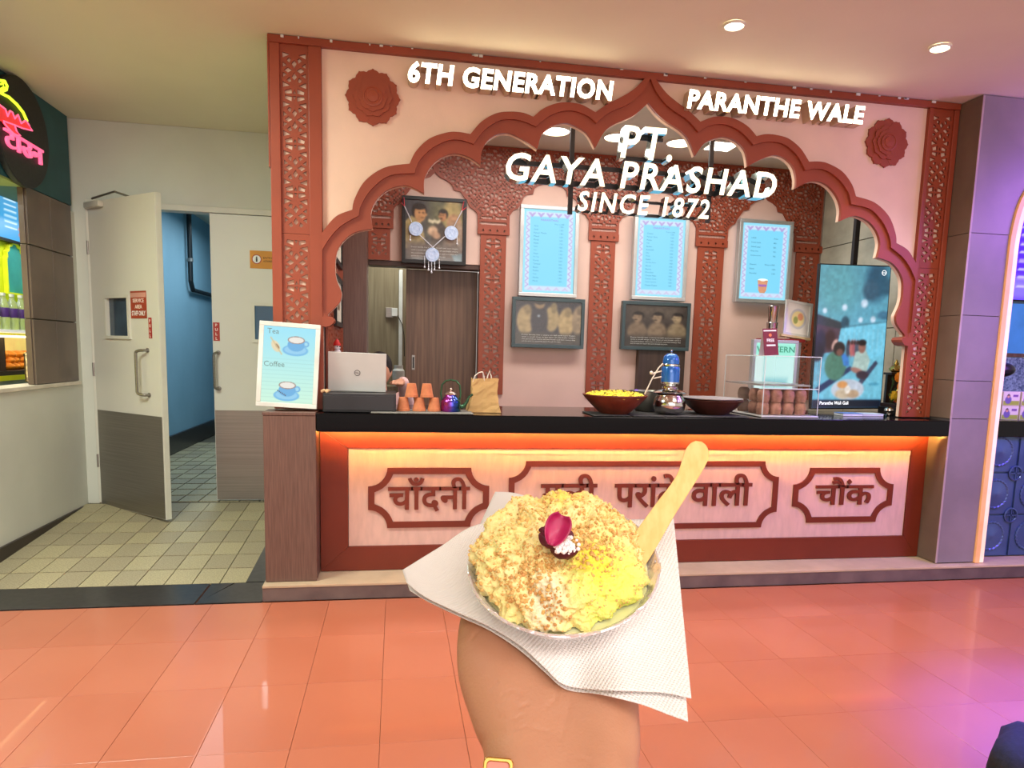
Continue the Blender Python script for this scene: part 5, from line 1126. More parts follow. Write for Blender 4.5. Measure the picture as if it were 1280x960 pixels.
# ------------------------------------------------------------------ acrylic case with clay cups
M_acr = mat('clear_acrylic', (252, 255, 255), 0.02, trans=1.0, ior=1.2, var=0)
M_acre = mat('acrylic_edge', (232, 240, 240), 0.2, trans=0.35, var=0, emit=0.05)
ac = thing('acrylic_case', 'clear acrylic display case holding clay cups beside the screen', 'display case', (2.40, 4.25, GT))
cx0, cx1, cy0, cy1, cz0, cz1 = 2.196, 2.566, 3.99, 4.52, GT+0.0015, 1.388
for nm, bx in (('front_pane', (cx0+.004, cx1-.004, cy0, cy0+.003, cz0+.012, cz0+0.175)), ('side_pane', (cx0, cx0+.003, cy0, cy1, cz0+.012, cz1-.004)), ('side_pane', (cx1-.003, cx1, cy0, cy1, cz0+.012, cz1-.004)), ('back_pane', (cx0+.004, cx1-.004, cy1-.003, cy1, cz0+.012, cz1-.004)), ('top_pane', (cx0, cx1, cy0, cy1, cz1-.0035, cz1)), ('upper_front_pane', (cx0+.004, cx1-.004, cy0+.02, cy0+.023, cz0+0.19, cz1-.004))):
    MB().box(*bx).build(nm, M_acr, ac)
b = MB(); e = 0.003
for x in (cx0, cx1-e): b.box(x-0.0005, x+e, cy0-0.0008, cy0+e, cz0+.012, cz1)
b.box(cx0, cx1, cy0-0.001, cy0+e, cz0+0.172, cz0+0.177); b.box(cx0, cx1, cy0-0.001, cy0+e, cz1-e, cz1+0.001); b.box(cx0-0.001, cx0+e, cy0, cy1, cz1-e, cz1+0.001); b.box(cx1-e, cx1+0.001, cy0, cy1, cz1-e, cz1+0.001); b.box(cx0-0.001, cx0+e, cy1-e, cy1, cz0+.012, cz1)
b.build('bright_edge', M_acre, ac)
MB().box(cx0-0.006, cx1+0.004, cy0-0.006, cy1+0.004, cz0-0.0005, cz0+0.010, bev=0.002).build('base', mat('base_acrylic', (206, 206, 204), 0.2), ac)
MB().box(cx0+.006, cx1-.03, cy0+0.05, cy1-.01, cz0+0.188, cz0+0.200).build('shelf', mat('grey_shelf', (170, 168, 164), 0.3, 0.4), ac)
kk = 0
cupz = cz0+0.0115
dk0 = None
rows_ = [(0, 'front'), (1, 'second')]
names = []
def barrel(lab, loc, m):
    t = thing('clay_cup', lab, 'cup', loc, 'brown clay cups in the acrylic case')
    MB().lathe([(0.001, 0.0775), (0.020, 0.0775), (0.029, 0.072), (0.036, 0.058), (0.039, 0.040), (0.038, 0.022), (0.034, 0.008), (0.035, 0.0), (0.031, 0.001), (0.033, 0.02), (0.034, 0.04), (0.001, 0.068)], 24, Matrix.Translation(loc)).build('cup_body', m, t, True)
    MB().lathe([(0.0388, 0.030), (0.0402, 0.034), (0.0388, 0.038)], 24, Matrix.Translation(loc)).build('rim_band', m, t, True)
    return t
def pair_cup(loc, up, lab):
    global dk0
    if dk0 is None or up != dk0[1].get('u', None): pass
for lev, up in ((0, True), (1, False)):
    src = None
    for r_, rn in ((0, 'front'), (1, 'back')):
        for i in range(4):
            x = cx0+0.048+i*0.083+r_*0.004; y = cy0+0.085+r_*0.11; z = cupz+lev*0.0785
            lab = 'brown clay cup in the case, %s row, %s layer, %s' % (rn, ('lower', 'upper')[lev], ('left end', 'second from left', 'third from left', 'right end')[i])
            if src is None: src = barrel(lab, (x, y, z), M_claydk)
            else: copy_thing(src, (x, y, z), lab)
for lev, up in ((0, True), (1, False)):
    barrel('dusky clay cup alone at the far left of the case, %s layer' % ('lower', 'upper')[lev], (cx0+0.05, cy0+0.34, cupz+lev*0.0785), mat('dusky_clay', (130, 100, 82), 0.85))
# card on the case
cdr = thing('table_tent', 'dark red folded card reading FREE on top of the acrylic case', 'card', (2.36, 4.2, cz1+.001)); M_crd = mat('maroon_card', (110, 30, 34), 0.5)
x0c, x1c = 2.278, 2.375; zc0 = cz1+0.0015
TT2 = Matrix.Translation((x0c, 4.16, zc0)) @ Matrix.Rotation(math.radians(-3), 4, 'Y') @ Matrix.Rotation(math.radians(-10), 4, 'X') @ RX
f = MB().box(0, 0.098, 0, 0.170, -0.0008, 0.0, TT2).build('front_face', M_crd, cdr); MB().box(0, 0.098, 0, 0.170, -0.0008, 0.0, Matrix.Translation((x0c, 4.232, zc0)) @ Matrix.Rotation(math.radians(10), 4, 'X') @ RX).build('back_face', mat('card_white', (222, 212, 206), 0.6), cdr)
print_text('FREE', TT2 @ Matrix.Translation((0, 0, 0.0006)), 0.020, M_inkw, f, 0.049, 0.085, center=True, bold=0.03, width=0.05)
MB().box(0.02, 0.08, 0.058, 0.068, 0.0002, 0.0008, TT2).build('white_bar', M_inkw, f); MB().box(0.006, 0.092, 0.152, 0.160, 0.0002, 0.0008, TT2).build('white_bar', M_inkw, f); MB().lathe([(0.001, 0.0003), (0.010, 0.0003), (0.010, 0.0008), (0.001, 0.0008)], 16, TT2 @ Matrix.Translation((0.049, 0.128, 0))).build('orange_dot', mat('orange_ink', (226, 120, 60), 0.5), f)
# lit WESTERN box behind the case
wbx = thing('lit_notice', 'grey framed lit panel with green WESTERN lettering behind the acrylic case', 'sign', (2.6, 4.58, GT))
X0, X1, Z0, Z1 = 2.40, 2.735, 1.016, 1.500; yb = 4.545; w_ = 0.022
b = MB()
for a in ((X0, X1, Z0, Z0+w_), (X0, X1, Z1-w_, Z1), (X0, X0+w_, Z0+w_, Z1-w_), (X1-w_, X1, Z0+w_, Z1-w_)): b.box(a[0], a[1], yb-0.01, yb+0.03, a[2], a[3], bev=0.002)
b.build('frame', M_alu, wbx)
def fw(U, V, c): c[:] = (196, 232, 226); P_rect(c, U, V, 0, 0, 1, 0.2, (140, 232, 204), 0.1); P_rect(c, U, V, 0.25, 0.55, 0.85, 0.68, (130, 190, 196), 0.1); P_rect(c, U, V, 0.0, 0.2, 0.2, 1, (216, 236, 232), 0.05)
pp = picture('lit_panel', facing(X0+w_, yb-0.004, Z0+w_), X1-X0-2*w_, Z1-Z0-2*w_, 40, 50, fw, attr_mat('lit_notice_print', 0.7), wbx)
print_text('WESTERN', facing(X0+w_, yb-0.0048, Z0+w_), 0.040, mat('green_ink', (60, 150, 110), 0.5), pp, 0.004, Z1-Z0-2*w_-0.062, width=0.284, bold=0.01)
# steel tumblers and easel picture on top of a red ledge
lg_ = tag(recentre(MB().box(2.50, 2.84, 4.63, 4.70, 1.490, 1.512, bev=0.002).build('shelf', mat('red_ledge', (140, 44, 40), 0.4))), 'dark red ledge above the lit green lettered panel', 'shelf')
MB().box(2.52, 2.54, 4.645, 4.685, 0.10, 1.489).build('shelf_post', M_alu, lg_); MB().box(2.80, 2.82, 4.645, 4.685, 0.10, 1.489).build('shelf_post', M_alu, lg_)
for z, rr, lab in ((1.513, 0.040, 'lower polished steel tumbler beside the easel picture'), (1.627, 0.038, 'upper polished steel tumbler beside the easel picture')):
    t = thing('steel_tumbler', lab, 'tumbler', (2.60, 4.665, z), 'stacked steel tumblers')
    MB().lathe([(0.001, 0), (rr*0.82, 0), (rr*0.84, 0.004), (rr, 0.105), (rr*1.05, 0.108), (rr, 0.111), (rr*0.9, 0.10), (0.001, 0.02)], 28, Matrix.Translation((2.60, 4.665, z))).build('tumbler_body', M_steelp, t, True)
ez = thing('easel_picture', 'small white framed food picture leaning on a wooden easel beside the screen', 'picture frame', (2.74, 4.62, 1.513))
TE = Matrix.Translation((2.675, 4.650, 1.545)) @ Matrix.Rotation(math.radians(7), 4, 'Y') @ Matrix.Rotation(math.radians(-9), 4, 'X') @ RX
EW, EH = 0.21, 0.25; w_ = 0.018; b = MB()
for a in ((0, EW, 0, w_), (0, EW, EH-w_, EH), (0, w_, w_, EH-w_), (EW-w_, EW, w_, EH-w_)): b.box(a[0], a[1], a[2], a[3], -0.006, 0.004, TE)
b.build('frame', MATS['white_frame'], ez)
def fe(U, V, c): c[:] = (226, 222, 214); P_ell(c, U, V, 0.5, 0.5, 0.36, 0.34, (190, 190, 196), 0.1); P_ell(c, U, V, 0.5, 0.5, 0.28, 0.26, (232, 214, 150), 0.2); P_ell(c, U, V, 0.6, 0.42, 0.12, 0.12, (220, 150, 110), 0.3); P_ell(c, U, V, 0.4, 0.55, 0.1, 0.12, (150, 160, 90), 0.3)
picture('print', TE @ Matrix.Translation((w_, w_, 0.0)), EW-2*w_, EH-2*w_, 40, 46, fe, attr_mat('print_matte2', 0, 0.5), ez)
b = MB(); b.box(-0.02, EW, -0.016, -0.001, -0.012, 0.016, TE); b.build('easel_rail', mat('pale_wood', (214, 186, 140), 0.6), ez); b = MB(); b.tube([TE @ Vector((0.03, -0.012, 0.0)), (2.692, 4.645, 1.5135)], 0.005, 6); b.tube([TE @ Vector((0.17, -0.012, 0.0)), (2.835, 4.645, 1.5135)], 0.005, 6); b.build('easel_leg', MATS['pale_wood'], ez)
# ------------------------------------------------------------------ upright screen
tv = thing('display_screen', 'tall portrait screen showing a crowd beside a food table', 'screen', (3.10, 4.52, GT))
p00, p10, p11, p01 = onY(1022, 330.5, 4.5), onY(1115.5, 334, 4.5), onY(1105, 512.5, 4.5), onY(1019.5, 509.5, 4.5)
TW, TH = 0.545, 0.992; TS = Matrix.Translation((2.840, 4.50, 1.030)) @ Matrix.Rotation(math.radians(-1.0), 4, 'Y') @ RX
MB().box(0, TW, 0, TH, -0.030, -0.001, TS, bev=0.004).build('casing', M_black, tv)
def ftv(U, V, c):
    k = V[..., None]; c[:] = np.array((92, 158, 180))*(1-k)+np.array((110, 190, 222))*k
    P_ell(c, U, V, 0.82, 0.10, 0.16, 0.14, (48, 90, 116), 0.6); P_ell(c, U, V, 0.74, 0.17, 0.12, 0.07, (60, 96, 120), 0.5); P_ell(c, U, V, 0.97, 0.14, 0.1, 0.06, (50, 92, 116), 0.5); P_ell(c, U, V, 0.96, 0.34, 0.1, 0.03, (70, 120, 150), 0.5)
    P_ell(c, U, V, 0.25, 0.15, 0.3, 0.2, (100, 170, 176), 0.9, 0, 0.6)
    for x, y, r in ((0.38, 0.29, .035), (0.66, 0.26, .045), (0.10, 0.315, .03), (0.62, 0.375, .03), (0.80, 0.37, .035), (0.2, 0.395, .04), (0.10, 0.40, 0.03)): P_ell(c, U, V, x, y, r*1.1, r*0.65, (206, 226, 246), 0.5)
    P_poly(c, U, V, [(0, 0.34), (0.36, 0.395), (0.36, 0.44), (0, 0.42)], (52, 60, 70)); P_ell(c, U, V, 0.40, 0.40, 0.06, 0.05, (40, 80, 100), 0.4)
    P_poly(c, U, V, [(0.30, 0.44), (1, 0.39), (1, 0.68), (0.30, 0.58)], (120, 206, 236)); 
    for x in np.linspace(0.40, 0.95, 9): P_rect(c, U, V, x, 0.44, x+0.012, 0.60, (166, 224, 244), 0.01, 0.6)
    P_line(c, U, V, 0.40, 0.425, 1.0, 0.385, 0.008, (70, 120, 140), 0.8, 1.8)
    P_poly(c, U, V, [(0, 0.41), (0.34, 0.44), (0.30, 0.60), (0, 0.62)], (84, 62, 78)); P_ell(c, U, V, 0.20, 0.52, 0.08, 0.07, (60, 34, 40), 0.4); P_ell(c, U, V, 0.06, 0.55, 0.08, 0.10, (40, 40, 60), 0.4); P_ell(c, U, V, 0.27, 0.55, 0.05, 0.03, (214, 170, 160), 0.4, -0.6)
    P_ell(c, U, V, 0.02, 0.60, 0.1, 0.07, (34, 32, 48), 0.3)
    P_poly(c, U, V, [(0.0, 0.93), (0.0, 0.86), (0.95, 0.62), (1, 0.66), (1, 0.93)], (116, 196, 222)); P_poly(c, U, V, [(0.03, 0.86), (0.52, 0.70), (0.54, 0.73), (0.08, 0.90)], (36, 54, 96)); P_poly(c, U, V, [(0.64, 0.82), (0.88, 0.66), (0.92, 0.68), (0.68, 0.85)], (60, 70, 96))
    P_ell(c, U, V, 0.30, 0.70, 0.155, 0.105, (78, 128, 110), 0.15); P_poly(c, U, V, [(0.36, 0.60), (0.48, 0.63), (0.50, 0.70), (0.42, 0.70)], (60, 130, 210)); P_ell(c, U, V, 0.34, 0.58, 0.085, 0.05, (40, 30, 30), 0.15); P_ell(c, U, V, 0.35, 0.605, 0.05, 0.025, (120, 80, 70), 0.3)
    for x, col in ((0.47, (60, 70, 90)), (0.52, (190, 110, 110)), (0.56, (170, 90, 100)), (0.60, (80, 90, 110))): P_ell(c, U, V, x, 0.575, 0.035, 0.06, col, 0.3); P_ell(c, U, V, x, 0.535, 0.018, 0.015, (60, 40, 40), 0.3)
    P_poly(c, U, V, [(0.58, 0.60), (0.72, 0.58), (0.80, 0.66), (0.76, 0.74), (0.54, 0.72)], (176, 202, 196)); P_ell(c, U, V, 0.67, 0.565, 0.055, 0.045, (150, 104, 92), 0.2); P_ell(c, U, V, 0.67, 0.535, 0.06, 0.022, (36, 28, 30), 0.2); P_ell(c, U, V, 0.62, 0.735, 0.10, 0.02, (170, 120, 110), 0.3, 0.15); P_ell(c, U, V, 0.70, 0.765, 0.09, 0.03, (60, 46, 60), 0.3)
    P_ell(c, U, V, 0.50, 0.87, 0.24, 0.075, (196, 206, 222), 0.1); P_ell(c, U, V, 0.42, 0.835, 0.075, 0.026, (214, 150, 90), 0.3); P_ell(c, U, V, 0.44, 0.90, 0.12, 0.035, (206, 186, 160), 0.3); P_ell(c, U, V, 0.58, 0.90, 0.09, 0.03, (190, 160, 130), 0.3); P_ell(c, U, V, 0.50, 0.87, 0.04, 0.03, (240, 230, 220), 0.3)
    P_ell(c, U, V, 0.88, 0.83, 0.08, 0.012, (80, 160, 190), 0.4)
    P_rect(c, U, V, 0, 0.943, 1, 1, (14, 24, 44), 0.004)
scr = picture('picture', TS @ Matrix.Translation((0.008, 0.010, 0.0004)), TW-0.016, TH-0.018, 150, 260, ftv, attr_mat('screen_emit', 0.62), tv, blur=5, grain=0.10)
print_text('Paranthe Wali Gali', TS @ Matrix.Translation((0, 0, 0.0012)), 0.024, mat('white_screen_text', (236, 240, 246), 0.5, emit=0.8), scr, 0.065, 0.032, width=0.22, bold=0.01)
b = MB(); b.lathe([(0.014, 0.0004), (0.018, 0.0004), (0.018, 0.0012), (0.014, 0.0012)], 20, TS @ Matrix.Translation((TW-0.055, TH-0.05, 0.0012))); b.box(TW-0.068, TW-0.042, TH-0.052, TH-0.048, 0.0014, 0.002, TS); b.build('screen_icon', MATS['white_screen_text'], scr)
MB().box(3.10, 3.135, 4.545, 4.575, 1.6, CEIL-0.005, bev=0.002).build('ceiling_pole', M_black, tv); MB().box(3.0, 3.22, 4.531, 4.546, 1.40, 1.80, bev=0.002).build('bracket', M_black, tv)
for (nm, bx, col, lab) in (('book', (2.86, 3.00, 4.16, 4.26, GT+0.001, GT+0.018), (70, 120, 176), 'blue book lying below the tall screen'), ('paper_stack', (3.01, 3.16, 4.17, 4.27, GT+0.001, GT+0.016), (190, 214, 220), 'small stack of white papers below the tall screen')):
    t = thing(nm, lab, nm.split('_')[0], ((bx[0]+bx[1])/2, 4.2, GT)); m_ = mat(nm+'_mat', col, 0.5)
    MB().box(bx[0], bx[1], bx[2], bx[3], bx[4], bx[5]-0.003).build('pages', mat('pages_white', (214, 220, 222), 0.7), t); MB().box(bx[0]-0.002, bx[1]+0.002, bx[2]-0.002, bx[3]+0.002, bx[5]-0.0028, bx[5]).build('cover', m_, t)
o = thing('steel_ball', 'small polished ornament in front of the flower pot', 'ornament', (3.235, 4.25, GT)); MB().lathe([(0.001, 0.001), (0.018, 0.001), (0.022, 0.004), (0.012, 0.010), (0.012, 0.014), (0.026, 0.022), (0.031, 0.036), (0.026, 0.050), (0.010, 0.057), (0.001, 0.058)], 24, Matrix.Translation((3.235, 4.22, GT))).build('ornament_body', M_steelp, o, True)
# ------------------------------------------------------------------ shrine: dark urn, marigolds, brass finial
sh = thing('shrine', 'small dark shrine with a brass pot on top behind the arch foot', 'shrine', (3.36, 4.40, GT))
MB().box(3.325, 3.60, 4.28, 4.455, GT+0.001, GT+0.05, bev=0.004).build('plinth', M_black, sh); MB().box(3.335, 3.59, 4.29, 4.45, GT+0.051, GT+0.075, bev=0.003).build('step', mat('dark_wood_shrine', (50, 30, 24), 0.4), sh)
MB().box(3.36, 3.58, 4.43, 4.45, GT+0.076, GT+0.27).build('back_board', MATS['dark_wood_shrine'], sh)
MB().box(3.345, 3.595, 4.37, 4.455, GT+0.2705, GT+0.285, bev=0.002).build('top_shelf', MATS['dark_wood_shrine'], sh)
MB().lathe([(0.001, 0.286), (0.022, 0.286), (0.042, 0.300), (0.046, 0.312), (0.030, 0.330), (0.014, 0.338), (0.018, 0.348), (0.010, 0.360), (0.005, 0.374), (0.001, 0.376)], 24, Matrix.Translation((3.405, 4.41, GT))).build('brass_pot', mat('brass', (206, 168, 90), 0.25, 0.9), sh, True)
idl = thing('idol', 'small white and red seated idol inside the dark shrine', 'figurine', (3.36, 4.42, GT+0.076)); b = MB(); b.sphere((3.40, 4.36, GT+0.108), 0.030, 12, 8, (1.2, .8, 1)); b.sphere((3.40, 4.36, GT+0.148), 0.018, 12, 8); limb(b, [(Vector((3.375, 4.35, GT+0.125)), 0.010), (Vector((3.360, 4.33, GT+0.10)), 0.008)], 8); limb(b, [(Vector((3.425, 4.35, GT+0.125)), 0.010), (Vector((3.44, 4.33, GT+0.10)), 0.008)], 8)
b.build('figure', mat('idol_red', (190, 60, 50), 0.4), idl, True)
b = MB(); b.lathe([(0.020, 0), (0.012, 0.015), (0.001, 0.026)], 12, Matrix.Translation((3.40, 4.36, GT+0.160))); b.build('crown', MATS['brass'], idl, True)
M_mari = [mat('marigold_orange', (236, 140, 20), 0.7), mat('marigold_yellow', (240, 196, 40), 0.7)]
rnd = random.Random(2)
def marigold(c, r, m, lab):
    t = thing('marigold', lab, 'flower', c, 'marigolds on the shrine'); 
    for ly, (n, rr, zz_) in enumerate(((12, 1.0, 0.0), (10, 0.75, 0.25), (7, 0.45, 0.45))):
        b = MB()
        for i in range(n):
            a = 2*PI*(i+0.5*ly)/n; b.sphere((c[0]+math.cos(a)*r*rr*0.75, c[1]-zz_*r*0.9, c[2]+math.sin(a)*r*rr*0.75), r*0.34, 6, 5, (1, .5, 1))
        b.build('petal_ring', m, t, True)
    MB().sphere(c, r*0.62, 8, 6).build('core', m, t, True)
marigold((3.390, 4.350, GT+0.255), 0.034, M_mari[0], 'orange marigold highest, just under the brass pot'); marigold((3.425, 4.33, GT+0.225), 0.030, M_mari[1], 'golden marigold below and right of the highest one')
marigold((3.375, 4.305, GT+0.195), 0.030, M_mari[0], 'orange marigold in the middle of the string'); marigold((3.330, 4.310, GT+0.130), 0.032, M_mari[1], 'yellow marigold low on the left of the shrine'); marigold((3.370, 4.310, GT+0.105), 0.026, M_mari[0], 'small orange marigold lowest in the shrine')
lf = thing('leaf_sprig', 'dark green leaf sprig at the left side of the shrine', 'leaves', (3.30, 4.36, GT+0.08))
for k in range(9):
    a = rnd.uniform(-0.9, 0.9); z = GT+0.09+k*0.018; x = 3.305+0.012*math.sin(k*2.1)
    b = MB(); T = Matrix.Translation((x, 4.30, z)) @ Matrix.Rotation(a, 4, 'Y') @ RX; b.add([T @ Vector(p) for p in ((0, 0, 0), (0.008, 0.012, 0.003), (0, 0.030, 0), (-0.008, 0.012, 0.003))], [(0, 1, 2, 3)]); b.build('leaf', mat('leaf_green', (60, 84, 40), 0.6), lf)
MB().tube([(3.305, 4.305, GT+0.076), (3.30, 4.305, GT+0.16), (3.31, 4.305, GT+0.25)], 0.002, 5).build('stem', MATS['leaf_green'], lf)
# ------------------------------------------------------------------ round ceiling lamps
def clamp_(x, y, r, lab, spotE=0, grp=None):
    t = thing('ceiling_lamp', lab, 'lamp', (x, y, CEIL-0.02), grp)
    MB().lathe([(r, 0), (r*1.15, 0), (r*1.18, 0.010), (r, 0.012)], 32, Matrix.Translation((x, y, CEIL-0.0135))).build('rim', mat('lamp_rim', (220, 214, 200), 0.4), t, True)
    MB().lathe([(0.001, 0), (r*0.99, 0), (r*0.99, 0.004), (0.001, 0.004)], 32, Matrix.Translation((x, y, CEIL-0.009))).build('diffuser', M_lamp, t)
    if spotE: spot('downlight', (x, y, CEIL-0.03), spotE, (1.0, 0.93, 0.82), 110, 0.7, 0.06)
for x, y, lab in ((1.598, 3.424, 'small bright recessed downlight over the left of the PARANTHE letters'), (2.711, 3.408, 'small bright recessed downlight towards the right pillar')): clamp_(x, y, 0.045, lab, 42, 'recessed downlights in front of the kiosk')
for x, y, s_ in ((0.49, 2.9, 'middle'), (-0.62, 2.9, 'left')): clamp_(x, y, 0.045, 'small recessed downlight above the %s of the kiosk front, outside the view' % s_, 42, 'recessed downlights in front of the kiosk')
for x, y, lab in ((1.125, 5.25, 'round white ceiling lamp inside the kiosk, left one'), (1.60, 5.27, 'round white ceiling lamp inside the kiosk, behind the PT letters'), (2.09, 5.28, 'round white ceiling lamp inside the kiosk, right one')): clamp_(x, y, 0.10, lab, 0, 'round lamps inside the kiosk')
sq = thing('ceiling_lamp', 'square white ceiling panel lamp at the right inside the kiosk', 'lamp', (2.46, 5.42, CEIL-0.02)); MB().box(2.30, 2.52, 5.15, 5.37, CEIL-0.014, CEIL-0.003).build('rim', MATS['lamp_rim'], sq); MB().box(2.315, 2.505, 5.165, 5.355, CEIL-0.018, CEIL-0.0145).build('diffuser', M_lamp, sq)

# ------------------------------------------------------------------ left stall
SX = -2.30
sg = thing('neon_sign', 'round black sign with pink and yellow neon on the teal fascia', 'sign', (SX, 5.1, 2.35))
TS_ = Matrix(((0, 0, 1, SX), (1, 0, 0, 0), (0, 1, 0, 0), (0, 0, 0, 1)))     # local X -> world Y, local Y -> world Z, local Z -> world +X
TS_ = Matrix(((0, 0, 1, SX-0.006), (1, 0, 0, 0), (0, 1, 0, 0), (0, 0, 0, 1)))
MB().lathe([(0.001, -0.036), (0.318, -0.036), (0.327, -0.030), (0.327, 0.0), (0.320, 0.006), (0.001, 0.006)], 64, TS_ @ Matrix.Translation((5.117, 2.640, 0))).build('disc', mat('sign_black', (26, 28, 28), 0.5, var=0.2, scale=60), sg, True)
M_npink = mat('neon_pink', (255, 110, 150), 0.4, emit=0.75, ecol=(255, 96, 140), var=0); M_nyel = mat('neon_yellow', (220, 255, 60), 0.4, emit=0.9, ecol=(206, 240, 50), var=0); M_nred = mat('neon_red', (230, 50, 50), 0.4, emit=0.35, ecol=(236, 60, 60), var=0)
def sp_(px, py, d=0.012):
    p = onX(px, py, SX); return Vector((SX+d, p.y, p.z))
me = fit_text('टाउन', 4.862, 5.325, 2.492, 2.590, 0.01, 0, 0.016)
for q in split_islands(me):
    for v in q.vertices: v.co.y += 0.02-(v.co.x-4.862)*0.02
    q.transform(TS_ @ Matrix.Translation((0, -0.01, 0.016))); q.materials.append(M_npink); link('letter', q, sg)
arc = [(-12, 108), (0, 117), (8, 121), (18, 130), (26, 140), (31, 151)]
MB().tube([sp_(*p) for p in arc], 0.009, 8).build('neon_tube', M_nyel, sg, True)
MB().tube([sp_(*p) for p in ((-4, 100), (3, 101), (6, 107), (5, 112), (0, 114), (-5, 112))], 0.008, 8).build('neon_tube', M_nyel, sg, True)
MB().tube([sp_(*p) for p in ((-2, 105), (1, 104), (2, 109), (-2, 111))], 0.006, 8).build('neon_tube', M_nyel, sg, True)
def flat_sign(pts, m, nm, d0=0.008, d1=0.016):
    P = [sp_(*p, d1) for p in pts]; Q = [sp_(*p, d0) for p in pts]; n = len(P); b = MB(); b.add(P+Q, [tuple(range(n)), tuple(range(2*n-1, n-1, -1))]+[(i, (i+1) % n, (i+1) % n+n, i+n) for i in range(n)]); b.build(nm, m, sg)
flat_sign([(-6, 130), (2, 136), (5, 145), (8, 138), (11, 140), (14, 148), (18, 143), (21, 151), (22, 154), (28, 150), (32, 156), (36, 163), (24, 160), (14, 156), (2, 152), (-6, 150)], M_nred, 'red_panel')
flat_sign([(0, 152), (14, 157), (16, 163), (21, 169), (14, 168), (6, 160)], M_nred, 'red_panel')
MB().tube([sp_(*p, 0.02) for p in ((-6, 130), (2, 136), (5, 145), (8, 138), (11, 140), (14, 148), (18, 143), (21, 151), (22, 154), (28, 150), (32, 156), (36, 163), (24, 160), (14, 156), (0, 151))], 0.005, 6).build('neon_tube', M_npink, sg, True)
MB().tube([sp_(*p, 0.02) for p in ((14, 157), (16, 163), (21, 169), (14, 168), (6, 160), (0, 153))], 0.005, 6).build('neon_tube', M_npink, sg, True)
# inside of the stall
M_yel = mat('lime_yellow_wall', (214, 222, 20), 0.6, var=0.04)
struct(MB().box(-3.08, -2.98, -1.0, 7.6, 0.0, 2.30).build('wall_left', M_yel), 'lime yellow inner wall of the left stall')
struct(MB().box(-2.98, -2.66, 7.3, 7.4, 0.0, 2.6).build('wall_left', M_yel), 'lime yellow end wall of the left stall')
mb_ = thing('menu_board', 'blue lit menu board inside the left stall', 'menu', (-2.94, 6.0, 2.13))
MB().box(-2.975, -2.925, 5.0, 6.55, 2.10, 2.62).build('casing', M_black, mb_)
def fm(U, V, c):
    k = V[..., None]; c[:] = np.array((90, 140, 176))*(1-k)+np.array((40, 150, 210))*k
    for i in range(9): P_rect(c, U, V, 0.30, 0.12+i*0.085, 0.62-0.05*(i % 3), 0.145+i*0.085, (190, 220, 236), 0.01); P_rect(c, U, V, 0.74, 0.12+i*0.085, 0.86, 0.145+i*0.085, (190, 220, 236), 0.01)
    for i in range(6): P_ell(c, U, V, 0.90+0.02*(i % 3), 0.80+0.03*(i % 4), 0.03, 0.04, (206, 90, 100), 0.4)
TM = Matrix(((0, 0, 1, -2.9245), (1, 0, 0, 5.02), (0, 1, 0, 2.12), (0, 0, 0, 1)))
picture('lit_panel', TM, 1.5, 0.48, 120, 50, fm, attr_mat('stall_menu_print', 0.9), mb_)
nch = thing('arched_niche', 'teal arched niche panel on the lime yellow wall', 'niche', (-2.97, 6.32, 1.74))
def side_panel_(loops, depth, xb, m, nm, par):
    me = curve_mesh(loops, depth); me.transform(Matrix(((0, 0, 1, xb), (1, 0, 0, 0), (0, 1, 0, 0), (0, 0, 0, 1)))); me.materials.clear(); me.materials.append(m); return link(nm, me, par)
ar = [(6.19, 1.72), (6.19, 1.97), (6.205, 1.99), (6.20, 2.02), (6.23, 2.04), (6.235, 2.07), (6.27, 2.075), (6.29, 2.095), (6.325, 2.10), (6.36, 2.095), (6.38, 2.075), (6.415, 2.07), (6.42, 2.04), (6.45, 2.02), (6.445, 1.99), (6.46, 1.97), (6.46, 1.72)]
side_panel_([ar], 0.01, -2.972, mat('niche_teal', (64, 160, 156), 0.5), 'niche_back', nch)
big = [(6.325+(x-6.325)*1.12, 1.72+(z-1.72)*1.07-0.012) for x, z in ar]
side_panel_([big, ar], 0.03, -2.964, mat('yellow_trim', (226, 232, 40), 0.5), 'niche_trim', nch)
# bottle shelf
o = tag(recentre(MB().box(-2.975, -2.64, 4.3, 6.8, 1.405, 1.425).build('shelf', mat('white_shelf', (226, 226, 220), 0.4, emit=0.35))), 'white lit shelf carrying the water bottles in the left stall', 'shelf')
M_bott = mat('bottle_plastic', (210, 220, 214), 0.1, trans=0.75, var=0); M_plab = mat('violet_label', (84, 50, 130), 0.5)
def bottle(x, y, z, lab, src=[None]):
    if src[0]: return copy_thing(src[0], (x, y, z), lab)
    t = thing('water_bottle', lab, 'bottle', (x, y, z), 'water bottles in the left stall'); T = Matrix.Translation((x, y, z))
    MB().lathe([(0.001, 0), (0.034, 0), (0.036, 0.01), (0.036, 0.15), (0.030, 0.185), (0.016, 0.215), (0.014, 0.232), (0.001, 0.232)], 16, T).build('bottle_body', M_bott, t, True)
    MB().lathe([(0.037, 0.085), (0.0375, 0.086), (0.0375, 0.149), (0.037, 0.15)], 16, T).build('wrap_label', M_plab, t, True); MB().lathe([(0.001, 0.2325), (0.0165, 0.2325), (0.0165, 0.252), (0.001, 0.253)], 12, T).build('cap', mat('white_cap', (230, 232, 230), 0.4), t, True)
    src[0] = t; return t
nmz = ('first', 'second', 'third', 'fourth', 'fifth', 'sixth', 'seventh')
for i in range(7): bottle(-2.70, 5.10+i*0.118, 1.426, '%s violet labelled water bottle from the left, front row of the lit shelf' % nmz[i])
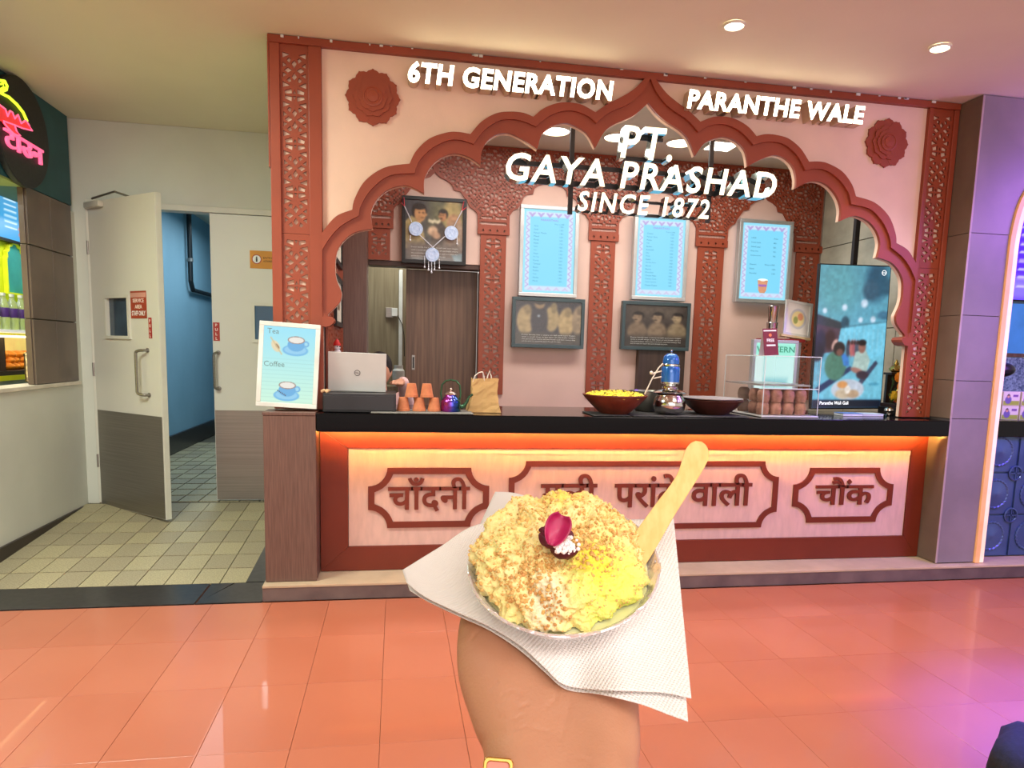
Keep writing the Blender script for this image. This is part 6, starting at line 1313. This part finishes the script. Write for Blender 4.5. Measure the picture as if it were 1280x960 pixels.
# heated display with orange snacks
ds = thing('display_cabinet', 'lit glass display cabinet of orange snacks in the left stall', 'display cabinet', (-2.75, 5.5, 1.13))
MB().box(-2.95, -2.64, 4.3, 6.8, 1.110, 1.140).build('base', mat('dark_metal_base', (40, 28, 20), 0.5), ds); MB().box(-2.96, -2.95, 4.3, 6.8, 1.141, 1.395).build('back', mat('warm_back', (236, 210, 130), 0.5, emit=0.25), ds)
MB().box(-2.66, -2.64, 4.3, 6.8, 1.372, 1.384).build('tube_light', mat('warm_tube', (255, 240, 190), 0.5, emit=6, ecol=(255, 226, 150)), ds)
for y in (5.39,): MB().box(-2.95, -2.62, y-0.006, y+0.006, 1.141, 1.37).build('divider', mat('dark_metal_base', (40, 28, 20), 0.5), ds)
rnd = random.Random(4); src = None; kk = 0
for lay in range(3):
    for i in range(8-lay):
        x, y, z = -2.74+rnd.uniform(-0.03, 0.03)-0.03*lay, 5.47+i*0.098+lay*0.05, 1.165+lay*0.042
        lab = 'orange fried snack in the lit cabinet, %s layer' % ('bottom', 'middle', 'top')[lay]
        if src is None:
            src = MB().sphere((0, 0, 0), 0.052, 12, 8, (1, 1, 0.52)).build('fried_snack', mat('fried_orange', (240, 160, 40), 0.6, scale=20, rgb2=(226, 130, 30), bump=0.4), None, True); src.location = (x, y, z); tag(src, lab, 'snack', 'orange fried snacks, bottom layer')
        else:
            o = src.copy(); COL.objects.link(o); o.location = (x, y, z); o['label'] = lab; o['group'] = 'orange fried snacks, %s layer' % ('bottom', 'middle', 'top')[lay]
for i in range(5):
    for j in range(3):
        o = src.copy(); COL.objects.link(o); o.name = 'dark_sweet'; o.location = (-2.72+rnd.uniform(-.02, .02), 4.93+i*0.09+0.02*j, 1.16+j*0.045)
        if i == 0 and j == 0:
            me2 = src.data.copy(); me2.materials.clear(); me2.materials.append(mat('dark_sweet_brown', (70, 34, 20), 0.6)); first_me = me2
        o.data = first_me; o['label'] = 'dark brown round sweet in the left half of the lit cabinet'; o['category'] = 'sweet'; o['group'] = 'dark brown sweets in the cabinet'
sc_ = thing('stall_counter', 'grey blue counter front below the lit cabinet of the left stall', 'counter', (-2.8, 5.4, 0)); MB().box(-2.95, -2.64, 4.3, 6.8, 0.002, 1.075).build('carcass', mat('grey_blue_panel', (136, 156, 146), 0.5), sc_); MB().box(-2.96, -2.63, 4.3, 6.8, 1.0755, 1.109).build('yellow_edge', M_yel, sc_)
ol = MB().tube([(-2.50, 5.42, 1.07), (-2.52, 5.46, 1.25)], 0.018, 8).build('wrapped_roll', mat('foil_wrap', (170, 150, 100), 0.3, 0.7, scale=40, rgb2=(90, 70, 50))); recentre(ol); tag(ol, 'small shiny wrapped roll leaning on the white ledge by the pier', 'roll')
MB().sphere((-2.52, 5.46, 1.255), 0.02, 8, 6).build('tip', MATS['foil_wrap'], ol)

# ------------------------------------------------------------------ dark bag on the floor, lower right
bgm = MB(); nz_ = 14; 
from mathutils import noise
cxb, cyb = 2.07, 1.76
pr = [(0.001, 0.0), (0.16, 0.0), (0.20, 0.03), (0.215, 0.10), (0.20, 0.17), (0.155, 0.215), (0.08, 0.235), (0.001, 0.24)]
bgm.lathe(pr, 48, Matrix.Translation((cxb, cyb, 0.002)) @ Matrix.Diagonal((1.05, 0.72, 1, 1)))
M_bagc = mat('black_cloth_bag', (26, 28, 34), 0.8, scale=60, rgb2=(18, 20, 24), bump=0.5)
bg_ = thing('cloth_bag', 'black cloth bag on the red floor at the lower right corner', 'bag', (cxb, cyb, 0.002))
me = D.meshes.new('b'); me.from_pydata(bgm.v, [], bgm.f); bm = bmesh.new(); bm.from_mesh(me); bmesh.ops.remove_doubles(bm, verts=bm.verts[:], dist=1e-4); bmesh.ops.subdivide_edges(bm, edges=bm.edges[:], cuts=1, use_grid_fill=True)
for v in bm.verts:
    p = v.co.copy()
    if p.z > 0.01: v.co += Vector((noise.noise(p*9), noise.noise(p*9+Vector((5, 0, 0))), noise.noise(p*9+Vector((0, 7, 0)))*0.8))*0.022+Vector((0, 0, noise.noise(p*24)*0.006))
bm.to_mesh(me); bm.free(); me.materials.append(M_bagc); link('bag_body', me, bg_, True, 180)
MB().tube([(cxb-0.09, cyb, 0.225), (cxb-0.06, cyb-0.02, 0.275), (cxb+0.05, cyb-0.02, 0.282), (cxb+0.09, cyb, 0.225)], 0.010, 8).build('strap', M_bagc, bg_, True)
MB().tube([(cxb-0.15, cyb-0.02, 0.188), (cxb, cyb-0.055, 0.205), (cxb+0.15, cyb-0.02, 0.188)], 0.004, 6).build('zip', M_black, bg_, True)

# ------------------------------------------------------------------ the hand, the napkin, the leaf bowl of dessert
def W(x, y, z): p = camv(x, y, z); return Vector((p.x, p.y, p.z+CH))
vh = Vector((0.06, 0.172, 0.983)); vh.normalize(); up_ = Vector((0, -1, 0)); up_ = (up_-vh*up_.dot(vh)).normalized()
nrm = (-vh*0.700+up_*0.714).normalized()                     # bowl normal in camera axes
C0 = Vector(((704-CX)/FPX, (704-CY)/FPX, 1))*0.47
def plane_pt(px, py, off):
    r = Vector(((px-CX)/FPX, (py-CY)/FPX, 1)); d = (nrm.dot(C0)-off)/nrm.dot(r); q = r*d; return W(q.x, q.y, q.z)
nW = camv(*nrm).normalized(); CW = W(*C0); xW = camv(1, 0.03, 0); xW = (xW-nW*xW.dot(nW)).normalized(); yW = nW.cross(xW).normalized()
BT = Matrix((( xW.x, yW.x, nW.x, CW.x), (xW.y, yW.y, nW.y, CW.y), (xW.z, yW.z, nW.z, CW.z), (0, 0, 0, 1)))     # bowl frame: z along the bowl axis
# bowl
bo = thing('foil_bowl', 'shallow crimped silver foil bowl held on the white napkin', 'bowl', tuple(CW-nW*0.024))
M_foil = mat('silver_foil', (238, 236, 240), 0.24, 0.62, var=0.03, coat=0.5, bump=0.9, bscale=110)
rnd = random.Random(9); seg = 96; prof = [(0.030, -0.0235), (0.040, -0.0225), (0.049, -0.016), (0.0550, -0.010), (0.0605, -0.002), (0.0628, 0.0012), (0.0620, 0.0018), (0.0590, -0.0010), (0.0545, -0.0075), (0.049, -0.0135), (0.040, -0.0195), (0.030, -0.021)]
b = MB(); vv = []; fold = [rnd.uniform(-1, 1) for _ in range(24)]
for j, (r, z) in enumerate(prof):
    for i in range(seg):
        a = 2*PI*i/seg; u = i/seg*24; k = int(u); f = u-k; f2 = max(0, (f-0.85)/0.15); fo = 1.4*(fold[k]*(1-f2)+fold[(k+1) % 24]*f2)
        w_ = max(0, (r-0.045)/0.0175); kink = (abs(f-0.5)*2)**6
        rr = r*(1-0.030*w_*kink)+fo*0.0012*w_; vv.append(BT @ Vector((rr*math.cos(a), rr*math.sin(a), z+fo*0.0020*w_-0.0018*w_*kink+(0.0010*fold[(k*5+j*7) % 24]*(1 if 2 <= j <= 9 else 0)))))
ff = [(j*seg+i, j*seg+(i+1) % seg, (j+1)*seg+(i+1) % seg, (j+1)*seg+i) for j in range(len(prof)-1) for i in range(seg)]
ff.append(tuple(range(seg))[::-1]); ff.append(tuple(range((len(prof)-1)*seg, len(prof)*seg)))
b.add(vv, ff); b.build('bowl_body', M_foil, bo, True, 9)
b = MB(); b.tube([BT @ Vector(((0.0622)*math.cos(2*PI*i/96), 0.0622*math.sin(2*PI*i/96), 0.0012)) for i in range(96)], 0.0011, 6, True); b.build('rolled_rim', M_foil, bo, True)
# dessert
fd = thing('milk_foam_dessert', 'mound of yellow and cream milk foam dessert in the foil bowl', 'dessert', tuple(CW))
M_foam = D.materials.new('milk_foam'); M_foam.use_nodes = True; MATS['milk_foam'] = M_foam; N = M_foam.node_tree.nodes; L = M_foam.node_tree.links; p_ = N['Principled BSDF']
a_ = N.new('ShaderNodeAttribute'); a_.attribute_name = 'Col'; n1 = N.new('ShaderNodeTexNoise'); n1.inputs['Scale'].default_value = 420; n1.inputs['Detail'].default_value = 4; tc = N.new('ShaderNodeTexCoord'); L.new(tc.outputs['Object'], n1.inputs['Vector'])
bp = N.new('ShaderNodeBump'); bp.inputs['Strength'].default_value = 0.9; bp.inputs['Distance'].default_value = 0.0014; L.new(n1.outputs['Fac'], bp.inputs['Height']); L.new(bp.outputs[0], p_.inputs['Normal']); L.new(a_.outputs['Color'], p_.inputs['Base Color'])
p_.inputs['Roughness'].default_value = 0.65; p_.inputs['Subsurface Weight'].default_value = 0.25; p_.inputs['Subsurface Radius'].default_value = (0.008, 0.007, 0.003)
def fbm(p, o=3):
    s = 0; a = 1
    for k in range(o): s += noise.noise(p*(2**k))*a; a *= 0.5
    return s
def dome(a, t):
    """surface of the mound in bowl coordinates; t 0 top .. 1 rim"""
    th = t*PI/2*1.06; r = 0.0548*math.sin(min(th, PI/2))**0.92; h = 0.031*math.cos(th)**0.9 if th < PI/2 else -0.003*(th-PI/2)*8
    ca, sa = math.cos(a), math.sin(a)
    bias = 1+0.10*sa*math.sin(th)                     # a little higher at the back
    p = Vector((r*ca-0.003, r*sa+0.0015, h*bias-0.001))
    q = Vector((ca*math.sin(th), sa*math.sin(th), math.cos(th)))
    d = fbm(p*55+Vector((3, 1, 2)), 2)*0.0062+fbm(p*150, 3)*0.0034+abs(noise.noise(p*90))*0.003
    return p+q*d, q
nu, nv = 300, 96; vs_ = []; cl = []
spots_ = []
for j in range(nv+1):
    for i in range(nu):
        p, q = dome(2*PI*i/nu, (j+0.02)/nv); p = p+q*fbm(p*480, 2)*0.0009; vs_.append(BT @ p)
        x, y = p.x, p.y
        base = np.array((244, 234, 150.)); k = 0.5+0.5*fbm(p*48+Vector((8, 0, 0)), 2)
        base = base*(1-k*0.55)+np.array((250, 242, 200))*k*0.55
        def blend(c, cx_, cy_, r_, a_): 
            d_ = math.hypot(x-cx_, y-cy_)/r_; w_ = max(0, 1-d_*d_)*a_; return base*(1-w_)+np.array(c)*w_
        base = blend((232, 244, 110), 0.030, -0.033, 0.034, 0.95); base = blend((240, 226, 60), 0.017, -0.022, 0.015, 0.8); base = blend((238, 238, 214), -0.012, -0.045, 0.016, 0.9); base = blend((236, 240, 160), -0.040, -0.005, 0.02, 0.6); base = blend((240, 228, 90), 0.0, 0.040, 0.020, 0.8)
        cl.append((*lin(tuple(np.clip(base*(0.97, 0.945, 0.93), 0, 255))), 1))
ff = [(j*nu+i, j*nu+(i+1) % nu, (j+1)*nu+(i+1) % nu, (j+1)*nu+i) for j in range(nv) for i in range(nu)]
me = D.meshes.new('foam'); me.from_pydata(vs_, [], ff); at = me.color_attributes.new('Col', 'FLOAT_COLOR', 'POINT'); at.data.foreach_set('color', np.array(cl).ravel()); me.materials.append(M_foam); link('foam_mound', me, fd, True, 180)
b = MB(); b.lathe([(0.0001, -0.0045), (0.045, -0.0048), (0.0555, -0.0052), (0.0562, -0.0062), (0.0001, -0.0075)], 64, BT); b.build('melted_milk', mat('melted_milk', (226, 226, 160), 0.25, scale=60, rgb2=(232, 234, 186), coat=0.3), fd, True)
# crumbs
def ico():
    bm = bmesh.new(); bmesh.ops.create_icosphere(bm, subdivisions=1, radius=1); v = [p.co.copy() for p in bm.verts]; bm.verts.index_update(); f = [[q.index for q in t.verts] for t in bm.faces]; bm.free(); return v, f
iv, if_ = ico(); rnd = random.Random(21)
M_cr = [mat('golden_crumb', (222, 180, 112), 0.75, scale=300, rgb2=(208, 160, 90)), mat('pale_crumb', (240, 206, 138), 0.75, scale=300, rgb2=(228, 186, 112)), mat('brown_crumb', (206, 154, 92), 0.75, scale=300, rgb2=(188, 134, 76))]
cb_ = [MB(), MB(), MB()]
clus = [(-0.013, -0.026, 0.016, 260, 0), (0.016, -0.010, 0.020, 300, 0), (0.034, 0.006, 0.016, 160, 1), (-0.040, -0.030, 0.018, 200, 0), (-0.030, 0.022, 0.020, 150, 1), (0.026, 0.032, 0.020, 170, 1), (0.0, 0.030, 0.020, 120, 1), (-0.048, 0.0, 0.016, 110, 1), (-0.008, -0.050, 0.010, 80, 2), (-0.028, -0.044, 0.012, 120, 0), (0.046, 0.0, 0.012, 70, 1), (-0.010, 0.006, 0.022, 120, 1)]
for cx_, cy_, sp2, n_, kx in clus:
    for _ in range(n_):
        x, y = rnd.gauss(cx_, sp2*0.55), rnd.gauss(cy_, sp2*0.55); r = math.hypot(x+0.003, y-0.0015)
        if r > 0.0548: continue
        t = math.asin(min(1, (r/0.0548)**(1/0.92)))/(PI/2*1.06); p, q = dome(math.atan2(y-0.0015, x+0.003), t)
        s = rnd.choice((0.0005, 0.0006, 0.0008, 0.0010, 0.0014)); kk = kx if rnd.random() < 0.7 else rnd.choice((0, 1, 2))
        M_ = BT @ Matrix.Translation(p+q*s*0.5) @ Matrix.Rotation(rnd.uniform(0, 6), 4, Vector((rnd.random(), rnd.random(), 1))); cb_[kk].add([M_ @ (v*s*rnd.uniform(0.7, 1.25)) for v in iv], if_)
for _ in range(700):
    a, t = rnd.uniform(0, 2*PI), math.sqrt(rnd.random())*0.98; p, q = dome(a, t); s = rnd.uniform(0.0003, 0.0008); kk = rnd.choice((0, 1, 1)); M_ = BT @ Matrix.Translation(p+q*s*0.5); cb_[kk].add([M_ @ (v*s) for v in iv], if_)
for k, b in enumerate(cb_): tag(b.build('crumbs', M_cr[k], fd), kind='stuff')
# rose petals with a pinch of white khoya
M_pet = mat('rose_petal', (176, 36, 92), 0.4, scale=90, rgb2=(150, 22, 74), sss=0.2); M_petd = mat('rose_petal_dark', (96, 14, 44), 0.45, scale=90, rgb2=(76, 8, 34))
def petal(px, py, wpx, hpx, lift, m, lab, rot, curl, d=None):
    t = thing('rose_petal', lab, 'petal', tuple(plane_pt(px, py, -0.034)), 'rose petals on the dessert')
    c = plane_pt(px, py, -lift); X = camv(math.cos(rot), math.sin(rot), 0); Y = camv(math.sin(rot)*1, -math.cos(rot), 0.25).normalized(); Z = X.cross(Y).normalized(); s = 0.45/FPX
    n = 12; vs_ = []
    for j in range(n+1):
        v = j/n*2-1
        for i in range(n+1):
            u = i/n*2-1; wd_ = math.sqrt(max(0.0, 1-v*v*0.86))*(0.80+0.20*v); x = u*wd_*wpx*s/2; y = v*hpx*s/2
            z = curl*((u*u)*0.5+(v*v)*0.25)*wpx*s*0.5+noise.noise(Vector((u*1.5, v*1.5, rot)))*0.0012
            vs_.append(c+X*x+Y*y-Z*z*(1) )
    ff = [(j*(n+1)+i, j*(n+1)+i+1, (j+1)*(n+1)+i+1, (j+1)*(n+1)+i) for j in range(n) for i in range(n)]
    me = D.meshes.new('p'); me.from_pydata(vs_, [], ff); me.materials.append(m); o = link('petal_blade', me, t, True, 180); mo = o.modifiers.new('s', 'SOLIDIFY'); mo.thickness = 0.0005; return t
petal(695, 663, 36, 38, 0.048, M_pet, 'bright magenta rose petal standing upright on the dessert', 0.42, -0.9)
petal(706, 688, 42, 20, 0.036, M_petd, 'dark crimson rose petal lying under the upright one', 0.05, 0.9)
petal(686, 676, 34, 16, 0.040, M_petd, 'dark crimson petal tip poking out left of the upright petal', 0.55, 0.5)
petal(680, 662, 16, 8, 0.040, M_petd, 'small dark petal shred on the left of the upright petal', -0.3, 0.3)
petal(712, 668, 14, 10, 0.040, M_petd, 'small dark petal tip on the right of the upright petal', 0.8, 0.3)
kb = MB()
for _ in range(150):
    c = plane_pt(rnd.gauss(706, 6), rnd.gauss(683, 4.5), -0.0395-rnd.uniform(0, 0.003)); s = rnd.uniform(0.0006, 0.0015); kb.add([c+v*s for v in iv], if_)
o = kb.build('khoya_crumbs', mat('white_khoya', (240, 230, 232), 0.6), fd); tag(o, kind='stuff')
# wooden spoon
sp = thing('wooden_spoon', 'flat pale wooden spoon stuck upright into the dessert', 'spoon', tuple(near(800, 705, 0.475)))
left_ = [(797,712),(790,694),(788,676),(797,661),(810,643),(824,624),(838,606),(848,589),(853,573),(857,562),(863,554),(870,551)]; right_ = [(877,552),(883,557),(886,566),(884,577),(876,592),(861,616),(844,643),(833,662),(824,678),(812,698),(800,716)]
poly = catmull(left_, 3)+catmull(right_, 3)
def spd(y): return 0.468+(712-y)*0.00016
fr = [near(x, y, spd(y)) for x, y in poly]; dv = camv(0.25, 0.1, 1)*0.0016; bk_ = [p+dv for p in fr]; n = len(fr); me = D.meshes.new('spoon'); 
b = MB(); b.add(fr+bk_, [tuple(range(n)), tuple(range(2*n-1, n-1, -1))]+[(i, (i+1) % n, (i+1) % n+n, i+n) for i in range(n)])
o = b.build('spoon_blade', mat('birch_wood', (236, 194, 124), 0.55, scale=30, stretch=(8, 8, 0.8), rgb2=(228, 180, 106)), sp); mo = o.modifiers.new('b', 'BEVEL'); mo.width = 0.0004; mo.segments = 2; mo.limit_method = 'ANGLE'
# napkin
M_nap = D.materials.new('paper_napkin'); M_nap.use_nodes = True; MATS['paper_napkin'] = M_nap; N = M_nap.node_tree.nodes; L = M_nap.node_tree.links; p_ = N['Principled BSDF']; p_.inputs['Base Color'].default_value = (0.80, 0.765, 0.745, 1); p_.inputs['Roughness'].default_value = 0.9; p_.inputs['Subsurface Weight'].default_value = 0.15; p_.inputs['Subsurface Radius'].default_value = (0.004, 0.004, 0.004)
uvn = N.new('ShaderNodeAttribute'); uvn.attribute_name = 'UVs'
wv1 = N.new('ShaderNodeTexWave'); wv2 = N.new('ShaderNodeTexWave'); 
for q, ax in ((wv1, 'X'), (wv2, 'Y')): q.bands_direction = ax; q.inputs['Scale'].default_value = 26; q.wave_profile = 'SIN'; L.new(uvn.outputs['Vector'], q.inputs['Vector'])
mx = N.new('ShaderNodeMath'); mx.operation = 'MULTIPLY'; L.new(wv1.outputs['Fac'], mx.inputs[0]); L.new(wv2.outputs['Fac'], mx.inputs[1]); bp = N.new('ShaderNodeBump'); bp.inputs['Strength'].default_value = 0.55; bp.inputs['Distance'].default_value = 0.0012; L.new(mx.outputs[0], bp.inputs['Height']); L.new(bp.outputs[0], p_.inputs['Normal'])
nk = thing('paper_napkin', 'folded white embossed paper napkin between the hand and the foil bowl', 'napkin', tuple(CW-nW*0.03))
def interp(pts, u):
    L_ = [0]; 
    for i in range(1, len(pts)): L_.append(L_[-1]+math.hypot(pts[i][0]-pts[i-1][0], pts[i][1]-pts[i-1][1]))
    s = u*L_[-1]
    for i in range(1, len(pts)):
        if s <= L_[i]+1e-9: f = (s-L_[i-1])/(L_[i]-L_[i-1]+1e-9); return pts[i-1][0]*(1-f)+pts[i][0]*f, pts[i-1][1]*(1-f)+pts[i][1]*f
    return pts[-1]
def sheet(nm, top, bot, offf, nu=90, nv=60, thick=0.0007, par=nk, uvs=1.0):
    top = catmull(top, 5); bot = catmull(bot, 5); vs_ = []; uv = []
    for j in range(nv+1):
        v = j/nv
        for i in range(nu+1):
            u = i/nu; a = interp(top, u); b_ = interp(bot, u); x = a[0]*(1-v)+b_[0]*v; y = a[1]*(1-v)+b_[1]*v
            vs_.append(plane_pt(x, y, offf(x, y, u, v))); uv.append((u*uvs+v*0.35, v*uvs*0.8-u*0.35, 0))
    ff = [(j*(nu+1)+i, j*(nu+1)+i+1, (j+1)*(nu+1)+i+1, (j+1)*(nu+1)+i) for j in range(nv) for i in range(nu)]
    me = D.meshes.new(nm); me.from_pydata(vs_, [], ff); at = me.attributes.new('UVs', 'FLOAT_VECTOR', 'POINT'); at.data.foreach_set('vector', np.array(uv).ravel()); me.materials.append(M_nap)
    o = link(nm, me, par, True, 180); mo = o.modifiers.new('s', 'SOLIDIFY'); mo.thickness = thick; mo.offset = 0; return o
def offA(x, y, u, v):
    o = 0.0245+0.0035*math.sin(u*7+v*3)*v*0.5
    g = math.exp(-((x-722)/26)**2)*max(0, (y-770)/90)       # fold running down below the bowl
    o += 0.006*g; o += 0.010*max(0, (x-780)/80)*v           # right corner hangs back
    o -= 0.004*max(0, 1-abs(x-770)/60)*v; o += 0.012*max(0, (600-x)/100); return o
sheet('napkin_ply', [(503,713),(550,684),(600,655),(690,648),(770,650),(842,648)], [(508,728),(531,746),(575,767),(611,783),(650,807),(680,834),(705,856),(745,862),(790,864),(830,866),(864,873)], offA)
sheet('napkin_ply', [(505,716),(552,688),(602,660),(690,655),(770,658),(840,656)], [(512,738),(535,752),(577,772),(612,788),(650,813),(682,841),(708,862),(750,868),(800,880),(835,893),(860,902)], lambda x, y, u, v: offA(x, y, u, v)+0.0042+0.002*v)
sheet('napkin_flap', [(619,615),(640,616),(662,622),(680,634),(700,655)], [(598,660),(620,668),(650,672),(680,676),(710,680)], lambda x, y, u, v: 0.030-0.012*(1-v)-0.003*u, 30, 24)
# hand and forearm (palm up, seen from the wrist)
M_hand = mat('hand_skin', (190, 138, 108), 0.5, scale=14, rgb2=(178, 126, 98), bump=0.12, bscale=500, sss=0.12)
hd = thing('person', 'outstretched bare hand, palm up, holding the napkin and foil bowl', 'person', tuple(W(0.02, 0.24, 0.36)))
b = MB()
def hc(x, y, z): return W(x, y, z)
def q_(px, py, d): return near(px, py, d)
# heel of the hand, two pads (little-finger side on the left, thumb pad on the right)
fwd = Vector((0.0, -0.40, 0.917))
def chain(lst, seg=16): limb(b, [(W(*p), r) for p, r in lst], seg)
hx = lambda px, d: (px-CX)/FPX*d
hyy = lambda py, d: (py-CY)/FPX*d
secs = [  # centre px, half width px, row, depth of the centre, half thickness
    (688, 80, 742, .545, .011), (686, 104, 762, .512, .015), (684, 112, 796, .487, .0205), (687, 114, 838, .470, .0240), (694, 107, 882, .452, .0255), (701, 100, 925, .437, .0265), (702, 96, 968, .421, .0270), (712, 99, 1060, .392, .030), (720, 120, 1230, .345, .036), (728, 165, 1560, .285, .042)]
cen = [Vector((hx(c, d), hyy(y, d), d)) for c, h_, y, d, t in secs]; ns = 56; vs_ = []; ring_n = []
secv = []
for i in range(len(secs)*4-3):
    u = i/4; k = min(int(u), len(secs)-2); f = u-k
    def ct(arr, g):
        p = [arr[max(k-1, 0)], arr[k], arr[k+1], arr[min(k+2, len(arr)-1)]]; return 0.5*((p[1]*2)+(p[2]-p[0])*g+(p[0]*2-p[1]*5+p[2]*4-p[3])*g*g+(p[1]*3-p[0]-p[2]*3+p[3])*g**3)
    secv.append((ct(cen, f), ct([s_[1]/FPX*s_[3] for s_ in secs], f), ct([s_[4] for s_ in secs], f)))
for i, (c, a_h, t_h) in enumerate(secv):
    tg = (secv[min(i+1, len(secv)-1)][0]-secv[max(i-1, 0)][0]).normalized(); wx = Vector((1, 0.01, 0)); wx = (wx-tg*wx.dot(tg)).normalized(); th = tg.cross(wx).normalized()
    if th.z > 0: th = -th
    for k in range(ns):
        a = 2*PI*k/ns; ca, sa = math.cos(a), math.sin(a); e = 0.82
        x = math.copysign(abs(ca)**e, ca)*a_h; y = math.copysign(abs(sa)**0.9, sa)*t_h
        pads = 1.0
        if sa > 0: y += t_h*0.12*(math.exp(-((ca-0.62)/0.28)**2)+math.exp(-((ca+0.60)/0.3)**2))*sa-t_h*0.07*math.exp(-((ca-0.05)/0.22)**2)*sa
        p = c+wx*x+th*y; vs_.append(W(p.x, p.y, p.z))
nr = len(secv); ff = [(j*ns+i, j*ns+(i+1) % ns, (j+1)*ns+(i+1) % ns, (j+1)*ns+i) for j in range(nr-1) for i in range(ns)]; ff += [tuple(range(ns))[::-1], tuple(range((nr-1)*ns, nr*ns))]
b.add(vs_, ff)
# four fingers, unequal, curled gently up round the bowl's underside
for k, (px, ln, rr) in enumerate(((622, 0.82, .0080), (654, 0.98, .0088), (688, 1.04, .0090), (722, 0.97, .0088))):
    x0 = hx(px, .54); s = (k-1.5)*0.004
    chain([((x0*0.97, 0.1190, .515), rr*1.5), ((x0, 0.1160, .545), rr*1.25), ((x0+s, 0.1090, .545+.030*ln), rr*1.12), ((x0+s*1.6, 0.1000, .545+.048*ln), rr), ((x0+s*1.9, 0.0920, .545+.058*ln), rr*0.86)], 12)
# thumb leaves the side of the palm on the right, hidden by the napkin
chain([((hx(750, .485), 0.1330, .487), .0185), ((hx(776, .505), 0.1220, .508), .0135), ((hx(790, .52), 0.1130, .528), .0112), ((hx(794, .53), 0.1060, .545), .0092)], 14)
CMf = Matrix(CM)
creases = [[(694, 848), (697, 862), (694, 874), (684, 884)], [(706, 862), (712, 876), (708, 900), (700, 925)], [(628, 868), (640, 862), (652, 868)], [(618, 880), (634, 876), (648, 884), (660, 880)], [(622, 896), (640, 900), (652, 894)], [(612, 862), (622, 852)], [(588, 800), (596, 790), (602, 786)], [(640, 912), (660, 908), (684, 914)], [(724, 946), (738, 952), (748, 962)]]
def creased(m2):
    for v in m2.vertices:
        q = CMf @ Vector((v.co.x, v.co.y, v.co.z-CH))
        if q.z < 0.05: continue
        px, py = CX+FPX*q.x/q.z, CY+FPX*q.y/q.z
        if not (560 < px < 820 and 760 < py < 975) or v.normal.dot(camv(0, -0.3, -1)) < 0.1: continue
        dmin = 99
        for cr_ in creases:
            for i in range(len(cr_)-1):
                ax, ay = cr_[i]; bx, by = cr_[i+1]; dx, dy = bx-ax, by-ay; t = max(0, min(1, ((px-ax)*dx+(py-ay)*dy)/(dx*dx+dy*dy))); dmin = min(dmin, math.hypot(px-ax-t*dx, py-ay-t*dy))
        if dmin < 6: v.co -= v.normal*0.0005*math.exp(-(dmin/1.8)**2)
hand_o = remeshed('hand_and_forearm', b, 0.0016, M_hand, hd, 12, creased)
# bracelet watch at the wrist
wt = thing('wristwatch', 'gold rectangular wristwatch on the wrist at the bottom edge', 'watch', tuple(near(622, 972, 0.372)))
M_gold = mat('gold_metal', (214, 168, 92), 0.25, 0.9)
gc = near(621, 977, 0.398); gx = camv(1, 0.09, 0).normalized(); gn = camv(-0.25, -0.35, -0.9); gn = (gn-gx*gn.dot(gx)).normalized(); gyv = gn.cross(gx).normalized()
GTm = Matrix(((gx.x, gyv.x, gn.x, gc.x), (gx.y, gyv.y, gn.y, gc.y), (gx.z, gyv.z, gn.z, gc.z), (0, 0, 0, 1)))
def rrect(w_, h_, r, n=6): return [(sx*(w_-r)+r*math.cos(a), sy*(h_-r)+r*math.sin(a)) for sx, sy, a0 in ((1, 1, 0), (-1, 1, PI/2), (-1, -1, PI), (1, -1, 3*PI/2)) for a in [a0+PI/2*k/n for k in range(n+1)]]
me = curve_mesh([rrect(0.0085, 0.0125, 0.003), rrect(0.0062, 0.0102, 0.002)], 0.0035); me.transform(GTm); me.materials.clear(); me.materials.append(M_gold); o = link('case_frame', me, wt, True, 30); mo = o.modifiers.new('b', 'BEVEL'); mo.width = 0.0006; mo.segments = 2
me = curve_mesh([rrect(0.0062, 0.0102, 0.002)], 0.001); me.transform(GTm); me.materials.clear(); me.materials.append(mat('rose_dial', (206, 130, 112), 0.2)); link('dial', me, wt)
b = MB(); b.tube([GTm @ Vector(p) for p in ((0, 0.0, 0.0008), (0, 0.006, 0.0008))], 0.0003, 6); b.tube([GTm @ Vector(p) for p in ((0, 0, 0.0008), (0.004, -0.001, 0.0008))], 0.0003, 6); b.build('watch_hand', M_gold, wt)
for k in range(7):
    c = GTm @ Matrix.Translation((0.0095+k*0.0062, -0.001-0.0004*k*k, -0.0006-0.0003*k*k)) @ Matrix.Rotation(0.10*k, 4, 'Y'); MB().box(-0.0027, 0.0027, -0.005, 0.005, -0.0011, 0.0011, c, bev=0.0005).build('bracelet_link', M_gold, wt)
for k in range(5):
    c = GTm @ Matrix.Translation((-0.0118-k*0.0058, -0.001-0.0004*k*k, -0.0008-0.0012*k*k)) @ Matrix.Rotation(-0.25*k, 4, 'Y'); MB().box(-0.0027, 0.0027, -0.005, 0.005, -0.0011, 0.0011, c, bev=0.0005).build('bracelet_link', M_gold, wt)
